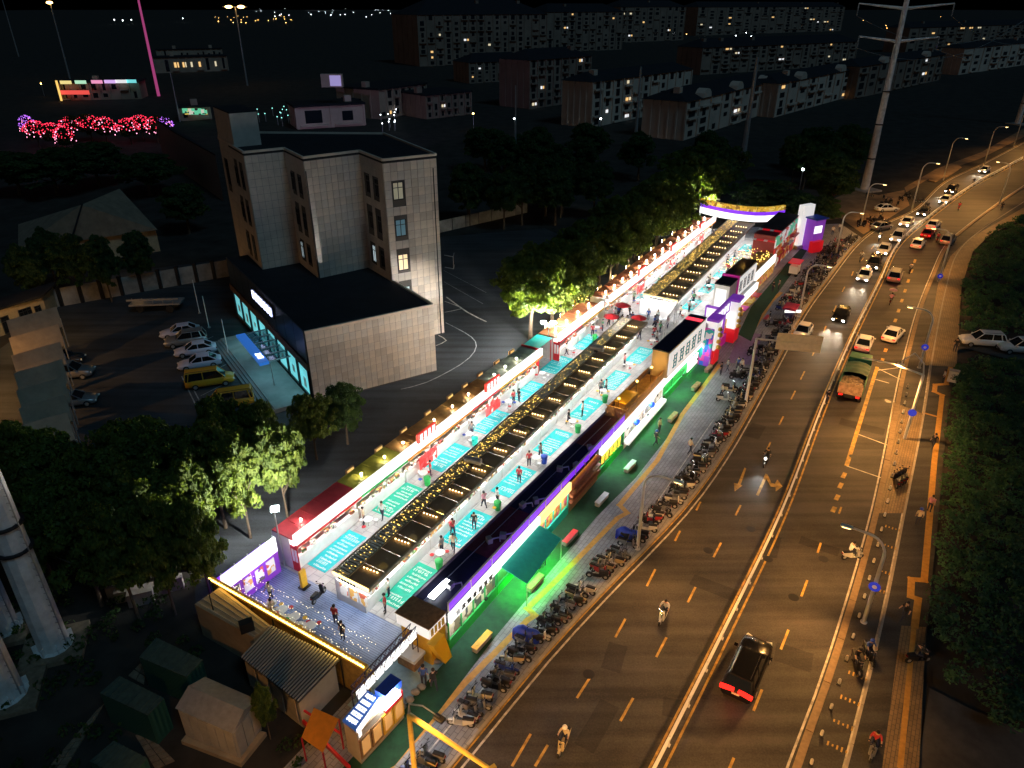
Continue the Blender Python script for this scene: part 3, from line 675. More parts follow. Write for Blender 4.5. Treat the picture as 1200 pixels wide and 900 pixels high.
# ================================================================ distant town
FAR_W = [mat('far_wall_a', (0.40, 0.29, 0.22), 0.8, var=0.2, scale=0.1), mat('far_wall_b', (0.28, 0.19, 0.145), 0.8, var=0.2, scale=0.1), mat('far_wall_c', (0.60, 0.44, 0.35), 0.8, var=0.15, scale=0.1)]
WIN_LIT = [glow('far_window_white', (0.95, 0.97, 1.0), 0.35), glow('far_window_warm', (1.0, 0.6, 0.22), 0.35), glow('far_window_cream', (1.0, 0.85, 0.55), 0.25)]
def block(name, label, p0, p1, ytop, depth, floors, cols, nlit, wm=0, roof='hip', seed=1, group=None, gables=0, minz=None):
    r = random.Random(seed); a, b = G(*p0, -0.2), G(*p1, -0.2); z = zat((a + b) / 2, ytop) if minz is None else minz
    t = thing(name, label, 'building', (a + b) / 2, group); d = (b - a); L = d.length; d /= L; n_ = Vector((d.y, -d.x, 0)); bk = -n_ * depth; ang = math.atan2(d.y, d.x)
    mb = MB(); mb.prism([a[:2], b[:2], (b + bk)[:2], (a + bk)[:2]], -0.3, z)
    for k in range(cols + 1):
        p = a + d * (L * k / cols) + n_ * 0.15; mb.box((p.x, p.y, z / 2), (0.5, 0.5, z), ang)
    for k in range(1, 5):
        p = a + bk * (k / 5) - d * 0.1; mb.box((p.x, p.y, z / 2), (0.3, 0.5, z), ang)
    mb.obj('wall', FAR_W[wm], t)
    q = [a - d * .6 + n_ * .6, b + d * .6 + n_ * .6, b + d * .6 + bk - n_ * .6, a - d * .6 + bk - n_ * .6]
    mb = MB()
    if roof == 'hip':
        hh_ = depth * 0.22; i0 = a + bk / 2 + d * depth * 0.4; i1 = b + bk / 2 - d * depth * 0.4
        mb.add([Vector((*p[:2], z)) for p in q] + [Vector((*i0[:2], z + hh_)), Vector((*i1[:2], z + hh_))], [(0, 1, 5, 4), (1, 2, 5), (2, 3, 4, 5), (3, 0, 4), (3, 2, 1, 0)])
    else: mb.prism([p[:2] for p in q], z, z + 0.6)
    ro = mb.obj('roof', ROOFDARK, t)
    for k in range(gables):
        c = a + d * (L * (k + 0.5) / gables) + n_ * 0.2; mb = MB(); m_ = 6; w_ = min(L / gables * 0.16, 3.2)
        arc = [(math.cos(math.pi * i / m_) * w_, math.sin(math.pi * i / m_) * w_ * 0.8) for i in range(m_ + 1)]
        for off in (0, 1):
            mb.v += [tuple(c + d * x + n_ * (0.5 - off * 3) + Vector((0, 0, z + 0.1 + h + 0.2))) for x, h in arc]
        for i in range(m_): mb.f.append([i, i + 1, m_ + 2 + i, m_ + 1 + i]); mb.m.append(0)
        mb.f.append(list(range(m_ + 1))); mb.m.append(0); mb.obj('dormer', FAR_W[2], ro)
    fh = z / floors; cw = L / cols; lit = set()
    nlit = int(nlit * 0.6 + .5)
    while len(lit) < min(nlit, floors * cols): lit.add((r.randrange(cols), r.randrange(floors)))
    dk = MB(); lg = MB()
    for i in range(cols):
        for j in range(floors):
            c = a + d * (cw * (i + 0.5)) + n_ * 0.06; zz = fh * (j + 0.5)
            if (i, j) in lit:
                w_ = cw * r.uniform(0.18, 0.3); MB().box((c.x, c.y, zz), (w_, 0.12, fh * 0.34), ang).obj('window', r.choice(WIN_LIT), t)
                if r.random() < 0.45: q = c + d * w_ * 1.25; MB().box((q.x, q.y, zz), (w_ * 0.6, 0.12, fh * 0.34), ang).obj('window', r.choice(WIN_LIT), t)
            elif r.random() < 0.8: dk.box((c.x, c.y, zz + fh * r.uniform(-.05, .05)), (cw * r.uniform(.25, .5), 0.12, fh * r.choice((.45, .6, .8))), ang)
            if r.random() < 0.3: q = c + n_ * 0.5; lg.box((q.x, q.y, zz - fh * 0.38), (cw * 0.8, 1.0, 0.5), ang)
    tag(dk.obj('unlit_windows', NIGHTPANE, t), kind='stuff')
    if lg.v: tag(lg.obj('balconies', FAR_W[wm], t), kind='stuff')
    for k in range(max(1, cols // 6)): q = a + d * (L * r.random()) + bk * 0.35; MB().box((q.x, q.y, z + (depth * 0.16 if roof == 'hip' else 1.2)), (2.2, 2.0, 2.6), ang).obj('roof_tank', FAR_W[wm], t)
    return t
block('apartment_block', 'large dark apartment block with a wide banded left end wall', (492, 78), (640, 72), 17, 45, 9, 16, 9, 1, seed=2)
block('apartment_block', 'dark apartment slab right beside the wide banded block', (640, 62), (728, 58), 14, 30, 9, 11, 5, 1, seed=3)
block('apartment_block', 'apartment slab with one orange lit window high up', (725, 50), (800, 47), 8, 30, 8, 10, 9, 1, seed=4)
block('apartment_block', 'far dim slab behind the power pylon with many small lights', (815, 42), (985, 36), 8, 30, 9, 18, 16, 1, seed=5)
block('apartment_block', 'short block of flats in front of the wide banded block', (550, 98), (622, 94), 72, 18, 5, 9, 5, 1, seed=6)
block('apartment_block', 'narrow stepped block of flats with two bright stairwell windows', (620, 128), (690, 118), 68, 16, 6, 8, 7, 1, seed=7)
block('apartment_block', 'corner block of flats with a cream lit room on its front', (692, 150), (806, 126), 88, 12, 5, 11, 9, 2, seed=8)
block('gabled_house_row', 'terraced houses with round dormers above a white end wall', (800, 165), (906, 130), 105, 14, 4, 9, 3, 2, seed=9, gables=3)
block('gabled_house_row', 'dim terrace with arched dormers next to the tall street pole', (906, 138), (1000, 112), 88, 12, 4, 9, 3, 2, seed=10, gables=2)
block('gabled_house_row', 'dim terrace partly behind the tapered power pylon', (1000, 116), (1100, 94), 70, 12, 4, 10, 4, 1, seed=11, gables=2)
block('apartment_block', 'pale ended terrace at the far end of the road', (1122, 88), (1215, 74), 52, 12, 4, 9, 4, 2, seed=12)
block('apartment_block', 'long flat block with scattered lights above the terraces', (1060, 62), (1215, 52), 30, 20, 6, 16, 12, 1, seed=13)
block('apartment_block', 'long dark slab with scattered lit windows behind the terraces', (820, 88), (1000, 76), 52, 20, 6, 18, 12, 1, seed=14)
block('dim_warehouse', 'dim grey block with tall narrow bays behind the office tower', (446, 140), (500, 130), 102, 20, 3, 7, 1, 0, roof='flat', seed=15)
block('dim_warehouse', 'low dark building with banded wall right of tall narrow bays', (500, 140), (552, 134), 110, 16, 3, 7, 1, 1, roof='flat', seed=16)
hall = block('lilac_hall', 'flat roofed hall washed in lilac light behind the office tower', (349, 152), (428, 147), 124, 14, 1, 2, 0, 2, roof='flat', seed=17)
lamp('SPOT', G(395, 172, 5), 5000, (0.62, 0.5, 1.0), hall, 0.5, 100, target=G(392, 150, 4))
block('lit_shop', 'pale flat shop with a bright glazed upper floor', (183, 86), (268, 83), 67, 14, 1, 9, 9, 0, roof='flat', seed=18)
block('lit_shop', 'long flat shop behind the bright glazed one', (186, 74), (262, 72), 58, 10, 1, 12, 0, 0, roof='flat', seed=20)
sh = block('colourful_shop', 'shop with yellow edged gable and pink and green lit signs', (72, 118), (166, 116), 97, 12, 2, 8, 0, 0, roof='flat', seed=19)
a, b = G(72, 118), G(166, 116)
for k, (c_, m_) in enumerate([(0.12, (1, 0.8, 0.3)), (0.3, (0.5, 0.9, 0.6)), (0.5, (1, 0.35, 0.6)), (0.66, (0.8, 0.5, 1)), (0.8, (0.9, 0.9, 0.9)), (0.92, (0.2, 0.8, 0.8))]):
    p = a.lerp(b, c_); MB().box((p.x, p.y - 0.5, 7.2), (4.6, 0.4, 1.3)).obj('lit_sign', glow('shop_sign_%d' % k, m_, 0.3), sh)
MB().box((a.x + 0.4, a.y - 0.6, 4), (0.7, 0.4, 8)).obj('lit_edge', glow('shop_edge', (1.0, 0.6, 0.15), 0.4), sh)
p = a.lerp(b, 0.2); MB().box((p.x, p.y - 0.5, 3.2), (12, 0.4, 1.6)).obj('lit_sign', glow('shop_sign_red', (1.0, 0.1, 0.08), 0.3), sh)
yl = block('yellow_kiosk', 'small kiosk glowing yellow and green beside the stair turret', (213, 142), (248, 140), 126, 8, 1, 3, 0, 0, roof='flat', seed=21)
p = G(231, 141); MB().box((p.x, p.y - 0.5, 3.0), (8.5, 0.4, 2.0)).obj('lit_front', mottled('kiosk_front', [(1, 0.75, 0.15), (0.2, 0.9, 0.5), (0.9, 0.9, 0.7), (0.02, 0.02, 0.02)], 0.9, emit=0.2), yl)
wt = block('white_lit_house', 'small house with white lit gable right of the lilac hall', (424, 138), (447, 134), 116, 8, 1, 3, 2, 2, roof='flat', seed=22)
sbx = thing('roof_sign_box', 'small lilac lit sign box standing on the lilac hall roof', 'sign', G(392, 150) + Vector((0, 4, 12.3)))
c = sbx.location; MB().box((c.x, c.y, 14.2), (7, 1.5, 4)).obj('box', FAR_W[2], sbx); MB().box((c.x + 1.2, c.y - 0.8, 14.2), (3.6, 0.12, 3.2)).obj('lit_face', glow('lilac_sign', (0.6, 0.5, 1.0), 0.15), sbx)
# small far street lamps: pole and glowing head
def far_lamp(px, py, h, m, label, r=0.5, group='far street lamps in the dark'):
    p = G(px, py, 0); t = thing('distant_lamp', label, 'lamp', p, group)
    MB().tube([(p.x, p.y, -0.2), (p.x, p.y, h)], 0.12, 5).obj('pole', STEEL, t); MB().ball((p.x, p.y, h), r, 8, 5).obj('lamp_head', m, t)
FL_W = glow('far_lamp_white', (0.85, 0.95, 1.0), 7.0); FL_O = glow('far_lamp_orange', (1.0, 0.55, 0.15), 7.0); FL_G = glow('far_lamp_cyan', (0.3, 0.95, 0.8), 1.0)
r = random.Random(21)
for px, py in [(135, 24), (145, 25), (155, 24), (215, 22), (365, 16), (388, 17), (52, 103), (455, 10), (470, 10), (626, 18), (936, 217), (555, 143), (603, 150), (703, 150)]:
    h = 6 if py > 30 else 8; o = FL_O if px in (52, 555) else FL_W
    far_lamp(px, py + (9 if py > 100 else 4), h if py < 100 else 5, o, 'far street lamp glowing orange by the shops' if o is FL_O else 'far street lamp glowing white in the dark town', 0.28 if py > 100 else 0.9)
for k in range(34):
    px, py = r.uniform(300, 480), r.uniform(10, 22); far_lamp(px, py, 5, FL_W, 'tiny white lamp on the distant lit avenue', 0.7, 'lamps of the distant avenue')
for k in range(26):
    px, py = r.uniform(250, 345), r.uniform(20, 30); far_lamp(px, py, 5, FL_O, 'tiny amber lamp in the distant lit yard', 0.45, 'lamps of the distant amber yard')
for k in range(22):
    px, py = r.uniform(800, 1195), r.uniform(14, 60); far_lamp(px, py, 5, r.choice([FL_W, FL_W, FL_O]), 'tiny street light among the far apartment blocks', 0.35, 'lights among far blocks')
for k in range(18):
    px, py = r.uniform(300, 362), r.uniform(132, 148); far_lamp(px, py, 2.5, FL_G, 'tiny cyan garden light behind the stair turret', 0.16, 'cyan garden lights')
for k in range(10):
    px, py = r.uniform(440, 478), r.uniform(136, 156); far_lamp(px, py, 2.5, FL_W, 'tiny white garden light right of the lilac hall', 0.15, 'white garden lights')
# tall floodlight masts
def mast(base, topy, label, head=None, m=STEEL, n=1, arm=0, r0=0.5):
    p = G(*base); h = zat(p, topy) if topy > -50 else 60; t = thing('light_mast', label, 'mast', p)
    MB().tube([(p.x, p.y, -0.2), (p.x, p.y, h)], [r0, r0 * 0.5], 8).obj('mast_pole', m, t)
    if head:
        for k in range(n):
            x = p.x + (k - (n - 1) / 2) * 6; MB().ball((x, p.y - 0.5, h), 1.1, 8, 5, sq=(1.6, 1, 0.6)).obj('floodlight', head, t)
        if n > 1: MB().beam((p.x - 3 * n, p.y, h), (p.x + 3 * n, p.y, h), 0.3, 0.3).obj('arm', m, t)
    return t
mast((82, 92), 3, 'slim mast with an amber floodlight beyond the lit shops', FL_O)
mast((290, 100), 8, 'mast carrying two amber floodlights beyond the bright shop', FL_O, n=2)
mast((22, 66), -8, 'slim unlit mast at the edge of the dark fields')
mast((186, 112), -40, 'tall mast lit magenta beside the red trees', None, glow('magenta_lit_mast', (0.9, 0.12, 0.4), 0.12), r0=0.7)  # magenta light on the mast is put in as its own glow
mast((211, 142), 85, 'short grey mast beside the yellow kiosk', r0=0.3)
mast((870, 190), 67, 'tall plain grey pole standing before the gabled terraces', r0=0.75)
mast((604, 215), 100, 'thin dark pole behind the tower with a small lamp', r0=0.25)
mast((744, 172), 78, 'grey pole in front of the cream lit corner block', r0=0.5)
mast((701, 160), 95, 'thin pole left of the corner block of flats', r0=0.3)
mast((545, 312), 296, 'little lamp post in the dark yard behind the tower', FL_W, r0=0.06) if False else None
# ================================================================ trees and shrubs
def leaf_mat(name, c):
    m = mat(name, c, 0.6, spec=0.25); n, l, b = nodes_of(m)
    at = n.new('ShaderNodeAttribute'); at.attribute_name = 'tint'
    mx = n.new('ShaderNodeMixRGB'); mx.inputs[1].default_value = (c[0] * 0.5, c[1] * 0.55, c[2] * 0.6, 1); mx.inputs[2].default_value = (c[0] * 1.7, c[1] * 1.45, c[2] * 1.1, 1)
    l.new(at.outputs['Fac'], mx.inputs[0]); l.new(mx.outputs[0], b.inputs['Base Color'])
    tr = n.new('ShaderNodeBsdfTranslucent'); br = n.new('ShaderNodeMixRGB'); br.blend_type = 'MULTIPLY'; br.inputs[0].default_value = 1.0; br.inputs[2].default_value = (1.9, 2.0, 0.8, 1)
    l.new(mx.outputs[0], br.inputs[1]); l.new(br.outputs[0], tr.inputs['Color'])      # thin leaves let light through
    sh_ = n.new('ShaderNodeMixShader'); sh_.inputs[0].default_value = 0.45; l.new(b.outputs[0], sh_.inputs[1]); l.new(tr.outputs[0], sh_.inputs[2])
    l.new(sh_.outputs[0], n['Material Output'].inputs['Surface'])
    return m
LEAF = leaf_mat('camphor_leaves', (0.080, 0.122, 0.028)); LEAF2 = leaf_mat('dark_leaves', (0.04, 0.085, 0.032))
BARK = mat('bark', (0.09, 0.065, 0.045), 0.9, var=0.3, scale=5)
def leaves_mesh(name, centres, radii, per, size, seed, m, flat=0.75):
    """leaf quads on many small clump shells; centres (n,3), radii (n)"""
    g = np.random.default_rng(seed); n = len(centres); k = per
    idx = np.repeat(np.arange(n), k); N = len(idx)
    d = g.normal(size=(N, 3)); d[:, 2] = np.abs(d[:, 2]) * 0.9 + d[:, 2] * 0.35; d /= np.linalg.norm(d, axis=1)[:, None]
    r = radii[idx] * (0.72 + 0.36 * g.random(N)); P = centres[idx] + d * r[:, None] * np.array([1, 1, flat])
    nrm = d + g.normal(size=(N, 3)) * 0.55; nrm /= np.linalg.norm(nrm, axis=1)[:, None]
    t = np.cross(nrm, g.normal(size=(N, 3))); t /= np.linalg.norm(t, axis=1)[:, None]; b = np.cross(nrm, t)
    s = size * (0.6 + 0.8 * g.random(N))[:, None]
    V = np.stack([P - t * s, P - b * s * 0.55, P + t * s, P + b * s * 0.55], axis=1).reshape(-1, 3)
    me = bpy.data.meshes.new(name); me.vertices.add(len(V)); me.vertices.foreach_set('co', V.astype(np.float32).ravel())
    me.loops.add(4 * N); me.loops.foreach_set('vertex_index', np.arange(4 * N, dtype=np.int32))
    me.polygons.add(N); me.polygons.foreach_set('loop_start', np.arange(0, 4 * N, 4, dtype=np.int32)); me.polygons.foreach_set('loop_total', np.full(N, 4, dtype=np.int32))
    ct = g.random(n); tint = np.clip(ct[idx] * 0.6 + g.random(N) * 0.4, 0, 1)
    at = me.attributes.new('tint', 'FLOAT', 'FACE'); at.data.foreach_set('value', tint.astype(np.float32))
    me.materials.append(m); me.update(calc_edges=True); return me
def crown_centres(seed, R_, zr, n):
    g = np.random.default_rng(seed); out = []; rad = []
    lobes = [(g.uniform(-.45, .45) * R_, g.uniform(-.45, .45) * R_, g.uniform(-.2, .3) * zr, g.uniform(.5, .75)) for _ in range(6)] + [(0, 0, 0, 0.8)]
    for _ in range(n):
        lx, ly, lz, lr = lobes[g.integers(len(lobes))]; d = g.normal(size=3); d /= np.linalg.norm(d); d[2] = d[2] if d[2] > -0.75 else -d[2]
        q = 0.55 + 0.45 * g.random() ** 0.5
        out.append((lx + d[0] * R_ * lr * q, ly + d[1] * R_ * lr * q, lz + d[2] * zr * lr * q)); rad.append(g.uniform(0.13, 0.24) * R_)
    return np.array(out), np.array(rad)
TREES = []
for k in range(5):
    c, rd = crown_centres(40 + k, 4.0, 4.0, 190)
    TREES.append(leaves_mesh('crown', c + np.array([0, 0, 5.0]), rd, 96, 0.205, 90 + k, LEAF))
def trunk_mesh(seed):
    r_ = random.Random(seed); mb = MB(); mb.tube([(0, 0, -0.2), (0.05, 0.02, 1.6), (0.1, 0.1, 3.2), (0.0, 0.15, 5.2)], [0.26, 0.2, 0.17, 0.08], 8)
    for k in range(6):
        a = k * 1.05 + r_.random() * 0.5; z0 = 2.3 + r_.random() * 1.2; L = 1.6 + r_.random() * 1.2
        mb.tube([(0.07, 0.06, z0), (math.cos(a) * L * 0.5, math.sin(a) * L * 0.5, z0 + 0.9), (math.cos(a) * L, math.sin(a) * L, z0 + 2.0)], [0.11, 0.07, 0.03], 6)
    me = bpy.data.meshes.new('trunk'); me.from_pydata(mb.v, [], mb.f); me.materials.append(BARK); return me
TRUNKS = [trunk_mesh(k) for k in range(3)]
_tc = [0]
def tree(px, py, rpx, label, group, zc=5.0, leaf=None, squash=1.0):
    """px, py, rpx: the crown's middle and radius in the photograph; the crown stands over its own trunk on the ground"""
    p = G(px, py, zc); depth = p.y * math.cos(PITCH) + (CAMH - zc) * math.sin(PITCH); Rm = rpx * depth / FPX; s = Rm / 4.3
    k = _tc[0]; _tc[0] += 1
    t = thing('broadleaf_tree', label, 'tree', (p.x, p.y, -0.15), group); t.rotation_euler = (0, 0, k * 1.37); t.scale = (s, s, (zc + 0.3) / 5.2 * squash)
    for nm, me in (('crown', TREES[k % 5]), ('trunk', TRUNKS[k % 3])):
        o = bpy.data.objects.new(nm, me); C.objects.link(o); o.parent = t
        if nm == 'crown' and leaf: o.material_slots[0].link = 'OBJECT'; o.material_slots[0].material = leaf
    return t
gL = 'trees between the car park and the market'
lab = 'bushy round tree in the grove between car park and market'
for x, y, r_ in [(304, 517, 30), (326, 545, 30), (262, 524, 36), (250, 555, 38), (208, 552, 44), (215, 600, 46), (150, 545, 50), (165, 610, 52), (110, 590, 52), (95, 640, 50), (60, 560, 52), (40, 620, 50), (140, 655, 40), (185, 650, 34), (280, 566, 32), (232, 640, 30), (25, 545, 40)]:
    tree(x, y, r_, 'leafy tree beside the parked yellow vans' if x > 255 and y < 530 else ('brightly lit round tree facing the deck flood lamp' if x > 270 else ('round tree standing over the low broken ochre wall' if y > 630 else ('dark round tree at the tent side of the grove' if x < 115 else lab))), gL)
tree(365, 498, 26, 'small tree beside the annex front wall, left of the bare bush', None, 3.5)
tree(403, 484, 27, 'sparse bush tree against the annex tiled front wall', None, 3.2, LEAF2)
gM = 'row of trees along the back of the market'; lab = 'dense leafy tree in the row behind the back market stalls'
for x, y, r_ in [(648, 332, 40), (672, 322, 36), (705, 288, 34), (738, 282, 28), (772, 252, 28), (808, 226, 28), (662, 316, 44), (694, 294, 38), (716, 296, 28), (726, 270, 36), (748, 260, 32), (760, 240, 34), (782, 226, 32), (800, 210, 32), (824, 198, 33), (792, 248, 25), (836, 212, 24)]:
    tree(x, y, r_, 'leafy tree beside the back end of the arched gate' if x > 795 else ('leafy tree beside the yellow lit side arch' if x < 700 else lab), gM, 6.0)
tree(622, 338, 52, 'big tree with bright green underside by the twin flood lamp', None, 6.5)
gF = 'dark trees beyond the market gate'
for x, y, r_ in [(905, 226, 34), (880, 232, 22), (965, 240, 22), (940, 238, 24)]: tree(x, y, r_, 'dark green tree beyond the arched gate at the market end', gF, 4.5, LEAF2, 0.8)
gB = 'dark trees round the hipped hall'
for x, y, r_ in [(55, 300, 26), (85, 312, 22), (120, 312, 20), (30, 318, 22), (160, 300, 22), (15, 200, 40), (60, 200, 46), (110, 190, 40), (170, 200, 40), (215, 240, 30)]: tree(x, y, r_, 'black green tree near the hipped hall', gB, 5.0, LEAF2)
gN = 'dark trees in the night wood'
for k in range(34):
    x = rng.uniform(540, 1000); y = rng.uniform(165, 235) if x < 780 else rng.uniform(165, 215); tree(x, y, rng.uniform(20, 30), 'dark tree in the unlit wood behind the market', gN, 6, LEAF2)
# red and violet lit trees
RLEAF = leaf_mat('leaves_under_red_lamps', (0.05, 0.08, 0.03)); 
RED_F = glow('red_fairy_lamp', (1.0, 0.03, 0.08), 0.9); VIO_F = glow('violet_fairy_lamp', (0.5, 0.15, 1.0), 0.9); PNK_F = glow('white_pink_fairy_lamp', (1.0, 0.35, 0.55), 1.2)
for k, (x, y, r_) in enumerate([(42, 155, 12), (62, 158, 14), (84, 150, 14), (104, 148, 15), (122, 150, 13), (150, 152, 13), (165, 148, 13), (182, 150, 11), (194, 150, 9), (32, 148, 8), (75, 162, 10)]):
    t = tree(x, y, r_, 'tree hung with red fairy lamps' if k not in (8, 9) else 'tree hung with violet fairy lamps', 'trees hung with coloured lamps', 4.0, LEAF2)
    g = np.random.default_rng(k); mb = MB(); me = TREES[_tc[0] % 5]
    for _ in range(110):
        d = g.normal(size=3); d /= np.linalg.norm(d); d[2] = abs(d[2]); q = 4.3 * (0.9 + 0.25 * g.random())
        mb.ball((d[0] * q, d[1] * q, 5.2 + d[2] * 3.6), 0.16, 5, 3)
    o = mb.obj('fairy_lamps', VIO_F if k in (8, 9) else (PNK_F if k in (5,) and False else RED_F), None); o.parent = t; o['kind'] = 'stuff'; mb = MB()
    for _ in range(26):
        d = g.normal(size=3); d /= np.linalg.norm(d); d[2] = abs(d[2]); q = 4.6 * (0.7 + 0.5 * g.random()); mb.ball((d[0] * q, d[1] * q, 3.6 + d[2] * 4.6), 0.2, 5, 3)
    o = mb.obj('fairy_lamps', PNK_F, None); o.parent = t; o['kind'] = 'stuff'
# shrubbery on the right: one low mass nobody could count
def inside(poly, x, y):
    c = False; j = len(poly) - 1
    for i in range(len(poly)):
        if (poly[i][1] > y) != (poly[j][1] > y) and x < (poly[j][0] - poly[i][0]) * (y - poly[i][1]) / (poly[j][1] - poly[i][1]) + poly[i][0]: c = not c
        j = i
    return c
def shrub_mass(name, polypx, spacing, seed, hmax, label, m, rad=(0.5, 1.1), per=58, size=0.17):
    poly = [G2(*p) for p in polypx]; xs = [p[0] for p in poly]; ys = [p[1] for p in poly]; g = np.random.default_rng(seed); cs = []; rs = []
    n = int((max(xs) - min(xs)) * (max(ys) - min(ys)) / spacing ** 2)
    for _ in range(n):
        x, y = g.uniform(min(xs), max(xs)), g.uniform(min(ys), max(ys))
        if inside(poly, x, y):
            h = hmax * (0.35 + 0.65 * (0.5 + 0.5 * math.sin(x * 0.55 + 1.3 * math.sin(y * 0.31)) * math.cos(y * 0.43 + x * 0.2))) * g.uniform(0.6, 1.1); cs.append((x, y, h * 0.75)); rs.append(g.uniform(*rad))
    me = leaves_mesh(name, np.array(cs), np.array(rs), per, size, seed, m, 0.8); o = bpy.data.objects.new(name, me); C.objects.link(o); tag(o, label, 'shrubs', kind='stuff')
SHRUB = leaf_mat('shrub_leaves', (0.045, 0.12, 0.085))
shrub_mass('shrubbery', [(1101, 600), (1112, 490), (1122, 428), (1200, 430), (1300, 450), (1330, 900), (1190, 870), (1110, 812), (1088, 745)], 0.62, 5, 1.7, 'dense dark green shrubbery beside the footpath', SHRUB, (0.3, 0.75), 44, 0.12)
shrub_mass('shrubbery', [(1124, 392), (1130, 333), (1145, 296), (1168, 272), (1205, 254), (1300, 220), (1330, 420), (1200, 395)], 0.8, 6, 1.7, 'dense dark shrubbery along the far footpath above the side lane', SHRUB, (0.35, 0.8), 44, 0.13)
shrub_mass('rough_grass', [(0, 560), (60, 640), (230, 690), (235, 760), (160, 900), (40, 960), (-60, 800)], 1.3, 8, 0.5, 'rough weeds round the pylon legs and green containers', LEAF2, (0.25, 0.6), 30, 0.12)
shrub_mass('rough_grass', [(360, 900), (300, 960), (330, 850), (370, 870)], 1.0, 9, 0.4, 'weeds below the orange awning', LEAF2, (0.25, 0.5), 30, 0.12)
t = tree(309, 832, 15, 'small lit tree standing at the beige shed corner', None, 2.2)

# ================================================================ power pylons
PYL = mat('pylon_steel', (0.66, 0.65, 0.64), 0.5, 0.0, var=0.2, scale=1.2)
def leg(base, label, r0=0.9):
    p = G(*base); t = thing('pylon_leg', label, 'pylon', p)
    secs = [(-0.1, 1.0), (8.3, 0.93), (8.9, 0.92), (20, 0.8), (34, 0.66)]
    MB().tube([(p.x, p.y, z) for z, _ in secs], [r0 * k for _, k in secs], 12).obj('shaft', PYL, t)
    for z in (7.9, 9.7):
        MB().lathe((p.x, p.y, z), [(r0 * 1.0, 0), (r0 * 1.14, 0.03), (r0 * 1.14, 0.14), (r0 * 1.0, 0.17)], 16).obj('flange', DARKMETAL, t)
    mb = MB(); mb.lathe((p.x, p.y, -0.1), [(r0 * 1.25, 0), (r0 * 1.25, 0.25), (r0 * 1.1, 0.3)], 12)
    for k in range(8): a = k * math.pi / 4; mb.box((p.x + math.cos(a) * r0 * 1.1, p.y + math.sin(a) * r0 * 1.1, 0.45), (0.3, 0.06, 0.6), a)
    mb.obj('base_flange', PYL, t)
    MB().box((p.x, p.y, -0.05), (3.6, 3.2, 0.36), 0.35).obj('footing', mat('footing_concrete', (0.20, 0.15, 0.10), 0.85, var=0.3), t)
    mb = MB(); mb.tube([(p.x + r0 * 1.12, p.y - 0.2, 0.4), (p.x + r0 * 1.0, p.y - 0.2, 30)], 0.04, 5)
    for k in range(60): z = 0.8 + k * 0.48; mb.beam((p.x + r0 * 0.85, p.y - 0.2, z), (p.x + r0 * 1.12, p.y - 0.2, z), 0.03, 0.03)
    mb.obj('climbing_ladder', STEEL, t); return t
leg((64, 757), 'thick tapered steel pylon leg with two dark collars and a ladder')
leg((8, 815), 'steel pylon leg on the footing lowest down the slope', 0.95)
leg((6, 737), 'steel pylon leg half hidden behind the collared one', 0.85)
def big_pylon(base, label, arms):
    p = G(*base); t = thing('power_pylon', label, 'pylon', p)
    MB().tube([(p.x, p.y, -0.2), (p.x, p.y, 12), (p.x, p.y, 24), (p.x, p.y, 50)], [0.9, 0.74, 0.6, 0.38], 10).obj('shaft', PYL, t)
    for z in (6.5, 13.5, 20): MB().lathe((p.x, p.y, z), [(0.8, 0), (0.88, 0.05), (0.88, 0.25), (0.78, 0.3)], 12).obj('flange', DARKMETAL, t)
    for z, w in arms:
        for s_ in (-1, 1):
            tip = Vector((p.x + s_ * w, p.y - s_ * w * 0.25, z + 0.9)); MB().tube([(p.x, p.y, z), tip], [0.35, 0.14], 6).obj('cross_arm', PYL, t)
            mb = MB(); mb.tube([tip, tip - Vector((0, 0, 2.2))], 0.12, 6)
            for k in range(6): mb.lathe((tip.x, tip.y, tip.z - 0.5 - k * 0.3), [(0.1, 0), (0.24, 0.05), (0.1, 0.1)], 8)
            mb.obj('insulator', STEEL, t)
    MB().box((p.x, p.y, -0.05), (5, 5, 0.4), 0.4).obj('footing', CONCRETE, t); return t
py1 = big_pylon((1013, 222), 'tall tapered steel power pylon with two pairs of cross arms', [(29.5, 7.2), (35.4, 8.4)])
big_pylon((1192, 145), 'power pylon shaft at the far bend of the road', [(33, 7)])
# conductors strung from the pylon arms
def cable(a, b, sag, label):
    t = thing('power_cable', label, 'cable', a, 'cables strung from the pylon'); a = Vector(a); b = Vector(b)
    pts = [a.lerp(b, k / 16) - Vector((0, 0, sag * 4 * (k / 16) * (1 - k / 16))) for k in range(17)]; MB().tube(pts, 0.05, 4).obj('conductor', STEEL, t)
c0 = py1.location; far = G(1192, 145)
for z, w in ((29.5, 7.2), (35.4, 8.4)):
    for s_ in (-1, 1):
        cable((c0.x + s_ * w, c0.y - s_ * w * 0.25, z - 1.3), (far.x + s_ * 7, far.y - s_ * 1.75, 31.6), 6, 'thin sagging power cable between the two tall pylons')

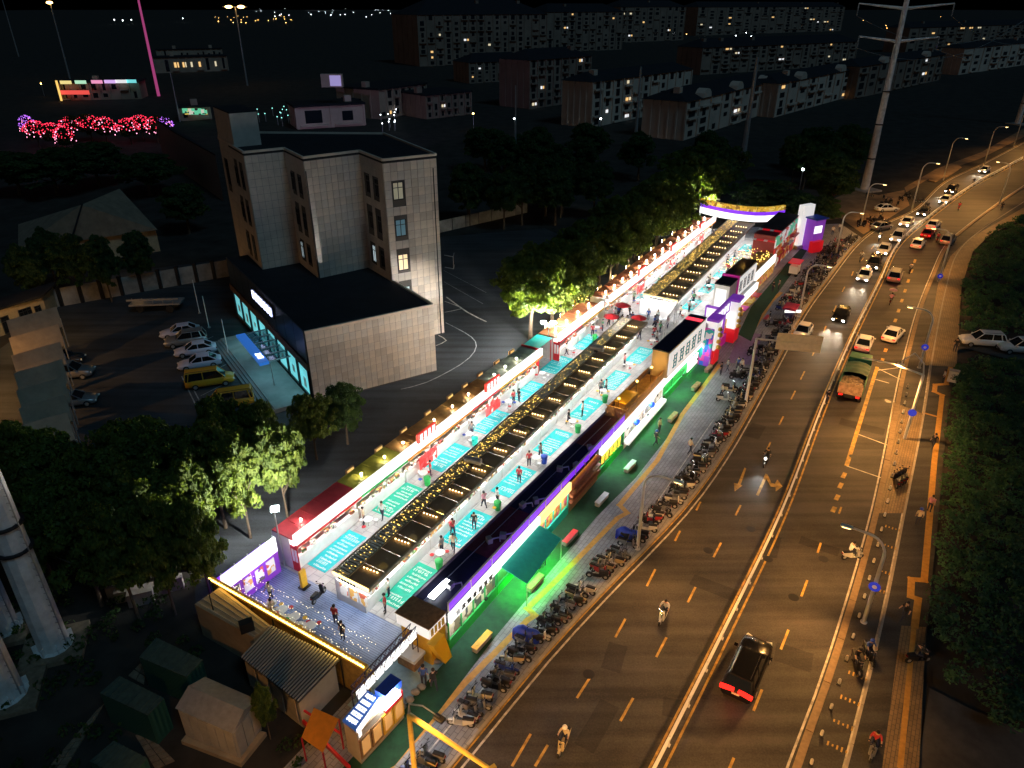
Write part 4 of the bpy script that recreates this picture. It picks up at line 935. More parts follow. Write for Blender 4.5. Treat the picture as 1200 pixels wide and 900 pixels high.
# ================================================================ sheds and containers at the near end
def corrugated(name, col, freq, rough=0.5, axis=0, rot=0.0, depth=0.6):
    m = mat(name, col, rough, 0.2); n, l, b = nodes_of(m)
    tc = n.new('ShaderNodeTexCoord'); mp = n.new('ShaderNodeMapping'); mp.inputs['Rotation'].default_value[2] = rot; wv = n.new('ShaderNodeTexWave')
    wv.inputs['Scale'].default_value = freq; wv.bands_direction = 'XYZ'[axis]; l.new(tc.outputs['Object'], mp.inputs['Vector']); l.new(mp.outputs[0], wv.inputs['Vector'])
    bp = n.new('ShaderNodeBump'); bp.inputs['Strength'].default_value = depth; bp.inputs['Distance'].default_value = 0.06; l.new(wv.outputs['Fac'], bp.inputs['Height']); l.new(bp.outputs[0], b.inputs['Normal'])
    return m
SH = {'tan': mat('tan_panel', (0.36, 0.27, 0.17), 0.6, var=0.2, scale=0.8), 'beige': mat('beige_panel', (0.42, 0.38, 0.32), 0.6, var=0.15, scale=0.8),
      'green': corrugated('green_container_sheet', (0.025, 0.10, 0.075), 3.0)}
def px_block(t, name, pts, z0, z1, m):   # pts: roof corners in the photo at height z1
    return MB().prism([G2(x, y, z1) for x, y in pts], z0, z1).obj(name, m, t)
def ribs_on(t, q, n, z, m, name='rib', w=0.06, h=0.05, along=0):
    q = [G(x, y, z) for x, y in q]
    for k in range(n):
        f = (k + 0.5) / n
        a, b = (q[0].lerp(q[1], f), q[3].lerp(q[2], f)) if along == 0 else (q[0].lerp(q[3], f), q[1].lerp(q[2], f))
        MB().beam(a + Vector((0, 0, h / 2)), b + Vector((0, 0, h / 2)), w, h).obj(name, m, t)
t = thing('flat_cabin', 'tan flat roofed cabin under the gold lit terrace edge', 'cabin', G(268, 730))
q = [(228, 708), (258, 688), (317, 733), (297, 747)]; px_block(t, 'wall', q, -0.2, 2.5, SH['tan']); px_block(t, 'roof', q, 2.5, 2.62, SH['tan']); ribs_on(t, q, 5, 2.62, SH['beige'], 'roof_seam', 0.04, 0.03, 0)
MB().box(G(290, 738, 2.65) + Vector((0, 0, 0.35)), (0.8, 0.5, 0.7), 0.5).obj('roof_box', DARKMETAL, t); MB().tube([G(250, 715, 2.6), G(250, 715, 2.6) + Vector((0, 0, 1.3))], 0.04, 6).obj('vent_pole', DARKMETAL, t)
t = thing('ribbed_shed', 'shed with dark ribbed metal roof leaning on the gold lit terrace', 'shed', G(330, 800))
q = [(317, 733), (398, 773), (350, 823), (282, 770)]; NAVYR = mat('dark_ribbed_sheet', (0.06, 0.062, 0.075), 0.4, 0.5, var=0.2)
px_block(t, 'wall', [(322, 740), (392, 775), (349, 818), (287, 770)], -0.2, 2.3, SH['beige']); px_block(t, 'roof', q, 2.5, 2.58, NAVYR); ribs_on(t, q, 26, 2.58, mat('light_catching_rib_metal', (0.5, 0.5, 0.5), 0.35, 0.4), 'roof_rib', 0.06, 0.09, 0)  # ribs made paler than the sheet for the light they catch
for k in range(4):
    a, b = G(286, 771, 2.3), G(348, 819, 2.3); p = a.lerp(b, 0.12 + 0.25 * k); d = (b - a).normalized(); MB().box((p.x + d.y * 0.06, p.y - d.x * 0.06, 1.15), (0.9, 0.06, 2.0), math.atan2(d.y, d.x)).obj('door' if k % 2 else 'wall_sheet', mat('shed_door', (0.32, 0.27, 0.2), 0.6, var=0.2), t)
t = thing('beige_shed', 'beige panel shed with a low pitched grey roof on a plinth', 'shed', G(262, 870))
b4 = [Vector((*p, 0)) for p in ((-17.6, 28.4), (-14.1, 26.8), (-14.8, 24.9), (-18.3, 26.5))]
px_block(t, 'wall', [(240, 797), (299, 822), (273, 857), (208, 830)], 0.0, 2.3, SH['beige'])
r_ = [G(x, y, 2.45) for x, y in [(240, 793), (302, 820), (273, 860), (205, 830)]]; rd0, rd1 = r_[0].lerp(r_[3], 0.5) + Vector((0, 0, .5)), r_[1].lerp(r_[2], 0.5) + Vector((0, 0, .5))
mb = MB(); mb.add(r_ + [rd0, rd1], [(0, 1, 5, 4), (1, 2, 5), (2, 3, 4, 5), (3, 0, 4), (0, 3, 2, 1)]); mb.obj('roof', mat('grey_roof_board', (0.27, 0.25, 0.23), 0.6, var=0.15), t)
MB().prism([G2(x, y, 0.1) for x, y in [(236, 838), (312, 858), (282, 895), (212, 868)]], -0.2, 0.1).obj('plinth', SH['tan'], t)
a, b = G(210, 831, 2.3), G(272, 857, 2.3)
for k in range(6):
    p = a.lerp(b, (k + 0.5) / 6); d = (b - a).normalized(); MB().box((p.x + d.y * 0.03, p.y - d.x * 0.03, 1.2), ((b - a).length / 6 - 0.05, 0.05, 2.0), math.atan2(d.y, d.x)).obj('wall_panel', SH['beige'], t)
a, b = G(273, 857, 2.3), G(299, 822, 2.3)
for k in range(3):
    p = a.lerp(b, (k + 0.5) / 3); d = (b - a).normalized(); MB().box((p.x + d.y * 0.03, p.y - d.x * 0.03, 1.2), ((b - a).length / 3 - 0.05, 0.05, 2.0), math.atan2(d.y, d.x)).obj('wall_panel', SH['beige'], t)
for q, lb in (([(183, 747), (237, 773), (218, 793), (163, 770)], 'green corrugated container nearest the flat tan cabin'), ([(140, 792), (192, 818), (173, 838), (117, 812)], 'green corrugated container beside the ochre paver path'), ([(133, 868), (172, 888), (150, 915), (105, 892)], 'green corrugated container at the end of the paver path')):
    t = thing('green_container', lb, 'container', G(q[3][0], q[3][1])); px_block(t, 'body', q, -0.15, 2.3, SH['green']); px_block(t, 'lid', [(x * 1.0, y) for x, y in q], 2.3, 2.38, mat('dull_green_lid', (0.05, 0.085, 0.07), 0.7, var=0.25)); ribs_on(t, q, 8, 2.38, MATS['dull_green_lid'], 'lid_rib', 0.05, 0.04, 0)
# loose paver paths in the soil
PV = mat('ochre_paver', (0.20, 0.15, 0.10), 0.85, var=0.3, scale=3)
pth = MB(); pp = struct('paver_path', MB().sheet([G2(x, y) for x, y in [(110, 832), (124, 822), (60, 905), (40, 905)]], -0.16), SOIL)
for a0, a1, b0, b1, n in (((112, 832), (122, 822), (50, 905), (72, 905), 9), ((158, 860), (172, 857), (182, 900), (205, 890), 6), ((150, 790), (168, 800), (165, 775), (172, 780), 2)):
    for k in range(n):
        f0, f1 = k / n, (k + 0.86) / n; L0, L1, R0, R1 = G(*a0).lerp(G(*b0), f0), G(*a0).lerp(G(*b0), f1), G(*a1).lerp(G(*b1), f0), G(*a1).lerp(G(*b1), f1)
        for j in range(2): MB().prism([L0.lerp(R0, j * .52)[:2], L0.lerp(R0, j * .52 + .46)[:2], L1.lerp(R1, j * .52 + .46)[:2], L1.lerp(R1, j * .52)[:2]], -0.2, -0.12 + rng.random() * 0.03).obj('paver', PV, pp)
rub = thing('rubble_wall', 'low broken ochre wall under the grove behind the market', 'wall', G(175, 690))
for k, (x, y) in enumerate([(150, 696), (165, 700), (182, 690), (200, 684), (140, 690)]): MB().box(G(x, y, 0.3), (1.6, 0.5, 0.9 + 0.2 * (k % 2)), 0.35).obj('masonry_block', CONCRETE, rub)
# orange awning and red framed kiosk
t = thing('orange_awning', 'orange canvas awning on a red frame beside the booth', 'awning', G(375, 875))
q = [G(x, y, 2.4) for x, y in [(368, 830), (397, 843), (377, 875), (352, 857)]]; q[2].z = 1.9; q[3].z = 1.9
mb = MB(); mb.hexa(q, [p + Vector((0, 0, .05)) for p in q]); mb.obj('cloth', ORANGE, t)
for p in q: MB().tube([(p.x, p.y, -0.15), p], 0.05, 6).obj('post', RED, t)
mb = MB(); mb.beam(G(352, 830, 1.0), G(400, 860, 1.0), 0.1, 0.1); mb.beam(G(350, 840, 0.3), G(410, 900, 0.3), 0.12, 0.3); mb.obj('red_rail', RED, t)
lamp('POINT', G(374, 852, 1.6), 10, (1, 0.5, 0.15), t, 0.1)
# ================================================================ night market
TILE = paving('pale_aisle_tiles', (0.52, 0.52, 0.52), (0.44, 0.44, 0.45), (0.27, 0.27, 0.28), 0.8, 0.8, SDIR, 0.35)
struct('aisle_floor', MB().sheet([MP(*p)[:2] for p in [(-0.2, -0.18), (101, -0.18), (101, 0.86), (-0.2, 0.86)]], 0.008), TILE)
DECK = paving('blue_deck_boards', (0.30, 0.38, 0.58), (0.24, 0.32, 0.52), (0.12, 0.15, 0.25), 2.4, 0.16, SDIR - R(90), 0.45)
struct('deck', MB().sheet([MP(*p)[:2] for p in [(-5.2, -0.16), (-0.22, -0.16), (-0.22, 0.82), (-5.2, 0.82)]], 0.010), DECK)
TURF = mat('artificial_turf', (0.010, 0.055, 0.024), 0.9, var=0.25, scale=2.0, bump=0.2)
turf = struct('turf_carpet', MB().sheet([G2(*p) for p in [(430, 915), (463, 897), (517, 830), (580, 747), (653, 660), (700, 605), (745, 560), (800, 490), (826, 447), (842, 424)]] + [MP(49, 0.86)[:2], MP(0, 0.9)[:2], MP(-1, 1.0)[:2], MP(-9.5, 1.0)[:2]], 0.006), TURF)
struct('turf_carpet', MB().sheet([G2(*p) for p in [(880, 400), (893, 368), (930, 318), (948, 290), (936, 288), (915, 318), (880, 360), (865, 392)]], 0.006), TURF)
struct('entry_carpet', MB().sheet([MP(*p)[:2] for p in [(-6.4, 0.80), (-0.9, 0.80), (-0.9, 1.02), (-6.4, 1.02)]], 0.012), mat('pale_blue_carpet', (0.30, 0.45, 0.52), 0.8, var=0.15))
struct('gate_violet_light', MB().sheet([G2(*p) for p in [(852, 425), (868, 388), (893, 392), (885, 428)]], 0.005), mat('violet_lit_paving', (0.22, 0.14, 0.26), 0.6, var=0.2))  # violet light on the gate paving, put into its colour

MENU = mottled('printed_menu_board', [(0.8, 0.78, 0.74), (0.75, 0.72, 0.66), (0.55, 0.12, 0.06), (0.8, 0.78, 0.72), (0.7, 0.4, 0.1), (0.78, 0.76, 0.74), (0.12, 0.1, 0.1)], 2.2, emit=0.18)
GOODS = mottled('stall_goods', [(0.55, 0.5, 0.42), (0.3, 0.12, 0.06), (0.6, 0.58, 0.5), (0.1, 0.1, 0.1), (0.5, 0.28, 0.08), (0.7, 0.68, 0.65), (0.35, 0.05, 0.04), (0.15, 0.25, 0.1)], 4.0)
ROOFBULB = glow('roof_bulb', (1.0, 0.9, 0.68), 120.0)
def vent(parent, s, u, z):
    p = MP(s, u, z); b_ = MB().lathe(p, [(0.1, 0), (0.1, 0.06), (0.04, 0.08), (0.04, 0.2), (0.06, 0.22)], 8).obj('roof_lamp', STEEL, parent); MB().ball(p + Vector((0, 0, 0.28)), 0.10 if s > 38 else 0.07, 8, 5).obj('bulb', ROOFBULB, b_)
ROOFS = {'red': mat('red_stall_roof', (0.45, 0.035, 0.05), 0.5, var=0.2, scale=1), 'olive': mat('olive_stall_roof', (0.30, 0.27, 0.035), 0.55, var=0.25, scale=1), 'brown': mat('brown_stall_roof', (0.32, 0.16, 0.045), 0.55, var=0.3, scale=1),
         'grey': mat('grey_green_stall_roof', (0.19, 0.22, 0.19), 0.5, var=0.3, scale=1), 'rust': mat('rust_stall_roof', (0.34, 0.10, 0.04), 0.55, var=0.3, scale=1)}
def back_stall(s0, s1, roof, trim, label, feature=None, dz=0.0, seed=0):
    uo, g = -0.185, 0.03; t = thing('market_stall', label, 'stall', MP((s0 + s1) / 2, -0.1, 0), 'stalls of the back row'); r_ = random.Random(seed + 50)
    s0 += g; s1 -= g; z = 2.78 + dz
    MB().sbox(s0, s1, uo, -0.025, z, z + 0.10).obj('roof', ROOFS[roof], t)
    mb = MB(); n = max(2, int((s1 - s0) / 1.2))
    for k in range(1, n): q = s0 + (s1 - s0) * k / n; mb.sbox(q - 0.025, q + 0.025, uo + 0.002, -0.027, z + 0.101, z + 0.135)
    mb.obj('roof_seam', ROOFS[roof], t)
    mb = MB(); mb.sbox(s0, s1, uo - 0.004, uo + 0.004, 0, z - 0.002); mb.sbox(s0, s0 + 0.06, uo + 0.005, -0.055, 0, z - 0.002); mb.sbox(s1 - 0.06, s1, uo + 0.005, -0.055, 0, z - 0.002); mb.obj('wall', OFFWHITE, t)
    MB().sbox(s0, s1, -0.022, 0.0, z - 0.32, z + 0.5).obj('fascia', LED_WHITE, t)
    MB().sbox(s0, s1, -0.018, 0.004, z - 0.52, z - 0.325).obj('fascia_trim', trim, t)
    MB().sbox(s0 + 0.1, s1 - 0.1, -0.050, -0.030, 0.0, 1.02).obj('counter', WHITE, t)
    w = (s1 - s0 - 0.3) / 3
    for k in range(3): MB().sbox(s0 + 0.15 + k * w, s0 + 0.10 + (k + 1) * w, -0.085, -0.080, 1.05, 2.2).obj('menu_board', MENU, t)
    mb = MB()
    for k in range(7):
        a = s0 + 0.3 + r_.random() * (s1 - s0 - 1.0); mb.sbox(a, a + 0.25 + r_.random() * 0.4, -0.048, -0.033, 1.022, 1.12 + r_.random() * 0.3)
    tag(mb.obj('goods', GOODS, t), kind='stuff')
    MB().sbox(s0 + 0.1, s1 - 0.1, -0.040, -0.034, z - 0.40, z - 0.345).obj('light_tube', LED_TUBE, t)
    for k in range(2 if s0 > 38 else 1 + (seed % 2)): vent(t, s0 + (s1 - s0) * (0.25 + 0.5 * k), -0.09, z + 0.1)
    if feature == 'redsign':
        b_ = MB().sbox(s1 - 2.6, s1 - 0.1, -0.004, 0.012, z + 0.5, z + 1.35).obj('red_sign', glow('red_lit_sign', (0.85, 0.05, 0.03), 0.25), t)
        glyphs(b_, lambda x, y: MP(s1 - 2.5 + x, 0.0145, z + 0.55 + y), 4, 2.3, 0.75, LED_WHITE, seed, 'sign_character', 0.1)
        MB().sbox(s1 - 2.6, s1 - 0.1, 0.006, 0.012, 0.6, 1.9).obj('red_menu', mottled('red_menu_print', [(0.6, 0.03, 0.03), (0.75, 0.7, 0.65), (0.6, 0.05, 0.05), (0.7, 0.1, 0.1)], 2.5, emit=0.14), t)
    if feature == 'endwall':
        MB().sbox(s0 - 0.02, s0 + 0.02, -0.054, 0.0, 0.0, z - 0.5).obj('end_panel', RED, t)
        for k in range(2): MB().sbox(s0 - 0.05, s0 - 0.021, -0.045 + k * 0.022, -0.030 + k * 0.022, 0.9, 2.0).obj('poster', WHITE, t)
    return t
spec = [(0, 6.8, 'red', RED, 'dull red roofed stall facing the blue deck', 'endwall'), (6.8, 12.6, 'olive', GREEN, 'olive roofed stall with a green trim under its white fascia', None),
        (12.6, 16.6, 'brown', ORANGE, 'brown roofed stall with a red sign standing above its fascia', 'redsign'), (16.6, 22.4, 'brown', ORANGE, 'brown roofed stall with orange trim right after the red sign', None),
        (22.4, 27.2, 'brown', RED, 'brown roofed stall with second red sign and red trim', 'redsign'), (27.2, 31.6, 'grey', YELLOW, 'grey green roofed stall with a yellow trim', None), (31.6, 36.2, 'grey', ORANGE, 'grey roofed stall last before the teal covered gap', None),
        (40.2, 46.0, 'rust', RED, 'rust roofed stall beyond the twin flood lamp with red end wall', 'endwall'), (46.0, 52.2, 'rust', YELLOW, 'rust roofed stall just before the yellow lit side arch', None),
        (54.4, 60.0, 'rust', YELLOW, 'rust roofed stall just past the yellow lit side arch', None), (60.0, 66.0, 'rust', RED, 'rust roofed stall opposite the front of the second hall', 'redsign'), (66.0, 72.0, 'rust', ORANGE, 'rust roofed stall with orange trim halfway along the second hall', None),
        (72.0, 79.0, 'rust', RED, 'rust roofed stall with red sign past the second hall middle', 'redsign'), (79.0, 86.0, 'rust', YELLOW, 'rust roofed stall with yellow trim, third from the arched gate', None), (86.0, 93.0, 'rust', RED, 'rust roofed stall with red sign, second from the arched gate', 'redsign'), (93.0, 100.0, 'rust', ORANGE, 'rust roofed stall beside the arched gate', None)]
for k, (a, b, r_, tr, lb, ft) in enumerate(spec): back_stall(a, b, r_, tr, lb, ft, 0.02 * (k % 3), k)
# teal covered gap with red end posts
t = thing('teal_canopy', 'teal flat canopy over the gap beside the twin flood lamp', 'canopy', MP(38.2, -0.15, 0))
MB().sbox(36.5, 40.0, -0.19, -0.06, 2.72, 2.8).obj('roof', TEAL, t)
for s_, u_ in ((36.6, -0.185), (39.9, -0.185), (36.6, -0.065), (39.9, -0.065)): MB().tube([MP(s_, u_, 0), MP(s_, u_, 2.72)], 0.06, 6).obj('post', RED, t)
MB().sbox(36.35, 36.5, -0.19, -0.04, 0, 3.0).obj('red_end_panel', RED, t)
t = thing('side_arch', 'yellow lit arch at the back entrance beside the trees', 'arch', MP(53.3, -0.22, 0))
mb = MB(); mb.tube([MP(52.4, -0.3 + 0.18 * math.sin(math.pi * k / 8), 0.5) * 0 + MP(52.3 + 0.0, -0.33, 0) .lerp(MP(54.3, -0.33, 0), k / 8) + Vector((0, 0, 2.2 + 1.4 * math.sin(math.pi * k / 8))) for k in range(9)], 0.12, 6); mb.obj('arch_tube', LED_GOLD, t)
for s_ in (52.3, 54.3): MB().tube([MP(s_, -0.33, 0), MP(s_, -0.33, 2.2)], 0.1, 6).obj('post', YELLOW, t)
mb = MB()
for k in range(9):
    a = MP(52.3, -0.33, 0).lerp(MP(54.3, -0.33, 0), k / 8) + Vector((0, 0, 2.2 + 1.4 * math.sin(math.pi * k / 8))); b = MP(52.3, -0.2, 0).lerp(MP(54.3, -0.2, 0), k / 8) + Vector((0, 0, 2.2 + 1.4 * math.sin(math.pi * k / 8))); mb.beam(a, b, 0.07, 0.07)
mb.obj('arch_ribs', LED_GOLD, t)
# light box signs along the back row; outer glow added for trees and wall
LBOXO = glow('added_amber_outer_glow', (1.0, 0.5, 0.14), 9.0); LBOXT = glow('added_pale_outer_glow', (1.0, 0.86, 0.5), 24.0); LBOX = glow('amber_light_box', (1.0, 0.6, 0.2), 0.3)
for k, s_ in enumerate([8.6, 12.2, 15.6, 19.2, 22.8, 25.4, 28.2, 31.5, 34.6, 43, 47, 50.5, 58, 63, 68, 73, 78, 83, 88, 93]):
    t = thing('light_box_sign', 'small amber light box sign on the outer edge of the back stalls', 'sign', MP(s_, -0.20, 0), 'amber light boxes on the back row')
    MB().sbox(s_ - 0.45, s_ + 0.45, -0.212, -0.200, 2.3, 3.0).obj('frame', WOOD, t); MB().sbox(s_ - 0.36, s_ + 0.36, -0.2, -0.197, 2.38, 2.92).obj('lit_face', LBOX, t); MB().sbox(s_ - 0.36, s_ + 0.36, -0.216, -0.2125, 2.38, 2.92).obj('lit_face', LBOXT if s_ > 38 else LBOXO, t); MB().tube([MP(s_, -0.206, 0), MP(s_, -0.206, 2.3)], 0.04, 5).obj('post', DARKMETAL, t)

# ---- covered halls in the middle
LED_STREET = glow('added_pavement_tube', (0.86, 0.9, 1.0), 34.0); LED_END = glow('added_deck_tube', (0.8, 0.88, 1.0), 9.0)
SLAT = mat('gold_lit_roof_slat', (0.74, 0.58, 0.33), 0.45, 0.0, var=0.25, scale=2)  # gold light falling on the slats is put into this colour
SLAT2 = mat('silver_roof_slat', (0.68, 0.62, 0.54), 0.45, 0.0, var=0.3, scale=2)
LED_SOFT = glow('soft_gold_tube', (1.0, 0.66, 0.2), 1.6)
PANEL = mat('smoked_roof_sheet', (0.22, 0.14, 0.075), 0.5, alpha=0.93, spec=0.3)
def hall(s0, s1, U0, U1, label, name_lit, gold, seed):
    t = thing('stall_hall', label, 'market hall', MP((s0 + s1) / 2, (U0(s0) + U1(s0)) / 2, 0)); Z = 2.85; r_ = random.Random(seed)
    um = lambda s: U0(s) + (U1(s) - U0(s)) * 0.38
    def strip_box(mb, a, b, ua, ub, z0, z1):
        q = [(a, ua(a)), (b, ua(b)), (b, ub(b)), (a, ub(a))]; return mb.hexa([MP(x, y, z0) for x, y in q], [MP(x, y, z1) for x, y in q])
    n = int((s1 - s0) / 0.27); me_cache = {}
    nsl = min(n, 185); stp = (s1 - s0) / nsl
    for k in range(nsl):
        a = s0 + k * stp; w = stp * 0.52
        strip_box(MB(), a, a + w, lambda s: U0(s), lambda s: um(s) - 0.003, Z + 0.02, Z + 0.07 + 0.02 * r_.random()).obj('roof_slat', SLAT if gold(a) else SLAT2, t)
    strip_box(MB(), s0 + 0.1, s1 - 0.1, lambda s: U0(s) + 0.004, lambda s: um(s) - 0.008, Z - 0.06, Z - 0.01).obj('added_slat_backing', mat('brown_slat_backing', (0.26, 0.18, 0.09), 0.6, var=0.3), t)  # panel added to shut out tube light and darken the slat gaps
    mb = MB()
    for k in range(int((s1 - s0) * 11)):
        a = s0 + r_.random() * (s1 - s0)
        if gold(a) or r_.random() < .5: mb.ball(MP(a, U0(a) + (um(a) - U0(a)) * r_.uniform(.05, .95), Z + 0.09), 0.024, 4, 3)
    tag(mb.obj('fairy_lamps', LED_GOLD, t), kind='stuff')  # glowing beads added so the slats glitter gold
    m = int((s1 - s0) / 1.7)
    for k in range(m):
        a, b = s0 + (s1 - s0) * k / m, s0 + (s1 - s0) * (k + 1) / m; strip_box(MB(), a + 0.03, b - 0.03, um, lambda s: U1(s) - 0.006, Z, Z + 0.03).obj('roof_sheet', PANEL, t)
    mb = MB()
    for f in (lambda s: U0(s) - 0.006, lambda s: um(s) - 0.002, lambda s: U1(s) - 0.005):
        strip_box(mb, s0, s1, f, lambda s, f=f: f(s) + 0.008, Z - 0.12, Z + 0.1)
    mb.obj('roof_beam', mat('tan_roof_beam', (0.30, 0.24, 0.16), 0.5), t)
    BULB = MB().ball((0, 0, 0), 0.06, 8, 5).obj('bulb', LED_WARM); bm_ = BULB.data; bpy.data.objects.remove(BULB)
    nb = int((s1 - s0) / 3.35)
    for k in range(nb):
        a = s0 + 1.3 + k * 3.35; pa, pb = MP(a, um(a) + 0.02, Z + 0.2), MP(a + 0.12, U1(a) - 0.025, Z + 0.2)
        row = MB().beam(pa, pb, 0.03, 0.03).obj('bulb_row', DARKMETAL, t)
        for j in range(5):
            o = bpy.data.objects.new('bulb', bm_); C.objects.link(o); o.parent = row; o.location = pa.lerp(pb, (j + 0.5) / 5) - Vector((0, 0, 0.06))
    # inside: counters, posts, goods, kitchen lamps
    strip_box(MB(), s0 + 0.6, s1 - 0.6, lambda s: U1(s) - 0.085, lambda s: U1(s) - 0.065, 0, 1.05).obj('counter', WHITE, t)
    strip_box(MB(), s0 + 0.6, s1 - 0.6, lambda s: U0(s) + 0.035, lambda s: U0(s) + 0.055, 0, 1.05).obj('counter', WHITE, t)
    strip_box(MB(), s0 + 0.35, s0 + 0.6, lambda s: U0(s) - 0.03, lambda s: U1(s) - 0.065, 0, 1.9).obj('end_wall', WHITE, t)
    sg = strip_box(MB(), s0 + 0.02, s0 + 0.3, lambda s: U0(s) - 0.004, lambda s: U1(s) + 0.0, Z - 0.5, Z - 0.125).obj('end_sign', SIGN_WHITE, t)
    strip_box(MB(), s0 - 0.06, s0 + 0.015, lambda s: U0(s) - 0.004, lambda s: U1(s), Z - 0.12, Z + 0.06).obj('gold_edge', LED_SOFT, t)
    for k in range(3): ua_ = U0(s0) + (U1(s0) - U0(s0)) * (0.02 + .28 * k); strip_box(MB(), s0 + 0.31, s0 + 0.345, lambda s: ua_, lambda s: ua_ + 0.05, 0.7, 1.7).obj('poster', MENU, t)
    strip_box(MB(), s0 + 0.05, s0 + 0.28, lambda s: U0(s) + 0.01, lambda s: U1(s) - 0.01, Z - 0.6, Z - 0.55).obj('light_tube', LED_END, t)  # tube added to brighten the deck
    um2 = (U0(s0) + U1(s0)) / 2
    glyphs(sg, lambda x, y: MP(s0 - 0.02, um2 - 0.09 + x * 0.08, Z - 0.44 + y), 6, 1.5, 0.25, DARKMETAL, seed)
    q = int((s1 - s0) / 3.6)
    for k in range(q + 1):
        a = s0 + 0.7 + (s1 - s0 - 1.4) * k / q
        for f in (lambda s: U1(s) - 0.07, lambda s: U0(s) + 0.045): p = MP(a, f(a), 0); MB().box((p.x, p.y, 1.42), (0.09, 0.09, 2.8), SDIR).obj('post', OFFWHITE, t)
    mb = MB()
    for k in range(int((s1 - s0) * 2.2)):
        a = s0 + 0.8 + r_.random() * (s1 - s0 - 2); L = 0.2 + r_.random() * 0.5; sd = r_.random() < 0.6
        f = (lambda s: U1(s) - 0.083) if sd else (lambda s: U0(s) + 0.038); strip_box(mb, a, a + L, f, lambda s, f=f: f(s) + 0.014, 1.052, 1.15 + r_.random() * 0.4)
    tag(mb.obj('goods', GOODS, t), kind='stuff')
    nm = int((s1 - s0) / 2.4)
    for k in range(nm):
        a = s0 + 0.9 + k * 2.4
        if r_.random() < 0.65: strip_box(MB(), a, a + 1.6, lambda s: U1(s) - 0.095, lambda s: U1(s) - 0.09, 1.5, 2.2).obj('menu_board', MENU, t)
    mb = MB(); strip_box(mb, s0 + 0.2, s1 - 0.2, lambda s: U1(s) - 0.022, lambda s: U1(s) - 0.015, Z - 0.32, Z - 0.24); mb.obj('light_tube', LED_TUBE, t)
    strip_box(MB(), s0 + 0.2, s1 - 0.2, lambda s: U0(s) + 0.012, lambda s: U0(s) + 0.018, Z - 0.32, Z - 0.24).obj('light_tube', LED_TUBE, t)
    seg = 12
    for k in range(seg):
        a, b = s0 + (s1 - s0) * k / seg, s0 + (s1 - s0) * (k + 1) / seg
        strip_box(MB(), a + 0.3, b - 0.3, lambda s: um(s) - 0.05, lambda s: um(s) - 0.042, Z - 0.30, Z - 0.26).obj('warm_tube', LED_SOFT, t)
    nb2 = int((s1 - s0) / 3.35)
    for k in range(nb2):     # pans and lamps glimpsed through the smoked sheet
        a = s0 + 2.7 + k * 3.35; p = MP(a, um(a) + 0.06, 2.2); MB().lathe(p, [(0.34, 0), (0.12, 0.3), (0.04, 0.34)], 10).obj('kitchen_lamp', LED_WARM if k % 2 else LED_GOLD, t)
    # skirting strip under the eave facing the street aisle
    strip_box(MB(), s0, s1, lambda s: U1(s) - 0.004, lambda s: U1(s) + 0.004, Z - 0.2, Z - 0.02).obj('eave_strip', MATS['tan_roof_beam'], t)
    return t
h1 = hall(-0.8, 49.8, lambda s: 0.330 - 0.0019 * s, lambda s: 0.565 - 0.0025 * s, 'long covered hall with slatted and smoked roof facing the blue deck', 'a', lambda s: 5 < s < 27, 1)
h2 = hall(58.4, 100.2, lambda s: 0.185 - 0.0015 * (s - 58.4), lambda s: 0.478 - 0.0023 * (s - 58.4), 'long covered hall between the open square and the arched gate', 'b', lambda s: True, 2)
for a, b in ((14.5, 'round end'), (39.5, '')): 
    t = thing('roof_fan', 'drum shaped steel exhaust fan lying on the first hall roof', 'fan', MP(a, 0.42 - 0.0022 * a, 2.9), 'exhaust fans on the hall roof'); p = MP(a, 0.42 - 0.0022 * a, 3.2); ax = Vector((math.cos(SDIR - R(80)), math.sin(SDIR - R(80)), 0)); MB().tube([p - ax * 0.75, p - ax * 0.7, p + ax * 0.7, p + ax * 0.75], [0.2, 0.3, 0.3, 0.2], 12).obj('drum', STEEL, t); MB().box((p.x, p.y, 2.93), (0.9, 0.4, 0.1), SDIR).obj('bracket', DARKMETAL, t)
# ---- printed floor mats in both aisles
MATT = mat('teal_printed_mat', (0.0, 0.46, 0.50), 0.55, var=0.15, scale=3); MATG = mat('green_teal_printed_mat', (0.0, 0.38, 0.26), 0.55, var=0.15, scale=3); PRINT = mat('white_mat_print', (0.72, 0.74, 0.74), 0.6)
def floor_mat(s0, ua, ub, L, label, group, seed, green=False):
    r_ = random.Random(seed); t = thing('floor_mat', label, 'mat', MP(s0 + L / 2, (ua + ub) / 2, 0.01), group)
    MB().sbox(s0, s0 + L, ua, ub, 0.010, 0.030).obj('mat', MATG if green else MATT, t)
    n = 11
    for k in range(n):
        a = s0 + 0.18 + k * (L - 0.36) / n; mb = MB(); big = k in (1, n - 2); pitch = (L - 0.36) / n; W = ub - ua; c0 = r_.uniform(.08, .25); c1 = r_.uniform(.7, .94)
        if r_.random() < .12 and not big: continue
        q = c0
        while q < c1:
            cw = r_.uniform(.05, .085) * (1.3 if big else .8); hh_ = pitch * (0.85 if big else r_.uniform(.3, .6)); x = ua + W * q
            for _ in range(3 if big else 2):
                o_ = r_.uniform(0, hh_ * .8); l_ = r_.uniform(.4, 1) * cw * W * .8; mb.sbox(a + o_, a + o_ + .035, x, x + l_, 0.031, 0.034)
            x2 = x + r_.uniform(.1, .7) * cw * W; mb.sbox(a, a + hh_, x2, x2 + .003, 0.0345, 0.036); q += cw * 1.25
        if mb.v: mb.obj('print_row', PRINT, t)
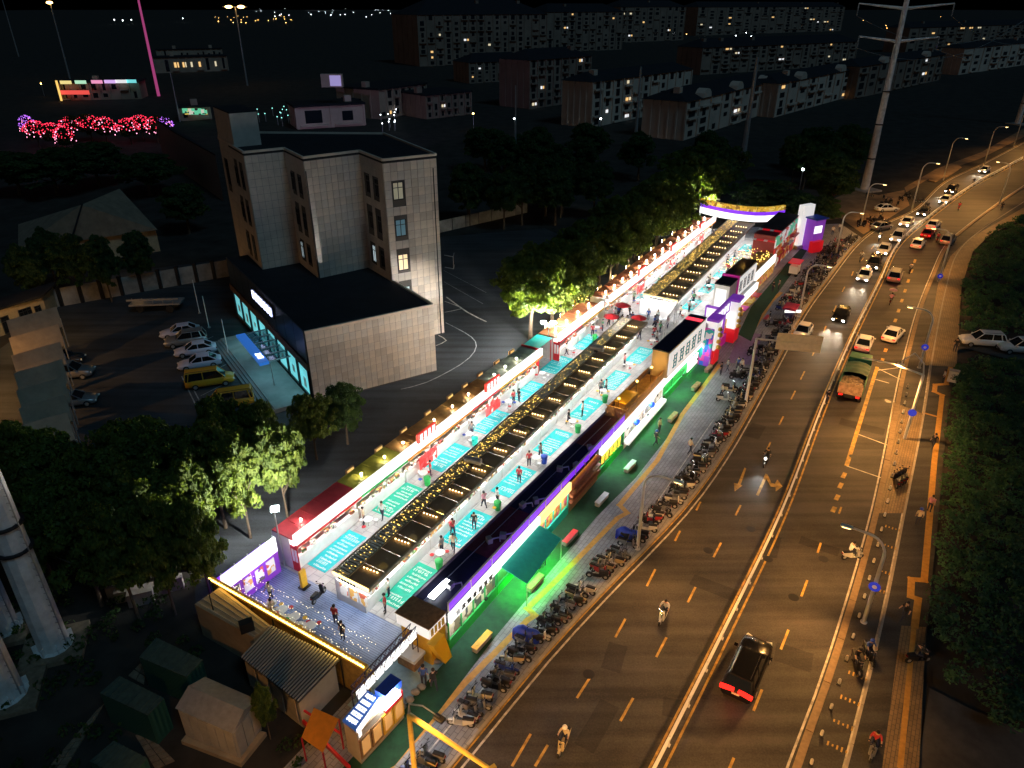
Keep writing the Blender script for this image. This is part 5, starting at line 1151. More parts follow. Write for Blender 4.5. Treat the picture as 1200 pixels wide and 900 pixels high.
for k in range(8):
    s_ = 0.9 + 7.25 * k
    if k < 7: floor_mat(s_, 0.49 - 0.0016 * s_, 0.628 - 0.0019 * s_, 4.5, 'teal printed floor mat in the street side aisle of the first hall', 'mats of the street side aisle', k, k in (0,))
    if k < 7: floor_mat(s_, -0.022 - 0.0010 * s_, 0.112 - 0.001 * s_, 4.5, 'teal printed floor mat in the back aisle of the first hall' if k != 1 else 'green printed floor mat in the back aisle', 'mats of the back aisle', k + 20, k == 1)
for k in range(5):
    s_ = 63.2 + 7.4 * k; floor_mat(s_, 0.415 - 0.0018 * (s_ - 63), 0.515 - 0.0018 * (s_ - 63), 4.2, 'teal printed mat on the street side of the second hall', 'mats street side of second hall', k + 40); floor_mat(s_, 0.0, 0.10, 4.6, 'teal printed mat on the back side of the second hall', 'mats back side of second hall', k + 60)
# ---- tables, stools, bins
def table_proto():
    t = thing('cafe_table', 'small round white table in the market aisle', 'table'); MB().lathe((0, 0, 0.70), [(0.36, 0), (0.38, 0.02), (0.36, 0.04)], 14).obj('table_top', WHITE, t); MB().lathe((0, 0, 0), [(0.2, 0), (0.2, 0.03), (0.035, 0.05), (0.035, 0.70)], 10).obj('pedestal', STEEL, t); return t
def stool_proto():
    t = thing('stool', 'low stool beside a market table', 'stool'); MB().lathe((0, 0, 0.42), [(0.16, 0), (0.17, 0.02), (0.16, 0.05)], 12).obj('seat', RED, t)
    for k in range(4): a = k * math.pi / 2 + .4; MB().tube([(math.cos(a) * 0.1, math.sin(a) * 0.1, 0.42), (math.cos(a) * 0.16, math.sin(a) * 0.16, 0)], 0.014, 5).obj('leg', STEEL, t)
    return t
TP, SP = table_proto(), stool_proto(); r_ = random.Random(5)
def table_set(s, u, where, cols=(RED,)):
    p = MP(s, u, 0.011); dup(TP, p, r_.random(), 'small round white table ' + where, 'round tables ' + where)
    for k in range(3):
        a = k * 2.1 + r_.random(); c = r_.choice(cols); dup(SP, (p.x + 0.62 * math.cos(a), p.y + 0.62 * math.sin(a), 0.011), a, 'low stool at a round table ' + where, 'stools ' + where, swap={RED: c})
for k in range(7):
    s_ = 6.0 + 7.25 * k; table_set(s_ + 0.4, 0.59 - 0.0019 * s_, 'in the street side aisle', (WHITE, YELLOW, RED)); table_set(s_ + 0.5, 0.06 - 0.001 * s_, 'in the back aisle', (WHITE, RED, BLUE))
for k in range(10):
    s_ = 60.5 + 3.8 * k; table_set(s_, 0.49 - 0.0017 * (s_ - 60), 'along the second hall, street side', (WHITE, RED)); table_set(s_ + .8, 0.07, 'along the second hall, back side', (WHITE, RED, BLUE))
for s_, u_ in ((51.5, .12), (53, .3), (55.5, .2), (56, .42), (52, .48), (54, .05), (56.5, .02), (53.6, .38)): table_set(s_, u_, 'on the open square between the halls', (RED, WHITE))
for u_ in (0.08, 0.16, 0.25, 0.36): table_set(-3.6, u_, 'on the blue deck', (RED, YELLOW))
drop(TP); drop(SP)
for k, (s_, u_, m_, nm) in enumerate([(5.6, .615, GREEN, 'green'), (13.6, .60, GREEN, 'green'), (21.4, .59, BLUE, 'blue'), (27.6, .60, GREEN, 'green'), (34.3, .575, GREEN, 'green'), (13.3, .10, GREEN, 'green'), (47.5, .07, GREEN, 'green'), (20.6, .10, TEAL, 'teal')]):
    t = thing('waste_bin', nm + ' waste bin in the aisle beside a teal mat', 'bin', MP(s_, u_, 0.012), 'waste bins in the aisles'); p = MP(s_, u_, 0.012)
    MB().lathe(p, [(0.24, 0), (0.30, 0.72)], 10).obj('body', m_, t); MB().lathe((p.x, p.y, 0.735), [(0.32, 0), (0.31, 0.08), (0.1, 0.16)], 10).obj('lid', m_, t)
# parasols on the square
for k, (s_, u_) in enumerate([(51.2, 0.10), (52.6, 0.30), (55.4, 0.08)]):
    p = MP(s_, u_, 0.01); t = thing('parasol', 'red parasol over a table on the open square', 'parasol', p, 'red parasols on the square'); MB().tube([p, p + Vector((0, 0, 2.3))], 0.03, 6).obj('pole', STEEL, t); MB().lathe((p.x, p.y, 1.95), [(1.0, 0), (0.98, 0.03), (0.5, 0.25), (0.03, 0.42)], 8).obj('canopy', RED, t)
# truss portals across the open square
TRM = mat('pale_truss_paint', (0.62, 0.6, 0.58), 0.4, 0.3)
def truss(a, b, z, h, m, label, name='truss_portal', lights=None, n=10, legs=True, group=None):
    t = thing(name, label, 'truss', ((a.x + b.x) / 2, (a.y + b.y) / 2, 0), group); mb = MB(); up = Vector((0, 0, h)); A, B = Vector((a.x, a.y, z)), Vector((b.x, b.y, z)); sd = (B - A).normalized().cross(up).normalized() * h * 0.8
    for o_ in (Vector(), up, sd, sd + up): mb.tube([A + o_, B + o_], 0.035, 5)
    mb.obj('chord', m, t); mb = MB()
    for k in range(n):
        p, q = A.lerp(B, k / n), A.lerp(B, (k + 1) / n); mb.tube([p, q + up], 0.022, 4); mb.tube([p + sd, q + sd + up], 0.022, 4); mb.tube([p + up, p + up + sd], 0.022, 4)
    mb.obj('bracing', m, t)
    if legs:
        for p in (A, B):
            mb = MB()
            for o_ in (Vector(), sd): mb.tube([(p.x + o_.x, p.y + o_.y, 0), p + o_], 0.035, 5)
            for k in range(5): mb.tube([Vector((p.x, p.y, z * k / 5)), Vector((p.x, p.y, z * (k + 1) / 5)) + sd], 0.02, 4)
            mb.obj('leg', m, t)
    return t
truss(MP(50.6, 0.56), MP(57.6, 0.50), 2.7, 0.35, TRM, 'pale truss portal over the open square, street side'); truss(MP(57.6, -0.02), MP(57.6, 0.50), 2.9, 0.4, TRM, 'pale truss portal before the second hall'); truss(MP(50.4, -0.02), MP(57.4, -0.04), 2.7, 0.35, TRM, 'pale truss portal over the open square, back side')
bd = thing('lit_board', 'broad white lit board closing the front of the second hall', 'sign', MP(57.9, 0.33, 0)); MB().sbox(57.95, 58.1, 0.17, 0.47, 0.3, 2.3).obj('board', SIGN_WHITE, bd); MB().sbox(57.94, 58.12, 0.165, 0.169, 0, 2.6).obj('post', STEEL, bd); MB().sbox(57.94, 58.12, 0.471, 0.475, 0, 2.6).obj('post', STEEL, bd)

# ================================================================ street row
def uR(s): return 1.0 - 0.0021 * min(s, 42)
UI = 0.795
GLASSY = mottled('lit_shop_glass', [(0.10, 0.10, 0.09), (0.5, 0.45, 0.35), (0.2, 0.16, 0.1), (0.08, 0.08, 0.08), (0.6, 0.55, 0.4)], 1.6, 0.15, emit=0.13)
PHOTOS = mottled('food_photo_wall', [(0.75, 0.45, 0.06), (0.6, 0.12, 0.04), (0.8, 0.6, 0.25), (0.5, 0.25, 0.05), (0.75, 0.5, 0.1), (0.7, 0.1, 0.2)], 2.6, emit=0.13)
def street_stall(s0, s1, label, roof, front, base, fascia=LED_WHITE, top=3.0, windows=None, fz=(2.35, 3.1)):
    t = thing('street_stall', label, 'stall', MP((s0 + s1) / 2, 0.9, 0), 'stalls of the street row'); g = 0.02; s0 += g; s1 -= g
    def f(mb, a, b, ua, ub, z0, z1):
        q = [(a, ua(a)), (b, ua(b)), (b, ub(b)), (a, ub(a))]; return mb.hexa([MP(x, y, z0) for x, y in q], [MP(x, y, z1) for x, y in q])
    ui = lambda s: UI; ur = lambda s: uR(s)
    f(MB(), s0, s1, ui, lambda s: uR(s) - 0.004, top - 0.12, top).obj('roof', roof, t)
    mb = MB(); f(mb, s0, s1, lambda s: UI + .001, lambda s: UI + 0.008, 0, top - 0.122); f(mb, s0, s0 + 0.06, lambda s: UI + .009, lambda s: uR(s) - 0.02, 0, top - 0.122); f(mb, s1 - 0.06, s1, lambda s: UI + .009, lambda s: uR(s) - 0.02, 0, top - 0.122); mb.obj('wall', OFFWHITE, t)
    f(MB(), s0, s1, lambda s: UI - 0.006, lambda s: UI - 0.0005, top - 0.3, top + 0.22).obj('inner_parapet', mat('dull_parapet', (0.12, 0.10, 0.12), 0.5), t)
    f(MB(), s0 + 0.02, s1 - 0.02, lambda s: uR(s) - 0.018, lambda s: uR(s) - 0.010, 0.85, fz[0]).obj('shop_front', front, t)
    f(MB(), s0, s1, lambda s: uR(s) - 0.02, lambda s: uR(s) - 0.002, 0, 0.83).obj('plinth', base, t)
    if fascia: f(MB(), s0, s1, lambda s: uR(s) - 0.003, lambda s: uR(s) + 0.012, *fz).obj('fascia', fascia, t)
    for k in range(5):
        a = s0 + (s1 - s0 - 0.1) * k / 4; f(MB(), a, a + 0.08, lambda s: uR(s) - 0.009, lambda s: uR(s) - 0.003, 0.84, fz[0] - 0.002).obj('mullion', base, t)
    if fascia: f(MB(), s0 + 0.2, s1 - 0.2, lambda s: uR(s) + 0.002, lambda s: uR(s) + 0.006, fz[0] - 0.08, fz[0] - 0.02).obj('light_tube', LED_STREET, t)  # unseen tube added under the fascia to brighten the pavement
    return t, f
RAILP = PURPLE
t1, f = street_stall(0.0, 5.6, 'street stall with green plinth, photo windows and white lettered fascia', NAVY, GLASSY, GREEN)
glyphs(t1, lambda x, y: MP(5.2 - x if False else 0.5 + x, uR(2) + 0.0145, 2.5 + y), 7, 4.2, 0.4, mat('black_lettering', (0.03, 0.03, 0.03), 0.5), 11, 'sign_character', 0.09)
t2, f = street_stall(5.6, 11.2, 'street stall shaded by a long teal awning', mat('maroon_roof_sheet', (0.10, 0.02, 0.03), 0.5, var=0.3), mat('green_lit_front', (0.1, 0.5, 0.12), 0.5), GREEN)
aw = thing('teal_awning', 'long teal awning sloping over the bright green turf', 'awning', MP(8.4, 1.05, 0))
q = [MP(5.8, uR(6) + 0.014, 2.5), MP(11.0, uR(11) + 0.014, 2.5), MP(11.0, uR(11) + 0.15, 2.05), MP(5.8, uR(6) + 0.165, 2.05)]
mb = MB(); mb.hexa([p - Vector((0, 0, .05)) for p in q], q); mb.obj('cloth', TEAL, aw)
for p in (q[2], q[3]): MB().tube([(p.x, p.y, 0), (p.x, p.y, 2.0)], 0.035, 6).obj('post', STEEL, aw)
for s_ in (6.6, 8.4, 10.2):
    p = MP(s_, uR(8) + 0.10, 1.85); MB().box(p, (0.5, 0.1, 0.07), SDIR).obj('green_tube', glow('green_led', (0.05, 1.0, 0.1), 3.0), aw); lamp('SPOT', p - Vector((0, 0, 0.1)), 330, (0.05, 1.0, 0.08), aw, 0.15, 118, p - Vector((0, 0, 3)), 0.6)
t3, f = street_stall(11.2, 16.2, 'street stall with yellow fascia, food photos and teal plinth', NAVY, PHOTOS, TEAL, glow('yellow_white_fascia', (1.0, 0.75, 0.25), 0.5))
t4, f = street_stall(16.2, 21.6, 'street stall with open timber counters in orange light', NAVY, mat('dark_opening', (0.03, 0.02, 0.018), 0.7), WOOD, None)
for z_ in (0.95, 1.55, 2.35): f(MB(), 16.3, 21.5, lambda s: uR(s) - 0.012, lambda s: uR(s) + 0.02, z_, z_ + 0.28).obj('timber_board', mat('red_brown_timber', (0.32, 0.10, 0.05), 0.55, var=0.25), t4)
f(MB(), 16.3, 21.5, lambda s: uR(s) - 0.022, lambda s: uR(s) - 0.016, 2.68, 2.76).obj('warm_tube', LED_GOLD, t4)
t5, f = street_stall(21.6, 27.2, 'dark green street stall with yellow stroke lettering', mat('red_lit_roof_sheet', (0.13, 0.025, 0.02), 0.5, var=0.3), mat('deep_green_board', (0.01, 0.16, 0.05), 0.5, var=0.1), GREEN)
glyphs(t5, lambda x, y: MP(22.3 + x, uR(24) - 0.004, 0.95 + y), 5, 4.0, 1.3, mat('yellow_lettering', (0.75, 0.5, 0.05), 0.5, emit=(0.8, 0.5, 0.05), es=0.5), 12, 'sign_character', 0.07)
t6, f = street_stall(27.2, 37.0, 'wide glazed street stall below the orange terrace', mat('terrace_boards', (0.42, 0.22, 0.06), 0.6, var=0.3, scale=2), GLASSY, WHITE)
f(MB(), 27.3, 36.9, lambda s: uR(s) - 0.002, lambda s: uR(s) + 0.03, 0.5, 0.80).obj('white_band', SIGN_WHITE, t6)
for s_ in (29.2, 33.0): MB().ball(MP(s_, uR(s_) + 0.02, 2.0), 0.3, 10, 6).obj('blue_disc', glow('blue_disc', (0.02, 0.1, 0.9), 0.25), t6)
t7, f = street_stall(37.0, 47.8, 'bright green street stall with white oval sign under the upper box', NAVY, mat('bright_green_board', (0.03, 0.45, 0.08), 0.5, var=0.1), GREEN)
f(MB(), 43.5, 46.5, lambda s: uR(s) + 0.013, lambda s: uR(s) + 0.02, 0.9, 2.1).obj('oval_sign', LED_WHITE, t7)
for s_ in (24.6, 30.5, 34.5, 40.0, 44.5, 3.0): p = MP(s_, uR(s_) + 0.06, 2.3); lt = thing('green_floodlight', 'small green floodlight on the street stall front', 'light', p, 'green floodlights on the street row'); MB().box(p, (0.22, 0.14, 0.16), SDIR).obj('housing', BLACK, lt); MB().box(p - Vector((0, 0, 0.09)), (0.18, 0.1, 0.02), SDIR).obj('lens', MATS['green_led'], lt); lamp('SPOT', p - Vector((0, 0, 0.12)), 170 if s_ > 20 else 22, (0.06, 1.0, 0.12), lt, 0.1, 112, p - Vector((0, 0, 3)), 0.7)
# purple lit railing on the street roof edge
rl = thing('purple_railing', 'purple lit railing with white posts along the street stall roofs', 'railing', MP(13, uR(13), 3.0))
def railq(mb, a, b, u0, u1, z0, z1): 
    q = [(a, uR(a) + u0), (b, uR(b) + u0), (b, uR(b) + u1), (a, uR(a) + u1)]; return mb.hexa([MP(x, y, z0) for x, y in q], [MP(x, y, z1) for x, y in q])
for k in range(11):
    a, b = 0.2 + k * 2.45, 0.2 + (k + 1) * 2.45
    railq(MB(), a + 0.06, b - 0.06, -0.012, -0.008, 3.10, 3.72).obj('purple_panel', LED_PURPLE, rl); railq(MB(), a, b, -0.014, -0.006, 3.73, 3.80).obj('top_rail', WHITE, rl); railq(MB(), a, a + 0.06, -0.0135, -0.0065, 3.0, 3.729).obj('post', WHITE, rl)
tub = MB().sbox(-0.0, 27, UI + 0.05, UI + 0.053, 3.0, 3.03).obj('roof_cable_duct', STEEL, None); tag(tub, 'thin pale cable duct running along the dark street stall roofs', 'duct')
for k, (s_, u_) in enumerate([(2.0, .90), (7.0, .87), (7.9, .91), (11.6, .86), (12.6, .9), (17.2, .86), (18.4, .92), (21.3, .9)]):
    p = MP(s_, u_, 3.0); t = thing('roof_fan', 'small steel vent unit on the dark street stall roof', 'fan', p, 'vent units on the street roofs'); MB().box(p + Vector((0, 0, .2)), (0.45, 0.35, 0.4), SDIR + k).obj('housing', STEEL, t); MB().tube([p + Vector((0.2, 0, .3)), p + Vector((0.7, 0.1, .35)), p + Vector((0.75, 0.1, 0))], 0.06, 6).obj('pipe', STEEL, t)
t = thing('roof_light_panel', 'bright white light panel lying on the navy roof by the yellow booth', 'light', MP(1.2, 0.86, 3.0)); MB().sbox(0.6, 2.4, 0.85, 0.88, 3.06, 3.12).obj('lit_panel', LED_TUBE, t); MB().sbox(0.55, 2.45, 0.846, 0.884, 3.0, 3.058).obj('tray', STEEL, t)
# terrace: slatted balustrade, warm lamps
ter = thing('terrace_balustrade', 'orange lit timber slat balustrade round the roof terrace', 'balustrade', MP(32, 0.87, 3.0)); SL = mat('honey_timber', (0.60, 0.34, 0.10), 0.55, var=0.2)
for k in range(13): a = UI + 0.01 + (uR(27.4) - UI - 0.03) * k / 12; MB().sbox(27.3, 27.36, a, a + 0.006, 3.0, 3.95).obj('slat', SL, ter)
for k in range(46): a = 27.45 + k * 0.205; MB().sbox(a, a + 0.08, uR(a) - 0.016, uR(a) - 0.012, 3.0, 3.85).obj('slat', SL, ter)
for k in range(2): MB().sbox(27.4, 36.8, UI - 0.004 + k * 0.012, UI + 0.001 + k * 0.012, 3.25 + 0.35 * k, 3.5 + 0.35 * k).obj('back_board', WOOD, ter)
mb = MB(); mb.sbox(27.28, 27.4, UI, uR(27.4) - 0.012, 3.96, 4.02); 
for k in range(4): mb.sbox(27.4 + k * 2.34, 27.4 + (k + 1) * 2.34, uR(28.5 + k * 2.3) - 0.017, uR(28.5 + k * 2.3) - 0.010, 3.86, 3.92)
mb.obj('handrail', SL, ter)
tb = thing('timber_bar', 'amber box shaped bar counter on the orange terrace', 'counter', MP(30, 0.86, 3.0)); MB().sbox(28.4, 30.8, 0.825, 0.90, 3.0, 4.0).obj('body', SL, tb); MB().sbox(28.3, 30.9, 0.82, 0.905, 4.0, 4.06).obj('top', YELLOW, tb)
for s_ in (28.0, 32.0, 35.5): p = MP(s_, 0.86, 4.6); lt = thing('terrace_lamp', 'warm lantern on a thin pole on the orange terrace', 'lamp', MP(s_, 0.86, 3.0), 'lanterns on the terrace'); MB().tube([MP(s_, 0.86, 3.0), p], 0.025, 5).obj('pole', DARKMETAL, lt); MB().ball(p, 0.12, 8, 5).obj('lantern', LED_GOLD, lt); lamp('POINT', p + Vector((0, 0, .02)), 75, (1.0, 0.55, 0.12), lt, 0.14)
# upper box with teal lettering
def upper_box(s0, s1, u0, u1, z0, z1, label, roofm, endm, nglyph, gm, seed, band=None):
    t = thing('upper_cabin', label, 'cabin', MP((s0 + s1) / 2, (u0 + u1) / 2, z0)); MB().sbox(s0, s1, u0, u1, z0, z1).obj('wall', endm, t)
    MB().sbox(s0 - 0.06, s1 + 0.06, u0 - 0.004, u1 + 0.004, z1, z1 + 0.12).obj('roof', roofm, t)
    b = MB().sbox(s0 + 0.15, s1 - 0.15, u1 + 0.0005, u1 + 0.008, z0 + 0.25, z1 - 0.2).obj('sign_board', SIGN_WHITE, t); glyphs(b, lambda x, y: MP(s0 + 0.8 + x, u1 + 0.0095, z0 + 0.6 + y), nglyph, (s1 - s0) - 1.8, (z1 - z0) - 1.2, gm, seed, 'sign_character', 0.06)
    if band: MB().sbox(s1 - 1.7, s1 - 0.9, u0 - 0.001, u1 + 0.001, z1 + 0.121, z1 + 0.15).obj('red_band', band, t)
    return t
TEALP = mat('teal_lettering', (0.02, 0.32, 0.36), 0.5)
ub1 = upper_box(36.8, 47.4, 0.822, 0.935, 3.06, 5.9, 'upper cabin with navy roof and teal lettering on a white side', NAVY, mat('cream_panel', (0.55, 0.42, 0.22), 0.5), 5, TEALP, 21, glow('red_lit_band', (0.9, 0.05, 0.08), 0.6))
# ---- street gate between the cabins: red plinths, white shafts, gold ornaments
GOLD = mat('gilded_ornament', (0.75, 0.47, 0.10), 0.3, 0.7); MAG = mat('magenta_board', (0.5, 0.02, 0.25), 0.45, emit=(0.6, 0.02, 0.3), es=0.1); VIOL = mat('violet_board', (0.25, 0.05, 0.5), 0.45, emit=(0.3, 0.06, 0.7), es=0.12); REDL = mat('bright_red_plinth', (0.7, 0.02, 0.03), 0.4, emit=(0.8, 0.01, 0.02), es=0.12)
gate = thing('market_gate', 'colourful street gate with red plinths, white shafts and gold ornaments', 'gate', MP(53, 0.95, 0))
for k, s_ in enumerate((49.4, 56.6)):
    MB().sbox(s_ - 0.9, s_ + 0.9, 0.93, 1.01, 0, 1.7).obj('plinth', REDL, gate); MB().sbox(s_ - 0.7, s_ + 0.7, 0.935, 1.0, 1.702, 5.2).obj('shaft', SIGN_WHITE, gate)
    for j in range(4):
        p = MP(s_ + 0.1 * (-1) ** j, 1.012, 1.9 + j * 0.75); MB().ball(p, 0.34 - 0.04 * (j % 2), 10, 6, sq=(1, 1, 0.8)).obj('gold_ornament', GOLD, gate)
    MB().sbox(s_ - 1.0, s_ + 1.0, 0.925, 1.012, 5.2, 5.5).obj('capital', VIOL, gate)
MB().sbox(50.6, 55.4, 0.94, 0.955, 0, 1.2).obj('magenta_panel', MAG, gate); MB().sbox(50.4, 55.6, 0.93, 0.95, 4.0, 5.6).obj('gate_board', VIOL, gate)
glyphs(gate, lambda x, y: MP(50.9 + x, 0.952, 4.3 + y), 4, 4.2, 1.0, LED_WHITE, 31, 'sign_character', 0.08)
bd2 = thing('street_banner', 'violet and blue patterned banner wall beside the gate', 'banner', MP(48.2, 0.95, 0)); MB().sbox(47.9, 48.4, 0.90, 0.99, 0, 4.4).obj('panel', mottled('violet_pattern', [(0.3, 0.05, 0.5), (0.02, 0.1, 0.5), (0.6, 0.05, 0.3), (0.02, 0.3, 0.3), (0.6, 0.55, 0.6), (0.25, 0.05, 0.5)], 1.6, emit=0.14), bd2); MB().sbox(47.85, 47.899, 0.895, 0.905, 0, 4.5).obj('frame', WHITE, bd2)
inner = thing('inner_portal', 'white and violet portal board facing the open square', 'portal', MP(56.5, 0.82, 0)); MB().sbox(56.3, 56.55, 0.76, 0.90, 1.6, 3.6).obj('board', SIGN_WHITE, inner); mb = MB()
for u_ in (0.75, 0.90): mb.sbox(56.25, 56.6, u_, u_ + 0.01, 0, 3.8)
mb.obj('post', VIOL, inner); MB().sbox(56.25, 56.6, 0.761, 0.899, 3.62, 3.85).obj('lintel', VIOL, inner)
vb = thing('violet_kiosk', 'tall white kiosk with violet edges behind the gate', 'kiosk', MP(60, 0.82, 0)); MB().sbox(58.6, 61.6, 0.755, 0.875, 0, 5.9).obj('body', OFFWHITE, vb); MB().sbox(58.5, 58.595, 0.77, 0.855, 2.6, 5.4).obj('lit_face', SIGN_WHITE, vb); MB().sbox(61.62, 61.95, 0.75, 0.885, 0, 6.3).obj('violet_fin', MAG, vb); MB().sbox(58.5, 61.6, 0.754, 0.877, 5.9, 6.05).obj('roof', ROOFDARK, vb)
MB().sbox(58.45, 58.499, 0.775, 0.85, 1.2, 2.4).obj('yellow_panel', YELLOW, vb)
ub2 = upper_box(62.2, 70.8, 0.74, 0.86, 2.9, 5.7, 'upper cabin with dark roof glowing orange at one end', mat('sooty_roof', (0.05, 0.03, 0.02), 0.4, var=0.5, scale=0.5), OFFWHITE, 4, mat('grey_lettering', (0.2, 0.22, 0.25), 0.5), 22)
lamp('POINT', MP(69.5, 0.77, 6.6), 45, (1.0, 0.5, 0.1), ub2, 0.1); MB().ball(MP(69.5, 0.77, 6.6), 0.1, 8, 5).obj('bulb', LED_GOLD, ub2); MB().tube([MP(69.5, 0.77, 5.8), MP(69.5, 0.77, 6.55)], 0.02, 5).obj('bulb_stem', DARKMETAL, ub2)
t8 = thing('street_stall', 'low stall under the dark roofed upper cabin past the gate', 'stall', MP(66, .85, 0), 'stalls of the street row'); MB().sbox(58.2, 71, 0.74, 0.885, 0, 2.88).obj('wall', WHITE, t8); MB().sbox(58.2, 71, 0.886, 0.90, 1.9, 2.8).obj('fascia', LED_WHITE, t8); MB().sbox(58.2, 71, 0.886, 0.895, 0.2, 1.85).obj('shop_front', PHOTOS, t8)
for k in range(4): MB().sbox(59.5 + k * 2.8, 61.2 + k * 2.8, 0.901, 0.96, 1.75, 1.83).obj('awning', [YELLOW, MAG, YELLOW, RED][k], t8)
t9 = thing('street_stall', 'long stall with gold roof garden lights before the red cabin', 'stall', MP(77, .8, 0), 'stalls of the street row'); MB().sbox(71.2, 84, 0.66, 0.82, 0, 3.0).obj('wall', WOOD, t9); MB().sbox(71.2, 84, 0.821, 0.835, 1.9, 3.1).obj('fascia', LED_WHITE, t9); MB().sbox(71.2, 84, 0.821, 0.832, 0.2, 1.85).obj('shop_front', PHOTOS, t9)
mb = MB(); rr = random.Random(3)
for k in range(150): p = MP(rr.uniform(72, 83.5), rr.uniform(0.54, 0.80), 3.0 + rr.uniform(0.1, 0.7)); mb.ball(p, 0.05, 5, 3)
tag(mb.obj('fairy_lamps', LED_GOLD, t9), kind='stuff'); mb = MB()
for k in range(9): a = 72 + k * 1.4; mb.sbox(a, a + 0.06, 0.55, 0.81, 3.3, 3.36)
mb.obj('pergola_bar', WOOD, t9)
ub3 = thing('red_cabin', 'cabin with black roof and red striped sloping front roof', 'cabin', MP(90, .66, 0)); MB().sbox(85, 99.5, 0.60, 0.79, 0, 5.4).obj('wall', mat('dark_red_wall', (0.3, 0.03, 0.03), 0.5), ub3); MB().sbox(88.2, 99.6, 0.598, 0.792, 5.4, 5.52).obj('roof', ROOFDARK, ub3)
q = [MP(84.6, 0.595, 4.6), MP(88.1, 0.595, 5.55), MP(88.1, 0.795, 5.55), MP(84.6, 0.795, 4.6)]
for k in range(6):
    a, b = k / 6, (k + 1) / 6; pts = [q[0].lerp(q[3], a), q[1].lerp(q[2], a), q[1].lerp(q[2], b), q[0].lerp(q[3], b)]; MB().hexa([p - Vector((0, 0, .06)) for p in pts], pts).obj('roof_stripe', REDL if k % 3 else WHITE, ub3)
MB().sbox(85, 99.5, 0.791, 0.80, 3.6, 5.2).obj('sign_board', mottled('green_white_sign', [(0.1, 0.5, 0.3), (0.7, 0.7, 0.7), (0.5, 0.1, 0.1), (0.7, 0.7, 0.7)], 0.8, emit=0.18), ub3); MB().sbox(85, 99.5, 0.791, 0.802, 0.2, 3.4).obj('shop_front', mottled('red_front', [(0.6, 0.04, 0.03), (0.6, 0.25, 0.05), (0.7, 0.6, 0.5), (0.3, 0.02, 0.02)], 1.2, emit=0.14), ub3)
for k in range(4): MB().sbox(85.2 + k * 3.4, 88.2 + k * 3.4, 0.803, 0.835, 2.4 + 0.4 * (k % 2), 2.52 + 0.4 * (k % 2)).obj('awning', [ORANGE, RED, WHITE, RED][k], ub3)
tw = thing('sign_tower', 'tall white sign tower at the street end of the market', 'sign', G(937, 290)); p = tw.location
MB().box((p.x, p.y, 3.6), (2.6, 1.0, 7.2), 0.5).obj('body', SIGN_WHITE, tw); glyphs(tw, lambda x, y: Vector((p.x - 0.9 + x * 0.88, p.y - 0.85 + x * 0.48, 5.6 + y)), 4, 2.0, 0.7, DARKMETAL, 41); MB().box((p.x, p.y, 0.3), (3.2, 1.6, 0.6), 0.5).obj('base', STEEL, tw)
tw2 = thing('violet_stand', 'violet and red lit stand beside the white sign tower', 'stand', G(950, 292)); p = tw2.location
MB().box((p.x, p.y, 2.6), (2.2, 2.0, 5.2), 0.5).obj('body', VIOL, tw2); MB().box((p.x + 0.2, p.y - 1.3, 0.9), (2.4, 0.8, 1.8), 0.5).obj('red_counter', REDL, tw2); MB().box((p.x, p.y, 5.3), (2.8, 2.6, 0.2), 0.5).obj('roof', BLUE, tw2); MB().box((p.x + 0.15, p.y - 1.05, 3.6), (1.7, 0.1, 1.2), 0.5).obj('lit_face', LED_WHITE, tw2)
car_t = thing('red_tricycle_stall', 'small red canopied vending cart on the far turf', 'cart', G(930, 322)); p = car_t.location
MB().box((p.x, p.y, 1.0), (2.0, 1.2, 1.1), 1.0).obj('body', WHITE, car_t); MB().box((p.x, p.y, 2.1), (2.5, 1.7, 0.12), 1.0).obj('roof', REDL, car_t)
for dx, dy in ((-.9, -.5), (.9, -.5), (.9, .5), (-.9, .5)): c_, s_ = math.cos(1), math.sin(1); MB().tube([(p.x + dx * c_ - dy * s_, p.y + dx * s_ + dy * c_, 0.2), (p.x + dx * c_ - dy * s_, p.y + dx * s_ + dy * c_, 2.1)], 0.03, 5).obj('post', STEEL, car_t); MB().lathe((p.x + dx * c_ - dy * s_, p.y + dx * s_ + dy * c_, 0.25), [(0.25, -0.05), (0.25, 0.05)], 10, axis='y').obj('wheel', RUBBER, car_t)
# ---- arched far gate
arch = thing('arched_gate', 'curved gold and violet lit gate band at the far end of the market', 'gate', MP(101.5, 0.2, 0))
AP = smooth_line([G(x, y, 5.0) for x, y in [(822, 237), (838, 241), (860, 245), (885, 247.5), (905, 247), (919, 245)]], 1.2)
bar_along(MB(), AP, 0.5, 4.9, 5.7).obj('gold_band', mottled('gold_band', [(0.8, 0.5, 0.05), (0.6, 0.35, 0.03), (0.9, 0.65, 0.15), (0.3, 0.15, 0.02)], 2.2, emit=0.2), arch)
bar_along(MB(), AP, 0.56, 4.3, 4.895).obj('violet_band', LED_PURPLE, arch); bar_along(MB(), AP, 0.4, 3.2, 4.29).obj('white_band', LED_WHITE, arch)
for k in range(0, len(AP), 4): MB().tube([(AP[k].x, AP[k].y, 0), (AP[k].x, AP[k].y, 3.2)], 0.12, 8).obj('column', WHITE, arch)
MB().beam(AP[3] + Vector((0, 3, 5.6)), AP[-10] + Vector((0, 3, 5.6)), 0.2, 0.2).obj('rear_truss', STEEL, arch)

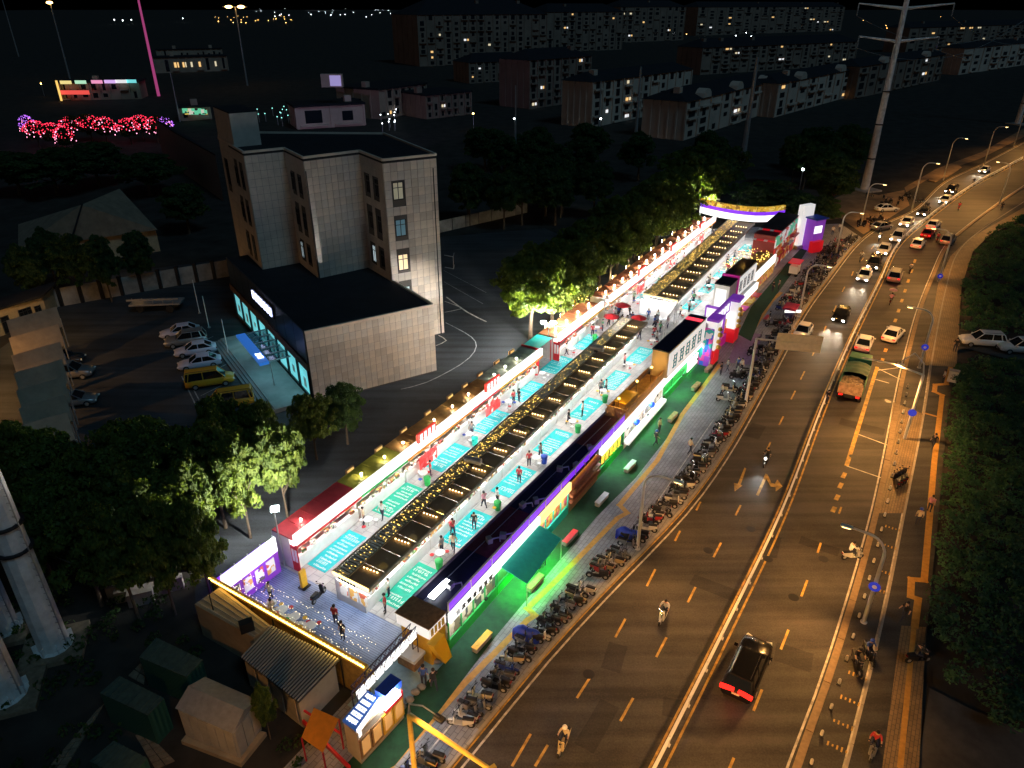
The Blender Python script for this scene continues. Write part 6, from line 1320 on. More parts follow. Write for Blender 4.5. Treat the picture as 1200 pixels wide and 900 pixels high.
# ================================================================ near end: deck edge, entrance truss, booths
ge = thing('gold_light_fence', 'gold fairy light parapet closing the blue deck', 'parapet', MP(-5.4, 0.35, 0))
MB().sbox(-5.55, -5.35, -0.16, 0.88, 2.5, 2.95).obj('parapet_beam', mat('gold_painted_beam', (0.55, 0.34, 0.06), 0.45, var=0.2), ge); MB().sbox(-5.5, -5.4, -0.16, 0.88, 0.0, 2.5).obj('back_panel', mat('ochre_screen', (0.30, 0.19, 0.05), 0.6, var=0.3), ge)
mb = MB()
for k in range(95): p = MP(-5.62, -0.16 + 1.04 * k / 95, 2.98 + 0.05 * (k % 2)); mb.ball(p, 0.05, 5, 3); p = MP(-5.34, -0.16 + 1.04 * k / 95, 2.7); mb.ball(p, 0.045, 5, 3)
tag(mb.obj('fairy_lamps', LED_GOLD, ge), kind='stuff'); MB().sbox(-5.62, -5.56, -0.15, 0.87, 2.84, 2.9).obj('added_gold_tube', glow('added_gold_tube', (1.0, 0.6, 0.1), 3.5), ge)  # gold tube added to light the shed roof beside the lamps
for k in range(8): a = -0.15 + k * 1.02 / 7; MB().tube([MP(-5.58, a, 0), MP(-5.58, a, 2.5)], 0.05, 6).obj('post', DARKMETAL, ge)
net = thing('fairy_light_net', 'strings of warm fairy lamps hung over the near side of the deck', 'string lights', MP(-4, 0.4, 2.6))
for j in range(3):
    s_ = -5.05 + j * 0.62; mb = MB(); mb.tube([MP(s_, -0.1 + 0.92 * k / 10, 2.75 - 0.1 * math.sin(math.pi * k / 2.5) ** 2) for k in range(11)], 0.008, 4); w_ = mb.obj('string_wire', DARKMETAL, net)
    mb = MB()
    for k in range(60): mb.ball(MP(s_ + rng.uniform(-.12, .12), -0.1 + 0.92 * (k + .5 + rng.uniform(-.3, .3)) / 60, 2.66 + rng.uniform(-.1, .1)), 0.026, 5, 3)
    tag(mb.obj('fairy_lamps', glow('cream_fairy_lamp', (1.0, 0.82, 0.5), 1.4), net), kind='stuff')
lb = thing('white_lit_hoarding', 'white lit hoarding along the deck edge with violet back', 'hoarding', MP(-3, -0.13, 0)); MB().sbox(-5.2, -0.6, -0.115, -0.100, 1.9, 3.1).obj('lit_band', LED_WHITE, lb); MB().sbox(-5.2, -0.6, -0.112, -0.103, 0, 1.898).obj('violet_panel', VIOL, lb)
lamp('POINT', MP(-2.6, -0.06, 1.5), 18, (0.45, 0.2, 1.0), lb, 0.2)
pb = MB(); pb.sbox(-5.4, -1.2, -0.135, -0.125, 0, 2.9); pb.obj('violet_glow_wall', LED_PURPLE, lb)  # purple light on the rear wall, put in as a glowing sheet
for k in range(5): a = -5.1 + k * 1.1; MB().sbox(a, a + 0.07, -0.122, -0.117, 0, 3.2).obj('post', STEEL, lb)
for k in range(4): MB().sbox(-4.8 + k * 1.0, -4.1 + k * 1.0, -0.099, -0.094, 0.6, 1.7).obj('poster', MENU, lb)
ob = thing('planter_stand', 'yellow upright stand on the blue deck', 'stand', MP(-0.9, 0.10, 0)); MB().sbox(-1.1, -0.6, 0.085, 0.10, 0.02, 1.5).obj('panel', YELLOW, ob); MB().sbox(-1.2, -0.5, 0.07, 0.115, 0.012, 0.1).obj('foot', DARKMETAL, ob)
for k, u_ in enumerate((0.14, 0.22, 0.31)): t = thing('round_cake_stall', 'round white display table with goods on the deck', 'table', MP(-4.2, u_ + 0.02, 0), 'white display tables on deck'); p = MP(-4.2, u_ + 0.02, 0.01); MB().lathe(p, [(0.5, 0), (0.55, 0.7), (0.62, 0.74), (0.6, 0.8)], 8).obj('table', WHITE, t); MB().ball((p.x, p.y, 0.86), 0.2, 8, 5, sq=(1.4, 1.2, 0.5)).obj('goods', [RED, GREEN, YELLOW][k], t)
for k, u_ in enumerate((0.55, 0.74)): q_ = MB().sbox(-4.6, -4.0, u_, u_ + 0.06, 0.02, 0.45).obj('low_stool_box', [ORANGE, YELLOW][k]); tag(q_, ['orange', 'yellow'][k] + ' cube seat on the blue deck', 'seat')
# entrance truss with lit panels
a, b = G(412, 812, 2.7), G(482, 738, 2.7); en = truss(a, b, 2.7, 0.5, mat('purple_black_truss', (0.05, 0.03, 0.06), 0.5, 0.3), 'dark entrance truss carrying a row of white lit panels', 'entrance_truss', n=12)
d = (b - a).normalized(); nrm = Vector((d.y, -d.x, 0))
for k in range(7):
    p = a.lerp(b, (k + 0.5) / 7) + nrm * 0.35; MB().box((p.x, p.y, 2.62), ((b - a).length / 7 - 0.14, 0.16, 0.5), math.atan2(d.y, d.x)).obj('lit_panel', LED_WHITE, en)
# lettered booth
bo = thing('lettered_booth', 'booth with blue roof sign, white strokes and wooden lit windows', 'booth', G(425, 885))
r4 = [G(x, y, 2.6) for x, y in [(458, 797), (470, 804), (418, 858), (402, 843)]]
px_ = [(p.x, p.y) for p in r4]; MB().prism(px_, 0, 2.3).obj('wall', SH['beige'], bo); MB().prism(px_, 2.3, 2.4).obj('roof', SH['tan'], bo)
sg = MB(); q = [G(x, y, 2.62) for x, y in [(431, 809), (444, 817), (417, 855), (401, 844)]]; sg.hexa([p - Vector((0, 0, .18)) for p in q], q); so = sg.obj('roof_sign', glow('blue_lit_roof_sign', (0.03, 0.10, 0.35), 0.15), bo)
glyphs(so, lambda x, y: q[3].lerp(q[0], 0.04 + x / 3.0 * 0.92).lerp(q[2].lerp(q[1], 0.04 + x / 3.0 * 0.92), 0.1 + y) + Vector((0, 0, 0.03)), 5, 3.0, 0.78, glow('white_roof_letter', (0.95, 0.97, 1.0), 0.6), 51, 'sign_character', 0.1)
d = (q[1] - q[2]); L = d.length; d.normalize(); nrm = Vector((d.y, -d.x, 0)); c = (q[1] + q[2]) / 2 + nrm * 0.1; MB().box((c.x, c.y, 2.35), (L, 0.14, 0.6), math.atan2(d.y, d.x)).obj('lit_fascia', LED_WHITE, bo)
e0, e1 = r4[2], r4[1]; d = (e1 - e0).normalized(); nrm = Vector((d.y, -d.x, 0))
for k in range(4):
    p = e0.lerp(e1, (k + 0.5) / 4) + nrm * 0.05; w_ = (e1 - e0).length / 4; fr = MB().box((p.x, p.y, 1.15), (w_ - 0.06, 0.08, 1.5), math.atan2(d.y, d.x)).obj('shop_window', YELLOW if k > 1 else WOOD, bo); p = p + nrm * 0.05; MB().box((p.x, p.y, 1.2), (w_ - 0.3, 0.03, 1.1), math.atan2(d.y, d.x)).obj('pane', glow('amber_pane', (0.8, 0.45, 0.15), 0.12), fr)
p = e0.lerp(e1, 0.78) + nrm * 0.12; MB().box((p.x, p.y, 2.2), ((e1 - e0).length * 0.4, 0.1, 0.45), math.atan2(d.y, d.x)).obj('red_fascia', RED, bo); c = e0.lerp(r4[0], 0.6); p = e1.lerp(r4[0], 0.4); MB().box((p.x - .4, p.y - .4, 2.75), (1.3, 0.8, 0.5), math.atan2(d.y, d.x)).obj('roof_cooler', BLUE, bo); p = e1 + Vector((-.5, -.9, 0)); MB().box((p.x, p.y, 2.7), (1.2, 0.5, 0.3), math.atan2(d.y, d.x)).obj('roof_light', LED_TUBE, bo)
for k, (x, y) in enumerate([(471, 830), (480, 822), (487, 813), (494, 807), (513, 777)]): p = G(x, y, 0); t = thing('kerb_boulder', 'rounded stone boulder edging the pale blue entry carpet', 'boulder', p, 'boulders by the entry carpet'); MB().ball((p.x, p.y, 0.16), 0.24, 9, 6, sq=(1.2, 0.9, 0.8)).obj('stone', CONCRETE, t)
# yellow corner booth
yb = thing('yellow_booth', 'yellow corner booth with slanted pillar and white lit sign', 'booth', MP(-0.6, 0.9, 0)); MB().sbox(-1.5, -0.1, 0.81, 0.985, 0, 2.4).obj('body', YELLOW, yb); MB().sbox(-1.7, -0.06, 0.80, 0.99, 2.4, 3.25).obj('sign_block', SIGN_WHITE, yb); MB().sbox(-1.75, -0.05, 0.795, 0.995, 3.25, 3.32).obj('roof', WOOD, yb)
mb = MB(); mb.hexa([MP(-1.0, 0.99, 0), MP(-0.3, 0.99, 0), MP(-0.3, 1.03, 0), MP(-1.0, 1.03, 0)], [MP(-2.0, 0.99, 2.4), MP(-0.9, 0.99, 2.4), MP(-0.9, 1.03, 2.4), MP(-2.0, 1.03, 2.4)]); mb.obj('slanted_pillar', mat('bright_yellow', (0.85, 0.5, 0.02), 0.45), yb); MB().sbox(-2.6, -1.55, 0.83, 0.95, 0.8, 1.05).obj('serving_shelf', WHITE, yb); MB().sbox(-2.5, -1.6, 0.84, 0.94, 0.0, 0.79).obj('shelf_base', WOOD, yb)
glyphs(yb, lambda x, y: MP(-1.6 + x, 0.992, 2.5 + y), 4, 1.4, 0.6, mat('yellow_strokes', (0.6, 0.4, 0.05), 0.5), 61)
# crowded goods on the roof behind the yellow booth
# benches on the turf edge
def bench(px, py, m, label):
    p = G(px, py, 0); ang = SDIR - R(2); t = thing('planter_bench', label, 'bench', p, 'planter benches on the turf edge'); ca, sa = math.cos(ang), math.sin(ang)
    MB().box((p.x, p.y, 0.2), (1.7, 0.42, 0.36), ang).obj('base', CONCRETE, t, bevel=0.06)
    for k in range(4): o_ = (k - 1.5) * 0.115; MB().box((p.x - sa * o_, p.y + ca * o_, 0.41), (1.75, 0.09, 0.045), ang).obj('seat_slat', m, t)
for x, y, m_, lb in [(565, 755, YELLOW, 'yellow slatted bench nearest the slanted yellow pillar'), (627, 686, WOOD, 'timber slatted bench beside the teal awning'), (668, 633, RED, 'red slatted bench on the dark turf'), (705, 588, STEEL, 'grey slatted bench next past the red one'), (738, 549, STEEL, 'grey slatted bench by the green lettered stall'), (788, 491, WOOD, 'timber bench before the glazed stall'), (815, 455, WOOD, 'timber bench second from the gate'), (830, 434, WOOD, 'timber bench nearest the gate'), (898, 375, RED, 'red bench on the far turf edge')]: bench(x, y, m_, lb)
# ---- flood lamps on the back row
def flood(base, top, heads, label, power):
    """heads: list of aim directions (x, y, z)"""
    p = G(*base, 0); h = zat(p, top); t = thing('flood_lamp', label, 'lamp', p); MB().tube([p, (p.x, p.y, h)], [0.08, 0.05], 8).obj('pole', POLE, t)
    for k, aim in enumerate(heads):
        x = p.x + (k - (len(heads) - 1) / 2) * 1.1; MB().box((x, p.y + 0.25, h), (0.55, 0.5, 0.16), 0.3).obj('lamp_head', glow('cyan_white_flood', (0.75, 1.0, 1.0), 25.0), t)
        c = Vector((x, p.y + 0.6, h + 0.3)); lamp('SPOT', c, power, (1.0, 0.96, 0.86), t, 0.25, 165, c + Vector(aim) * 10, 0.5)
    if len(heads) > 1: MB().beam((p.x - .8, p.y, h - .1), (p.x + .8, p.y, h - .1), 0.06, 0.06).obj('cross_bar', POLE, t)
flood((333, 662), 599, [(-0.75, 0.6, 0.12)], 'pole flood lamp glowing cyan at the corner of the deck', 2300)
flood((642, 420), 379, [(-0.85, 0.35, 0.3), (0.35, 0.95, 0.4)], 'twin headed flood lamp glowing cyan by the big tree', 4600)
flood((834, 268), 239, [(-0.75, -0.4, 0.25)], 'flood lamp at the back end of the arched gate', 6500)

# ================================================================ street lamps, gantries
SOD = (1.0, 0.47, 0.12)
ROADN = Vector((math.sin(SDIR), -math.cos(SDIR), 0))       # from the market side to the road
def near_dir(line, p):
    i = min(range(1, len(line) - 1), key=lambda k: (line[k] - Vector((p.x, p.y, 0))).length); return (line[i + 1] - line[i - 1]).normalized()
def street_lamp(p, side, label, h=7.0, power=2600, col=SOD, disc=None, group='street lamps along the road', reach=2.2, lit=True):
    t = thing('street_lamp', label, 'street lamp', p, group); d = near_dir(MED, p); n_ = Vector((d.y, -d.x, 0)) * side
    pts = [p, p + Vector((0, 0, h * 0.82))]
    for k in range(1, 7):
        a = k / 6 * math.pi / 2; pts.append(p + Vector((0, 0, h * 0.82 + math.sin(a) * h * 0.18)) + n_ * (1 - math.cos(a)) * 1.2)
    tip = p + n_ * reach + Vector((0, 0, h * 1.005)); pts.append(tip)
    MB().tube(pts, [0.14] + [0.11] + [0.085] * 6 + [0.06], 8).obj('pole', POLE, t, True)
    MB().lathe(p, [(0.22, 0), (0.22, 0.06), (0.13, 0.1), (0.12, 0.7), (0.1, 0.72)], 10).obj('base', POLE, t)
    hd = MB(); c = tip + n_ * 0.25; hd.box(c, (0.7, 0.3, 0.12), math.atan2(n_.y, n_.x)); hd.obj('lamp_head', POLE, t, bevel=0.03)
    MB().box(c - Vector((0, 0, 0.075)), (0.5, 0.22, 0.03), math.atan2(n_.y, n_.x)).obj('lens', SODIUM, t)
    if disc:
        q = p + Vector((0, 0, disc)); dr = -d; MB().tube([q - d * 0.12, q - d * 0.16], 0.36, 16).obj('round_sign', mat('blue_sign_lit', (0.02, 0.05, 0.5), 0.4, emit=(0.03, 0.05, 0.8), es=0.15), t); MB().tube([q - d * 0.161, q - d * 0.17], [0.15, 0.15], 10).obj('sign_mark', WHITE, t)
    if lit:       # street optics throw the light up and down the road
        g0 = Vector((c.x, c.y, 0)) + n_ * 2.5
        for e in (-1, 1): lamp('SPOT', c + d * e * 0.12 - Vector((0, 0, 0.12)), power * 0.92, col, t, 0.18, 122, g0 + d * e * 8.0, 0.9)
    return t
for k, (x, y, h, lb) in enumerate([(747, 643, 7.0, 'arched lamp post beside the blue covered scooter'), (936, 371, 7.2, 'arched lamp post behind the red kiosk by the parked scooters'), (979, 301, 7.4, 'arched lamp post where the scooter row thins out'), (1009, 263, 7.6, 'arched lamp post nearest the pylon foot'),
                                  (1068, 248, 9.5, 'arched lamp post at the far junction'), (1105, 211, 9.5, 'lamp post on the traffic island'), (1153, 194, 9.5, 'arched lamp post past the traffic island'), (1188, 172, 9.5, 'last arched lamp post on the road bend')]):
    street_lamp(G(x, y, 0), 1, lb, h, 1500 if k < 4 else 2600)
for k, (x, y, h, lb, dz) in enumerate([(1012, 729, 6.9, 'arched lamp post with violet disc by the cycling pair', 3.2), (1077, 431, 6.8, 'arched lamp post with blue disc past the big gantry', 2.6), (1100, 330, 7.6, 'arched lamp post with blue disc beside the far footpath', 0.9), (1171, 240, 8.2, 'arched lamp post near the far footpath bend', None)]):
    street_lamp(G(x, y, RZ), -1, lb, h, 2600, disc=dz)
# lamps of the same rows standing just outside the picture
for x, y, sd in [(9.4 - 17.5, 42.0 - 26, 1), (23.2 - 12.5, 34.8 - 21, -1), (37.5, 34.0, -1), (31, 45.5, -1)][:2]: street_lamp(Vector((x, y, 0)), sd, 'arched lamp post of the near road row', 7.0, 3800)
street_lamp(Vector((-12.5, 17.0, -0.15)), -1, 'arched lamp post beside the near sheds', 7.5, 420)
street_lamp(Vector((-59, 63, -0.15)), 1, 'arched lamp post beside the canvas tents', 8.5, 2600)
# sign gantry: pole, arm, two beige boards seen from behind
t = thing('sign_gantry', 'white gantry post holding a beige sign board over the kerb lane', 'sign', G(873, 476)); p = G(873, 476); h = 7.5
MB().tube([p, (p.x, p.y, h)], [0.16, 0.12], 10).obj('pole', POLE, t); a = Vector((p.x, p.y, h)); b = a + Vector((3.9, -0.9, -0.1)); MB().tube([a, b], [0.10, 0.07], 8).obj('arm', POLE, t)
BEIGE = mat('beige_sign_back', (0.66, 0.56, 0.36), 0.6, var=0.1); d = (b - a).normalized()
for k in range(2): c = a + d * 3.85; MB().box((c.x, c.y - 0.1, h + 0.42 - 0.86 * k), (4.1, 0.08, 0.83), math.atan2(d.y, d.x)).obj('sign_board', BEIGE, t)
# camera gantry with two arms
t = thing('camera_gantry', 'tall white post with a long arm and a hooked arm over the road', 'gantry', G(1060, 514, RZ)); p = G(1060, 514, RZ); hT = 6.6
top = Vector((p.x, p.y, hT)); MB().tube([p, (p.x, p.y, 5.2), (p.x, p.y, hT)], [0.15, 0.13, 0.11], 10).obj('pole', POLE, t)
e = G(1010, 419, 7.1); MB().tube([top, top.lerp(e, 0.5) + Vector((0, 0, 0.25)), e], [0.1, 0.08, 0.05], 8).obj('long_arm', POLE, t)
e2 = G(1056, 427, 7.4); hk = [top, top + Vector((0.1, 0.6, 0.9))]; mid = top.lerp(e2, 0.5) + Vector((0, 0.3, 1.5)); MB().tube(smooth_line([(0, 0), (1, 1)], 1) and [top, top + Vector((0.05, .5, .9)), mid, e2 + Vector((0, 0, .35)), e2], [0.08, 0.07, 0.06, 0.05, 0.05], 8).obj('hooked_arm', POLE, t, True)
d = near_dir(MED, p); q = p + Vector((0, 0, 2.9)); MB().tube([q - d * 0.17, q - d * 0.21], 0.36, 16).obj('round_sign', MATS['blue_sign_lit'], t); lamp('SPOT', e2 - Vector((0, 0, 0.2)), 2200, SOD, t, 0.18, 150, e2 - Vector((1, 0, 5))); MB().box(e2, (0.6, 0.28, 0.1), 2.6).obj('lamp_head', POLE, t)
# yellow gantry at the near end
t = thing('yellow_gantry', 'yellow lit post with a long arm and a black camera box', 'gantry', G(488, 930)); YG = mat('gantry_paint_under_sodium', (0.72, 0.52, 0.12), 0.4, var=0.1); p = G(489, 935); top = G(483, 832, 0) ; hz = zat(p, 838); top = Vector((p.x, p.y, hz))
MB().tube([p, top], [0.15, 0.12], 10).obj('pole', YG, t); e = G(575, 902, hz + 0.1); MB().tube([top, e, e + (e - top) * 0.8], [0.14, 0.10, 0.08], 10).obj('arm', YG, t)
k1 = G(515, 842, hz); MB().tube([top, top + Vector((0.0, 0.25, 0.45)), top.lerp(k1, 0.45) + Vector((0, 0.2, 0.5)), k1 + Vector((0, 0, .1))], [0.08, 0.05, 0.035, 0.03], 8).obj('thin_arm', STEEL, t, True); MB().box(k1, (0.55, 0.34, 0.16), -0.6).obj('camera_box', BLACK, t, bevel=0.03); MB().box(e, (0.5, 0.2, 0.25), 0.6).obj('arm_bracket', YG, t)
lamp('SPOT', top + Vector((-0.2, -0.5, 1.5)), 500, SOD, t, 0.2, 120, e)

# ================================================================ vehicles
PAINT = {'white': mat('car_paint_white', (0.62, 0.62, 0.62), 0.25, 0.0, spec=0.6), 'black': mat('car_paint_black', (0.006, 0.006, 0.007), 0.18, spec=0.7), 'silver': mat('car_paint_silver', (0.35, 0.35, 0.36), 0.28, 0.6), 'red': mat('car_paint_red', (0.32, 0.015, 0.02), 0.25, spec=0.6), 'dark': mat('car_paint_graphite', (0.035, 0.035, 0.04), 0.22, spec=0.6), 'yellow': mat('car_paint_yellow', (0.62, 0.30, 0.02), 0.3, spec=0.5), 'lilac': mat('car_paint_lilac_lit', (0.50, 0.50, 0.62), 0.28, spec=0.5)}  # last paint holds the lilac light on the pale parked cars
def car_proto(kind):
    """x forward; sedan / suv / van"""
    L, W, H = {'sedan': (4.6, 1.8, 1.46), 'suv': (4.75, 1.9, 1.75), 'van': (4.9, 1.8, 1.9)}[kind]; body = PAINT['white']; t = thing('car', kind, 'car'); hl, hw = L / 2, W / 2
    belt = {'sedan': 0.92, 'suv': 1.05, 'van': 1.05}[kind]
    st = {'sedan': [(-1, .74, .42, .78), (-.97, .86, .28, .86), (-.8, .97, .22, .92), (-.45, 1, .2, .92), (0, 1, .2, .91), (.35, 1, .2, .90), (.7, .97, .2, .82), (.9, .9, .22, .72), (.985, .76, .3, .62), (1, .66, .4, .55)],
          'suv': [(-1, .8, .45, .95), (-.975, .9, .32, 1.02), (-.8, .98, .28, 1.06), (-.4, 1, .26, 1.05), (0, 1, .26, 1.05), (.3, 1, .26, 1.04), (.65, .98, .26, 1.0), (.88, .93, .28, .92), (.98, .82, .36, .8), (1, .7, .45, .7)],
          'van': [(-1, .88, .4, .95), (-.98, .95, .3, 1.04), (-.6, 1, .26, 1.06), (0, 1, .26, 1.06), (.5, 1, .26, 1.05), (.7, .98, .26, 1.0), (.9, .93, .28, .88), (.985, .82, .36, .78), (1, .7, .45, .7)]}[kind]
    mb = MB(); n = 10
    for fx, fw, zb, zt in st:
        w = hw * fw; zm = (zb + zt) / 2
        for y, z in [(-w * .8, zb), (-w * .97, zb + .1), (-w, zm), (-w * .97, zt - .1), (-w * .86, zt), (w * .86, zt), (w * .97, zt - .1), (w, zm), (w * .97, zb + .1), (w * .8, zb)]: mb.v.append((fx * hl, y, z))
    for i in range(len(st) - 1):
        for j in range(n): mb.f.append([i * n + j, i * n + (j + 1) % n, (i + 1) * n + (j + 1) % n, (i + 1) * n + j][::-1]); mb.m.append(0)
    mb.f.append(list(range(n))); mb.m.append(0); mb.f.append(list(range((len(st) - 1) * n, len(st) * n))[::-1]); mb.m.append(0)
    bo_ = mb.obj('body', body, t, True)
    x0, x1, x2, x3 = {'sedan': (-.80, -.46, .10, .46), 'suv': (-.97, -.82, .12, .46), 'van': (-.985, -.93, .36, .66)}[kind]; x0 *= hl; x1 *= hl; x2 *= hl; x3 *= hl; wb, wt = hw * .86, hw * .70; zr = H
    zb0 = belt - 0.03
    q = {'a': (x3, -wb, zb0), 'b': (x3, wb, zb0), 'c': (x2, wt, zr - .05), 'd': (x2, -wt, zr - .05), 'e': (x1, wt, zr - .05), 'f': (x1, -wt, zr - .05), 'g': (x0, wb, zb0), 'h': (x0, -wb, zb0)}
    def pane(name, ks):
        P = [Vector(q[k]) for k in ks]; MB().add(P, [(0, 1, 2, 3)]).obj(name, GLASS, t)
    pane('windscreen', 'abcd'); pane('rear_window', 'ghfe'); pane('side_window', 'bgec'); pane('side_window', 'hadf')
    ro = MB(); r4 = [(x1 - .05, -wt), (x2 + .05, -wt), (x2 + .05, wt), (x1 - .05, wt)]; ro.hexa([(x, y * 1.03, zr - .07) for x, y in r4], [(x * 0.97 - .02, y * .86, zr + .02) for x, y in r4]); ro.obj('roof', body, t, False, 0.03)
    for y in (-1, 1):
        xm = (x1 + x2) / 2 + .1; bars = [((x3, x2), .045), ((x0, x1), .06), ((xm, xm), .045)]
        if kind != 'sedan': bars.append(((x1 + .15, x1 + .35), .06))
        for (xa, xb), r_ in bars: MB().tube([(xa, y * wb, zb0), (xb, y * wt, zr - .04)], r_, 5).obj('pillar', body, t)
    if kind != 'sedan':
        for y in (-1, 1): MB().tube([(x1 + .05, y * wt * .82, zr + .06), (x2 - .1, y * wt * .82, zr + .06)], 0.025, 5).obj('roof_rail', CHROME, t)
    for fx in (-.6, .63):
        for y in (-1, 1):
            w_ = MB().lathe((fx * hl, y * (hw - .1), .33), [(.25, -.11), (.33, -.1), (.34, 0), (.33, .1), (.25, .11)], 16, axis='y').obj('wheel', RUBBER, t); MB().lathe((fx * hl, y * (hw - .1), .33), [(.2, -.115), (.21, 0), (.2, .115)], 10, axis='y').obj('rim', STEEL, w_)
    for y in (-1, 1):
        zf = st[-2][3] - .07; MB().box((hl * .975, y * hw * .62, zf), (.16, .36, .13), -y * .35).obj('headlight', WHITE, t); zk = st[0][3] - .08
        MB().box((-hl * .985, y * hw * .62, zk), (.10, .42, .15), y * .15).obj('tail_light', TAILOFF, t); MB().box((x3 - .25, y * (hw + .07), belt + .05), (.14, .2, .13)).obj('mirror', body, t)
    MB().box((-hl * 1.0, 0, .62 if kind == 'sedan' else .75), (.03, .44, .13)).obj('number_plate', mat('plate_green_white', (0.3, 0.5, 0.4), 0.5), t); MB().box((hl * 1.0, 0, .42), (.04, .9, .16)).obj('grille', BLACK, t)
    return t
PROTO = {k: car_proto(k) for k in ('sedan', 'suv', 'van')}
def dirat(p, line=None): d = near_dir(line or MED, p); return math.atan2(d.y, d.x)
def place_car(px, py, kind, col, way, label, lights=None, rz=None, z=RZ, group=None, sc_=1.0, beam=0):
    p = G(px, py, z + 0.6); p.z = z; a = (dirat(p) + (0 if way == 'away' else math.pi)) if rz is None else rz
    sw = {PAINT['white']: PAINT[col]}
    if lights == 'head': sw[WHITE] = HEADLAMP
    if lights == 'tail': sw[TAILOFF] = TAILLAMP
    c = dup(PROTO[kind], p, a, label, group, sc_, sw)
    if beam:
        d = Vector((math.cos(a), math.sin(a), 0)); s_ = Vector((-d.y, d.x, 0))
        for y in (-.55, .55):
            o = lamp('SPOT', p + d * 2.45 + s_ * y + Vector((0, 0, .65)), beam, (1.0, 0.86, 0.62), None, 0.06, 24, p + d * 16 + s_ * y * 1.5 + Vector((0, 0, -.6)), 0.9)
    if lights == 'tail' and beam == 0:
        d = Vector((math.cos(a), math.sin(a), 0)); lamp('POINT', p - d * 2.7 + Vector((0, 0, .7)), 3, (1.0, 0.06, 0.02), None, 0.15)
    return c
sv = place_car(876, 782, 'suv', 'black', 'away', 'black estate car with chrome roof rails and glowing red tail lights', 'tail', sc_=1.03)
p = sv.location; a = sv.rotation_euler.z; d = Vector((math.cos(a), math.sin(a), 0)); s_ = Vector((-d.y, d.x, 0))
for y in (-1, 1): MB().box((-2.36, y * .52, .98), (.16, .8, .22), y * .12).obj('tail_light_bar', TAILLAMP, sv).location = (0, 0, 0)
place_car(986, 368, 'sedan', 'black', 'toward', 'black car with bright warm headlight beams on the road', 'head', beam=1100)
place_car(941, 388, 'sedan', 'white', 'toward', 'white car stopped by the kerb under the beige sign board', 'tail', rz=R(58.5) + math.pi)
place_car(1013, 401, 'sedan', 'white', 'away', 'white hatchback beside the median ahead of the green truck', 'tail'); place_car(1047, 391, 'sedan', 'white', 'away', 'white saloon braking on the dashed line beside the hatchback', 'tail', rz=R(50))
place_car(1013, 322, 'sedan', 'white', 'toward', 'white car following the black car toward the camera', 'head', beam=700); place_car(1024, 309, 'suv', 'dark', 'toward', 'dark car just left of the median behind a white one', 'head'); place_car(1036, 292, 'sedan', 'white', 'toward', 'white car fourth in the oncoming queue', 'head'); place_car(1052, 278, 'suv', 'white', 'toward', 'white tall car in the middle of the oncoming queue', 'head'); place_car(1063, 260, 'sedan', 'white', 'toward', 'pale car in the oncoming queue by the arched lamp', 'head'); place_car(1083, 248, 'sedan', 'dark', 'toward', 'dark car at the tail of the oncoming queue', 'head', beam=900); place_car(1108, 234, 'sedan', 'white', 'toward', 'pale taxi in front of a dark one near the island', 'head'); place_car(1115, 223, 'suv', 'dark', 'toward', 'dark car near the traffic island', 'head', beam=900); place_car(1154, 199, 'sedan', 'white', 'toward', 'pale car furthest away on the oncoming side', 'head', beam=700)
place_car(1033, 265, 'sedan', 'silver', 'toward', 'grey car at the side by the parked scooters', None, rz=R(30)); place_car(1039, 244, 'sedan', 'white', 'toward', 'white car parked across the dirt verge', None, rz=R(8))
place_car(1076, 285, 'sedan', 'white', 'away', 'white car with red rear lights heading away past the median', 'tail'); place_car(1094, 263, 'sedan', 'white', 'away', 'white car heading away in the far lane', 'tail'); place_car(1088, 273, 'sedan', 'red', 'away', 'dark red car heading away beside the median', 'tail'); place_car(1111, 281, 'suv', 'silver', 'away', 'silver car heading away beside the bike lane', 'tail'); place_car(1049, 323, 'suv', 'silver', 'away', 'pale car heading away behind the scooter with a parasol', 'tail')
place_car(1151, 399, 'suv', 'white', 'away', 'white off roader with roof rack turning on the side lane', None, rz=R(170), z=0.0); place_car(1196, 407, 'suv', 'white', 'away', 'white off roader following on the side lane at the picture edge', None, rz=R(172), z=0.0)
# parked in the car park
for x, y, k, c_, lb in [(211, 388, 'sedan', 'lilac', 'pale car furthest in the car park row'), (218, 398, 'suv', 'silver', 'grey car second in the car park row'), (229, 409, 'sedan', 'lilac', 'lilac lit car in the middle of the car park row'), (234, 424, 'sedan', 'lilac', 'lilac lit white car beside the yellow vans')]: place_car(x, y, k, c_, 'away', lb, None, rz=R(202), z=-0.13)
place_car(246, 445, 'van', 'yellow', 'away', 'yellow van parked beside the lilac lit white car', None, rz=R(20), z=-0.13); place_car(268, 470, 'van', 'yellow', 'away', 'yellow van parked nearest the grove', None, rz=R(200), z=-0.13)
place_car(82, 436, 'suv', 'silver', 'away', 'pale car parked in the dark beside the tents', None, rz=R(10), z=-0.13); place_car(72, 420, 'sedan', 'dark', 'away', 'dark car parked beside the tents behind the pale one', None, rz=R(10), z=-0.13); place_car(85, 468, 'sedan', 'silver', 'away', 'grey car half hidden under the tent edge', None, rz=R(15), z=-0.13)
for k in PROTO: drop(PROTO[k])
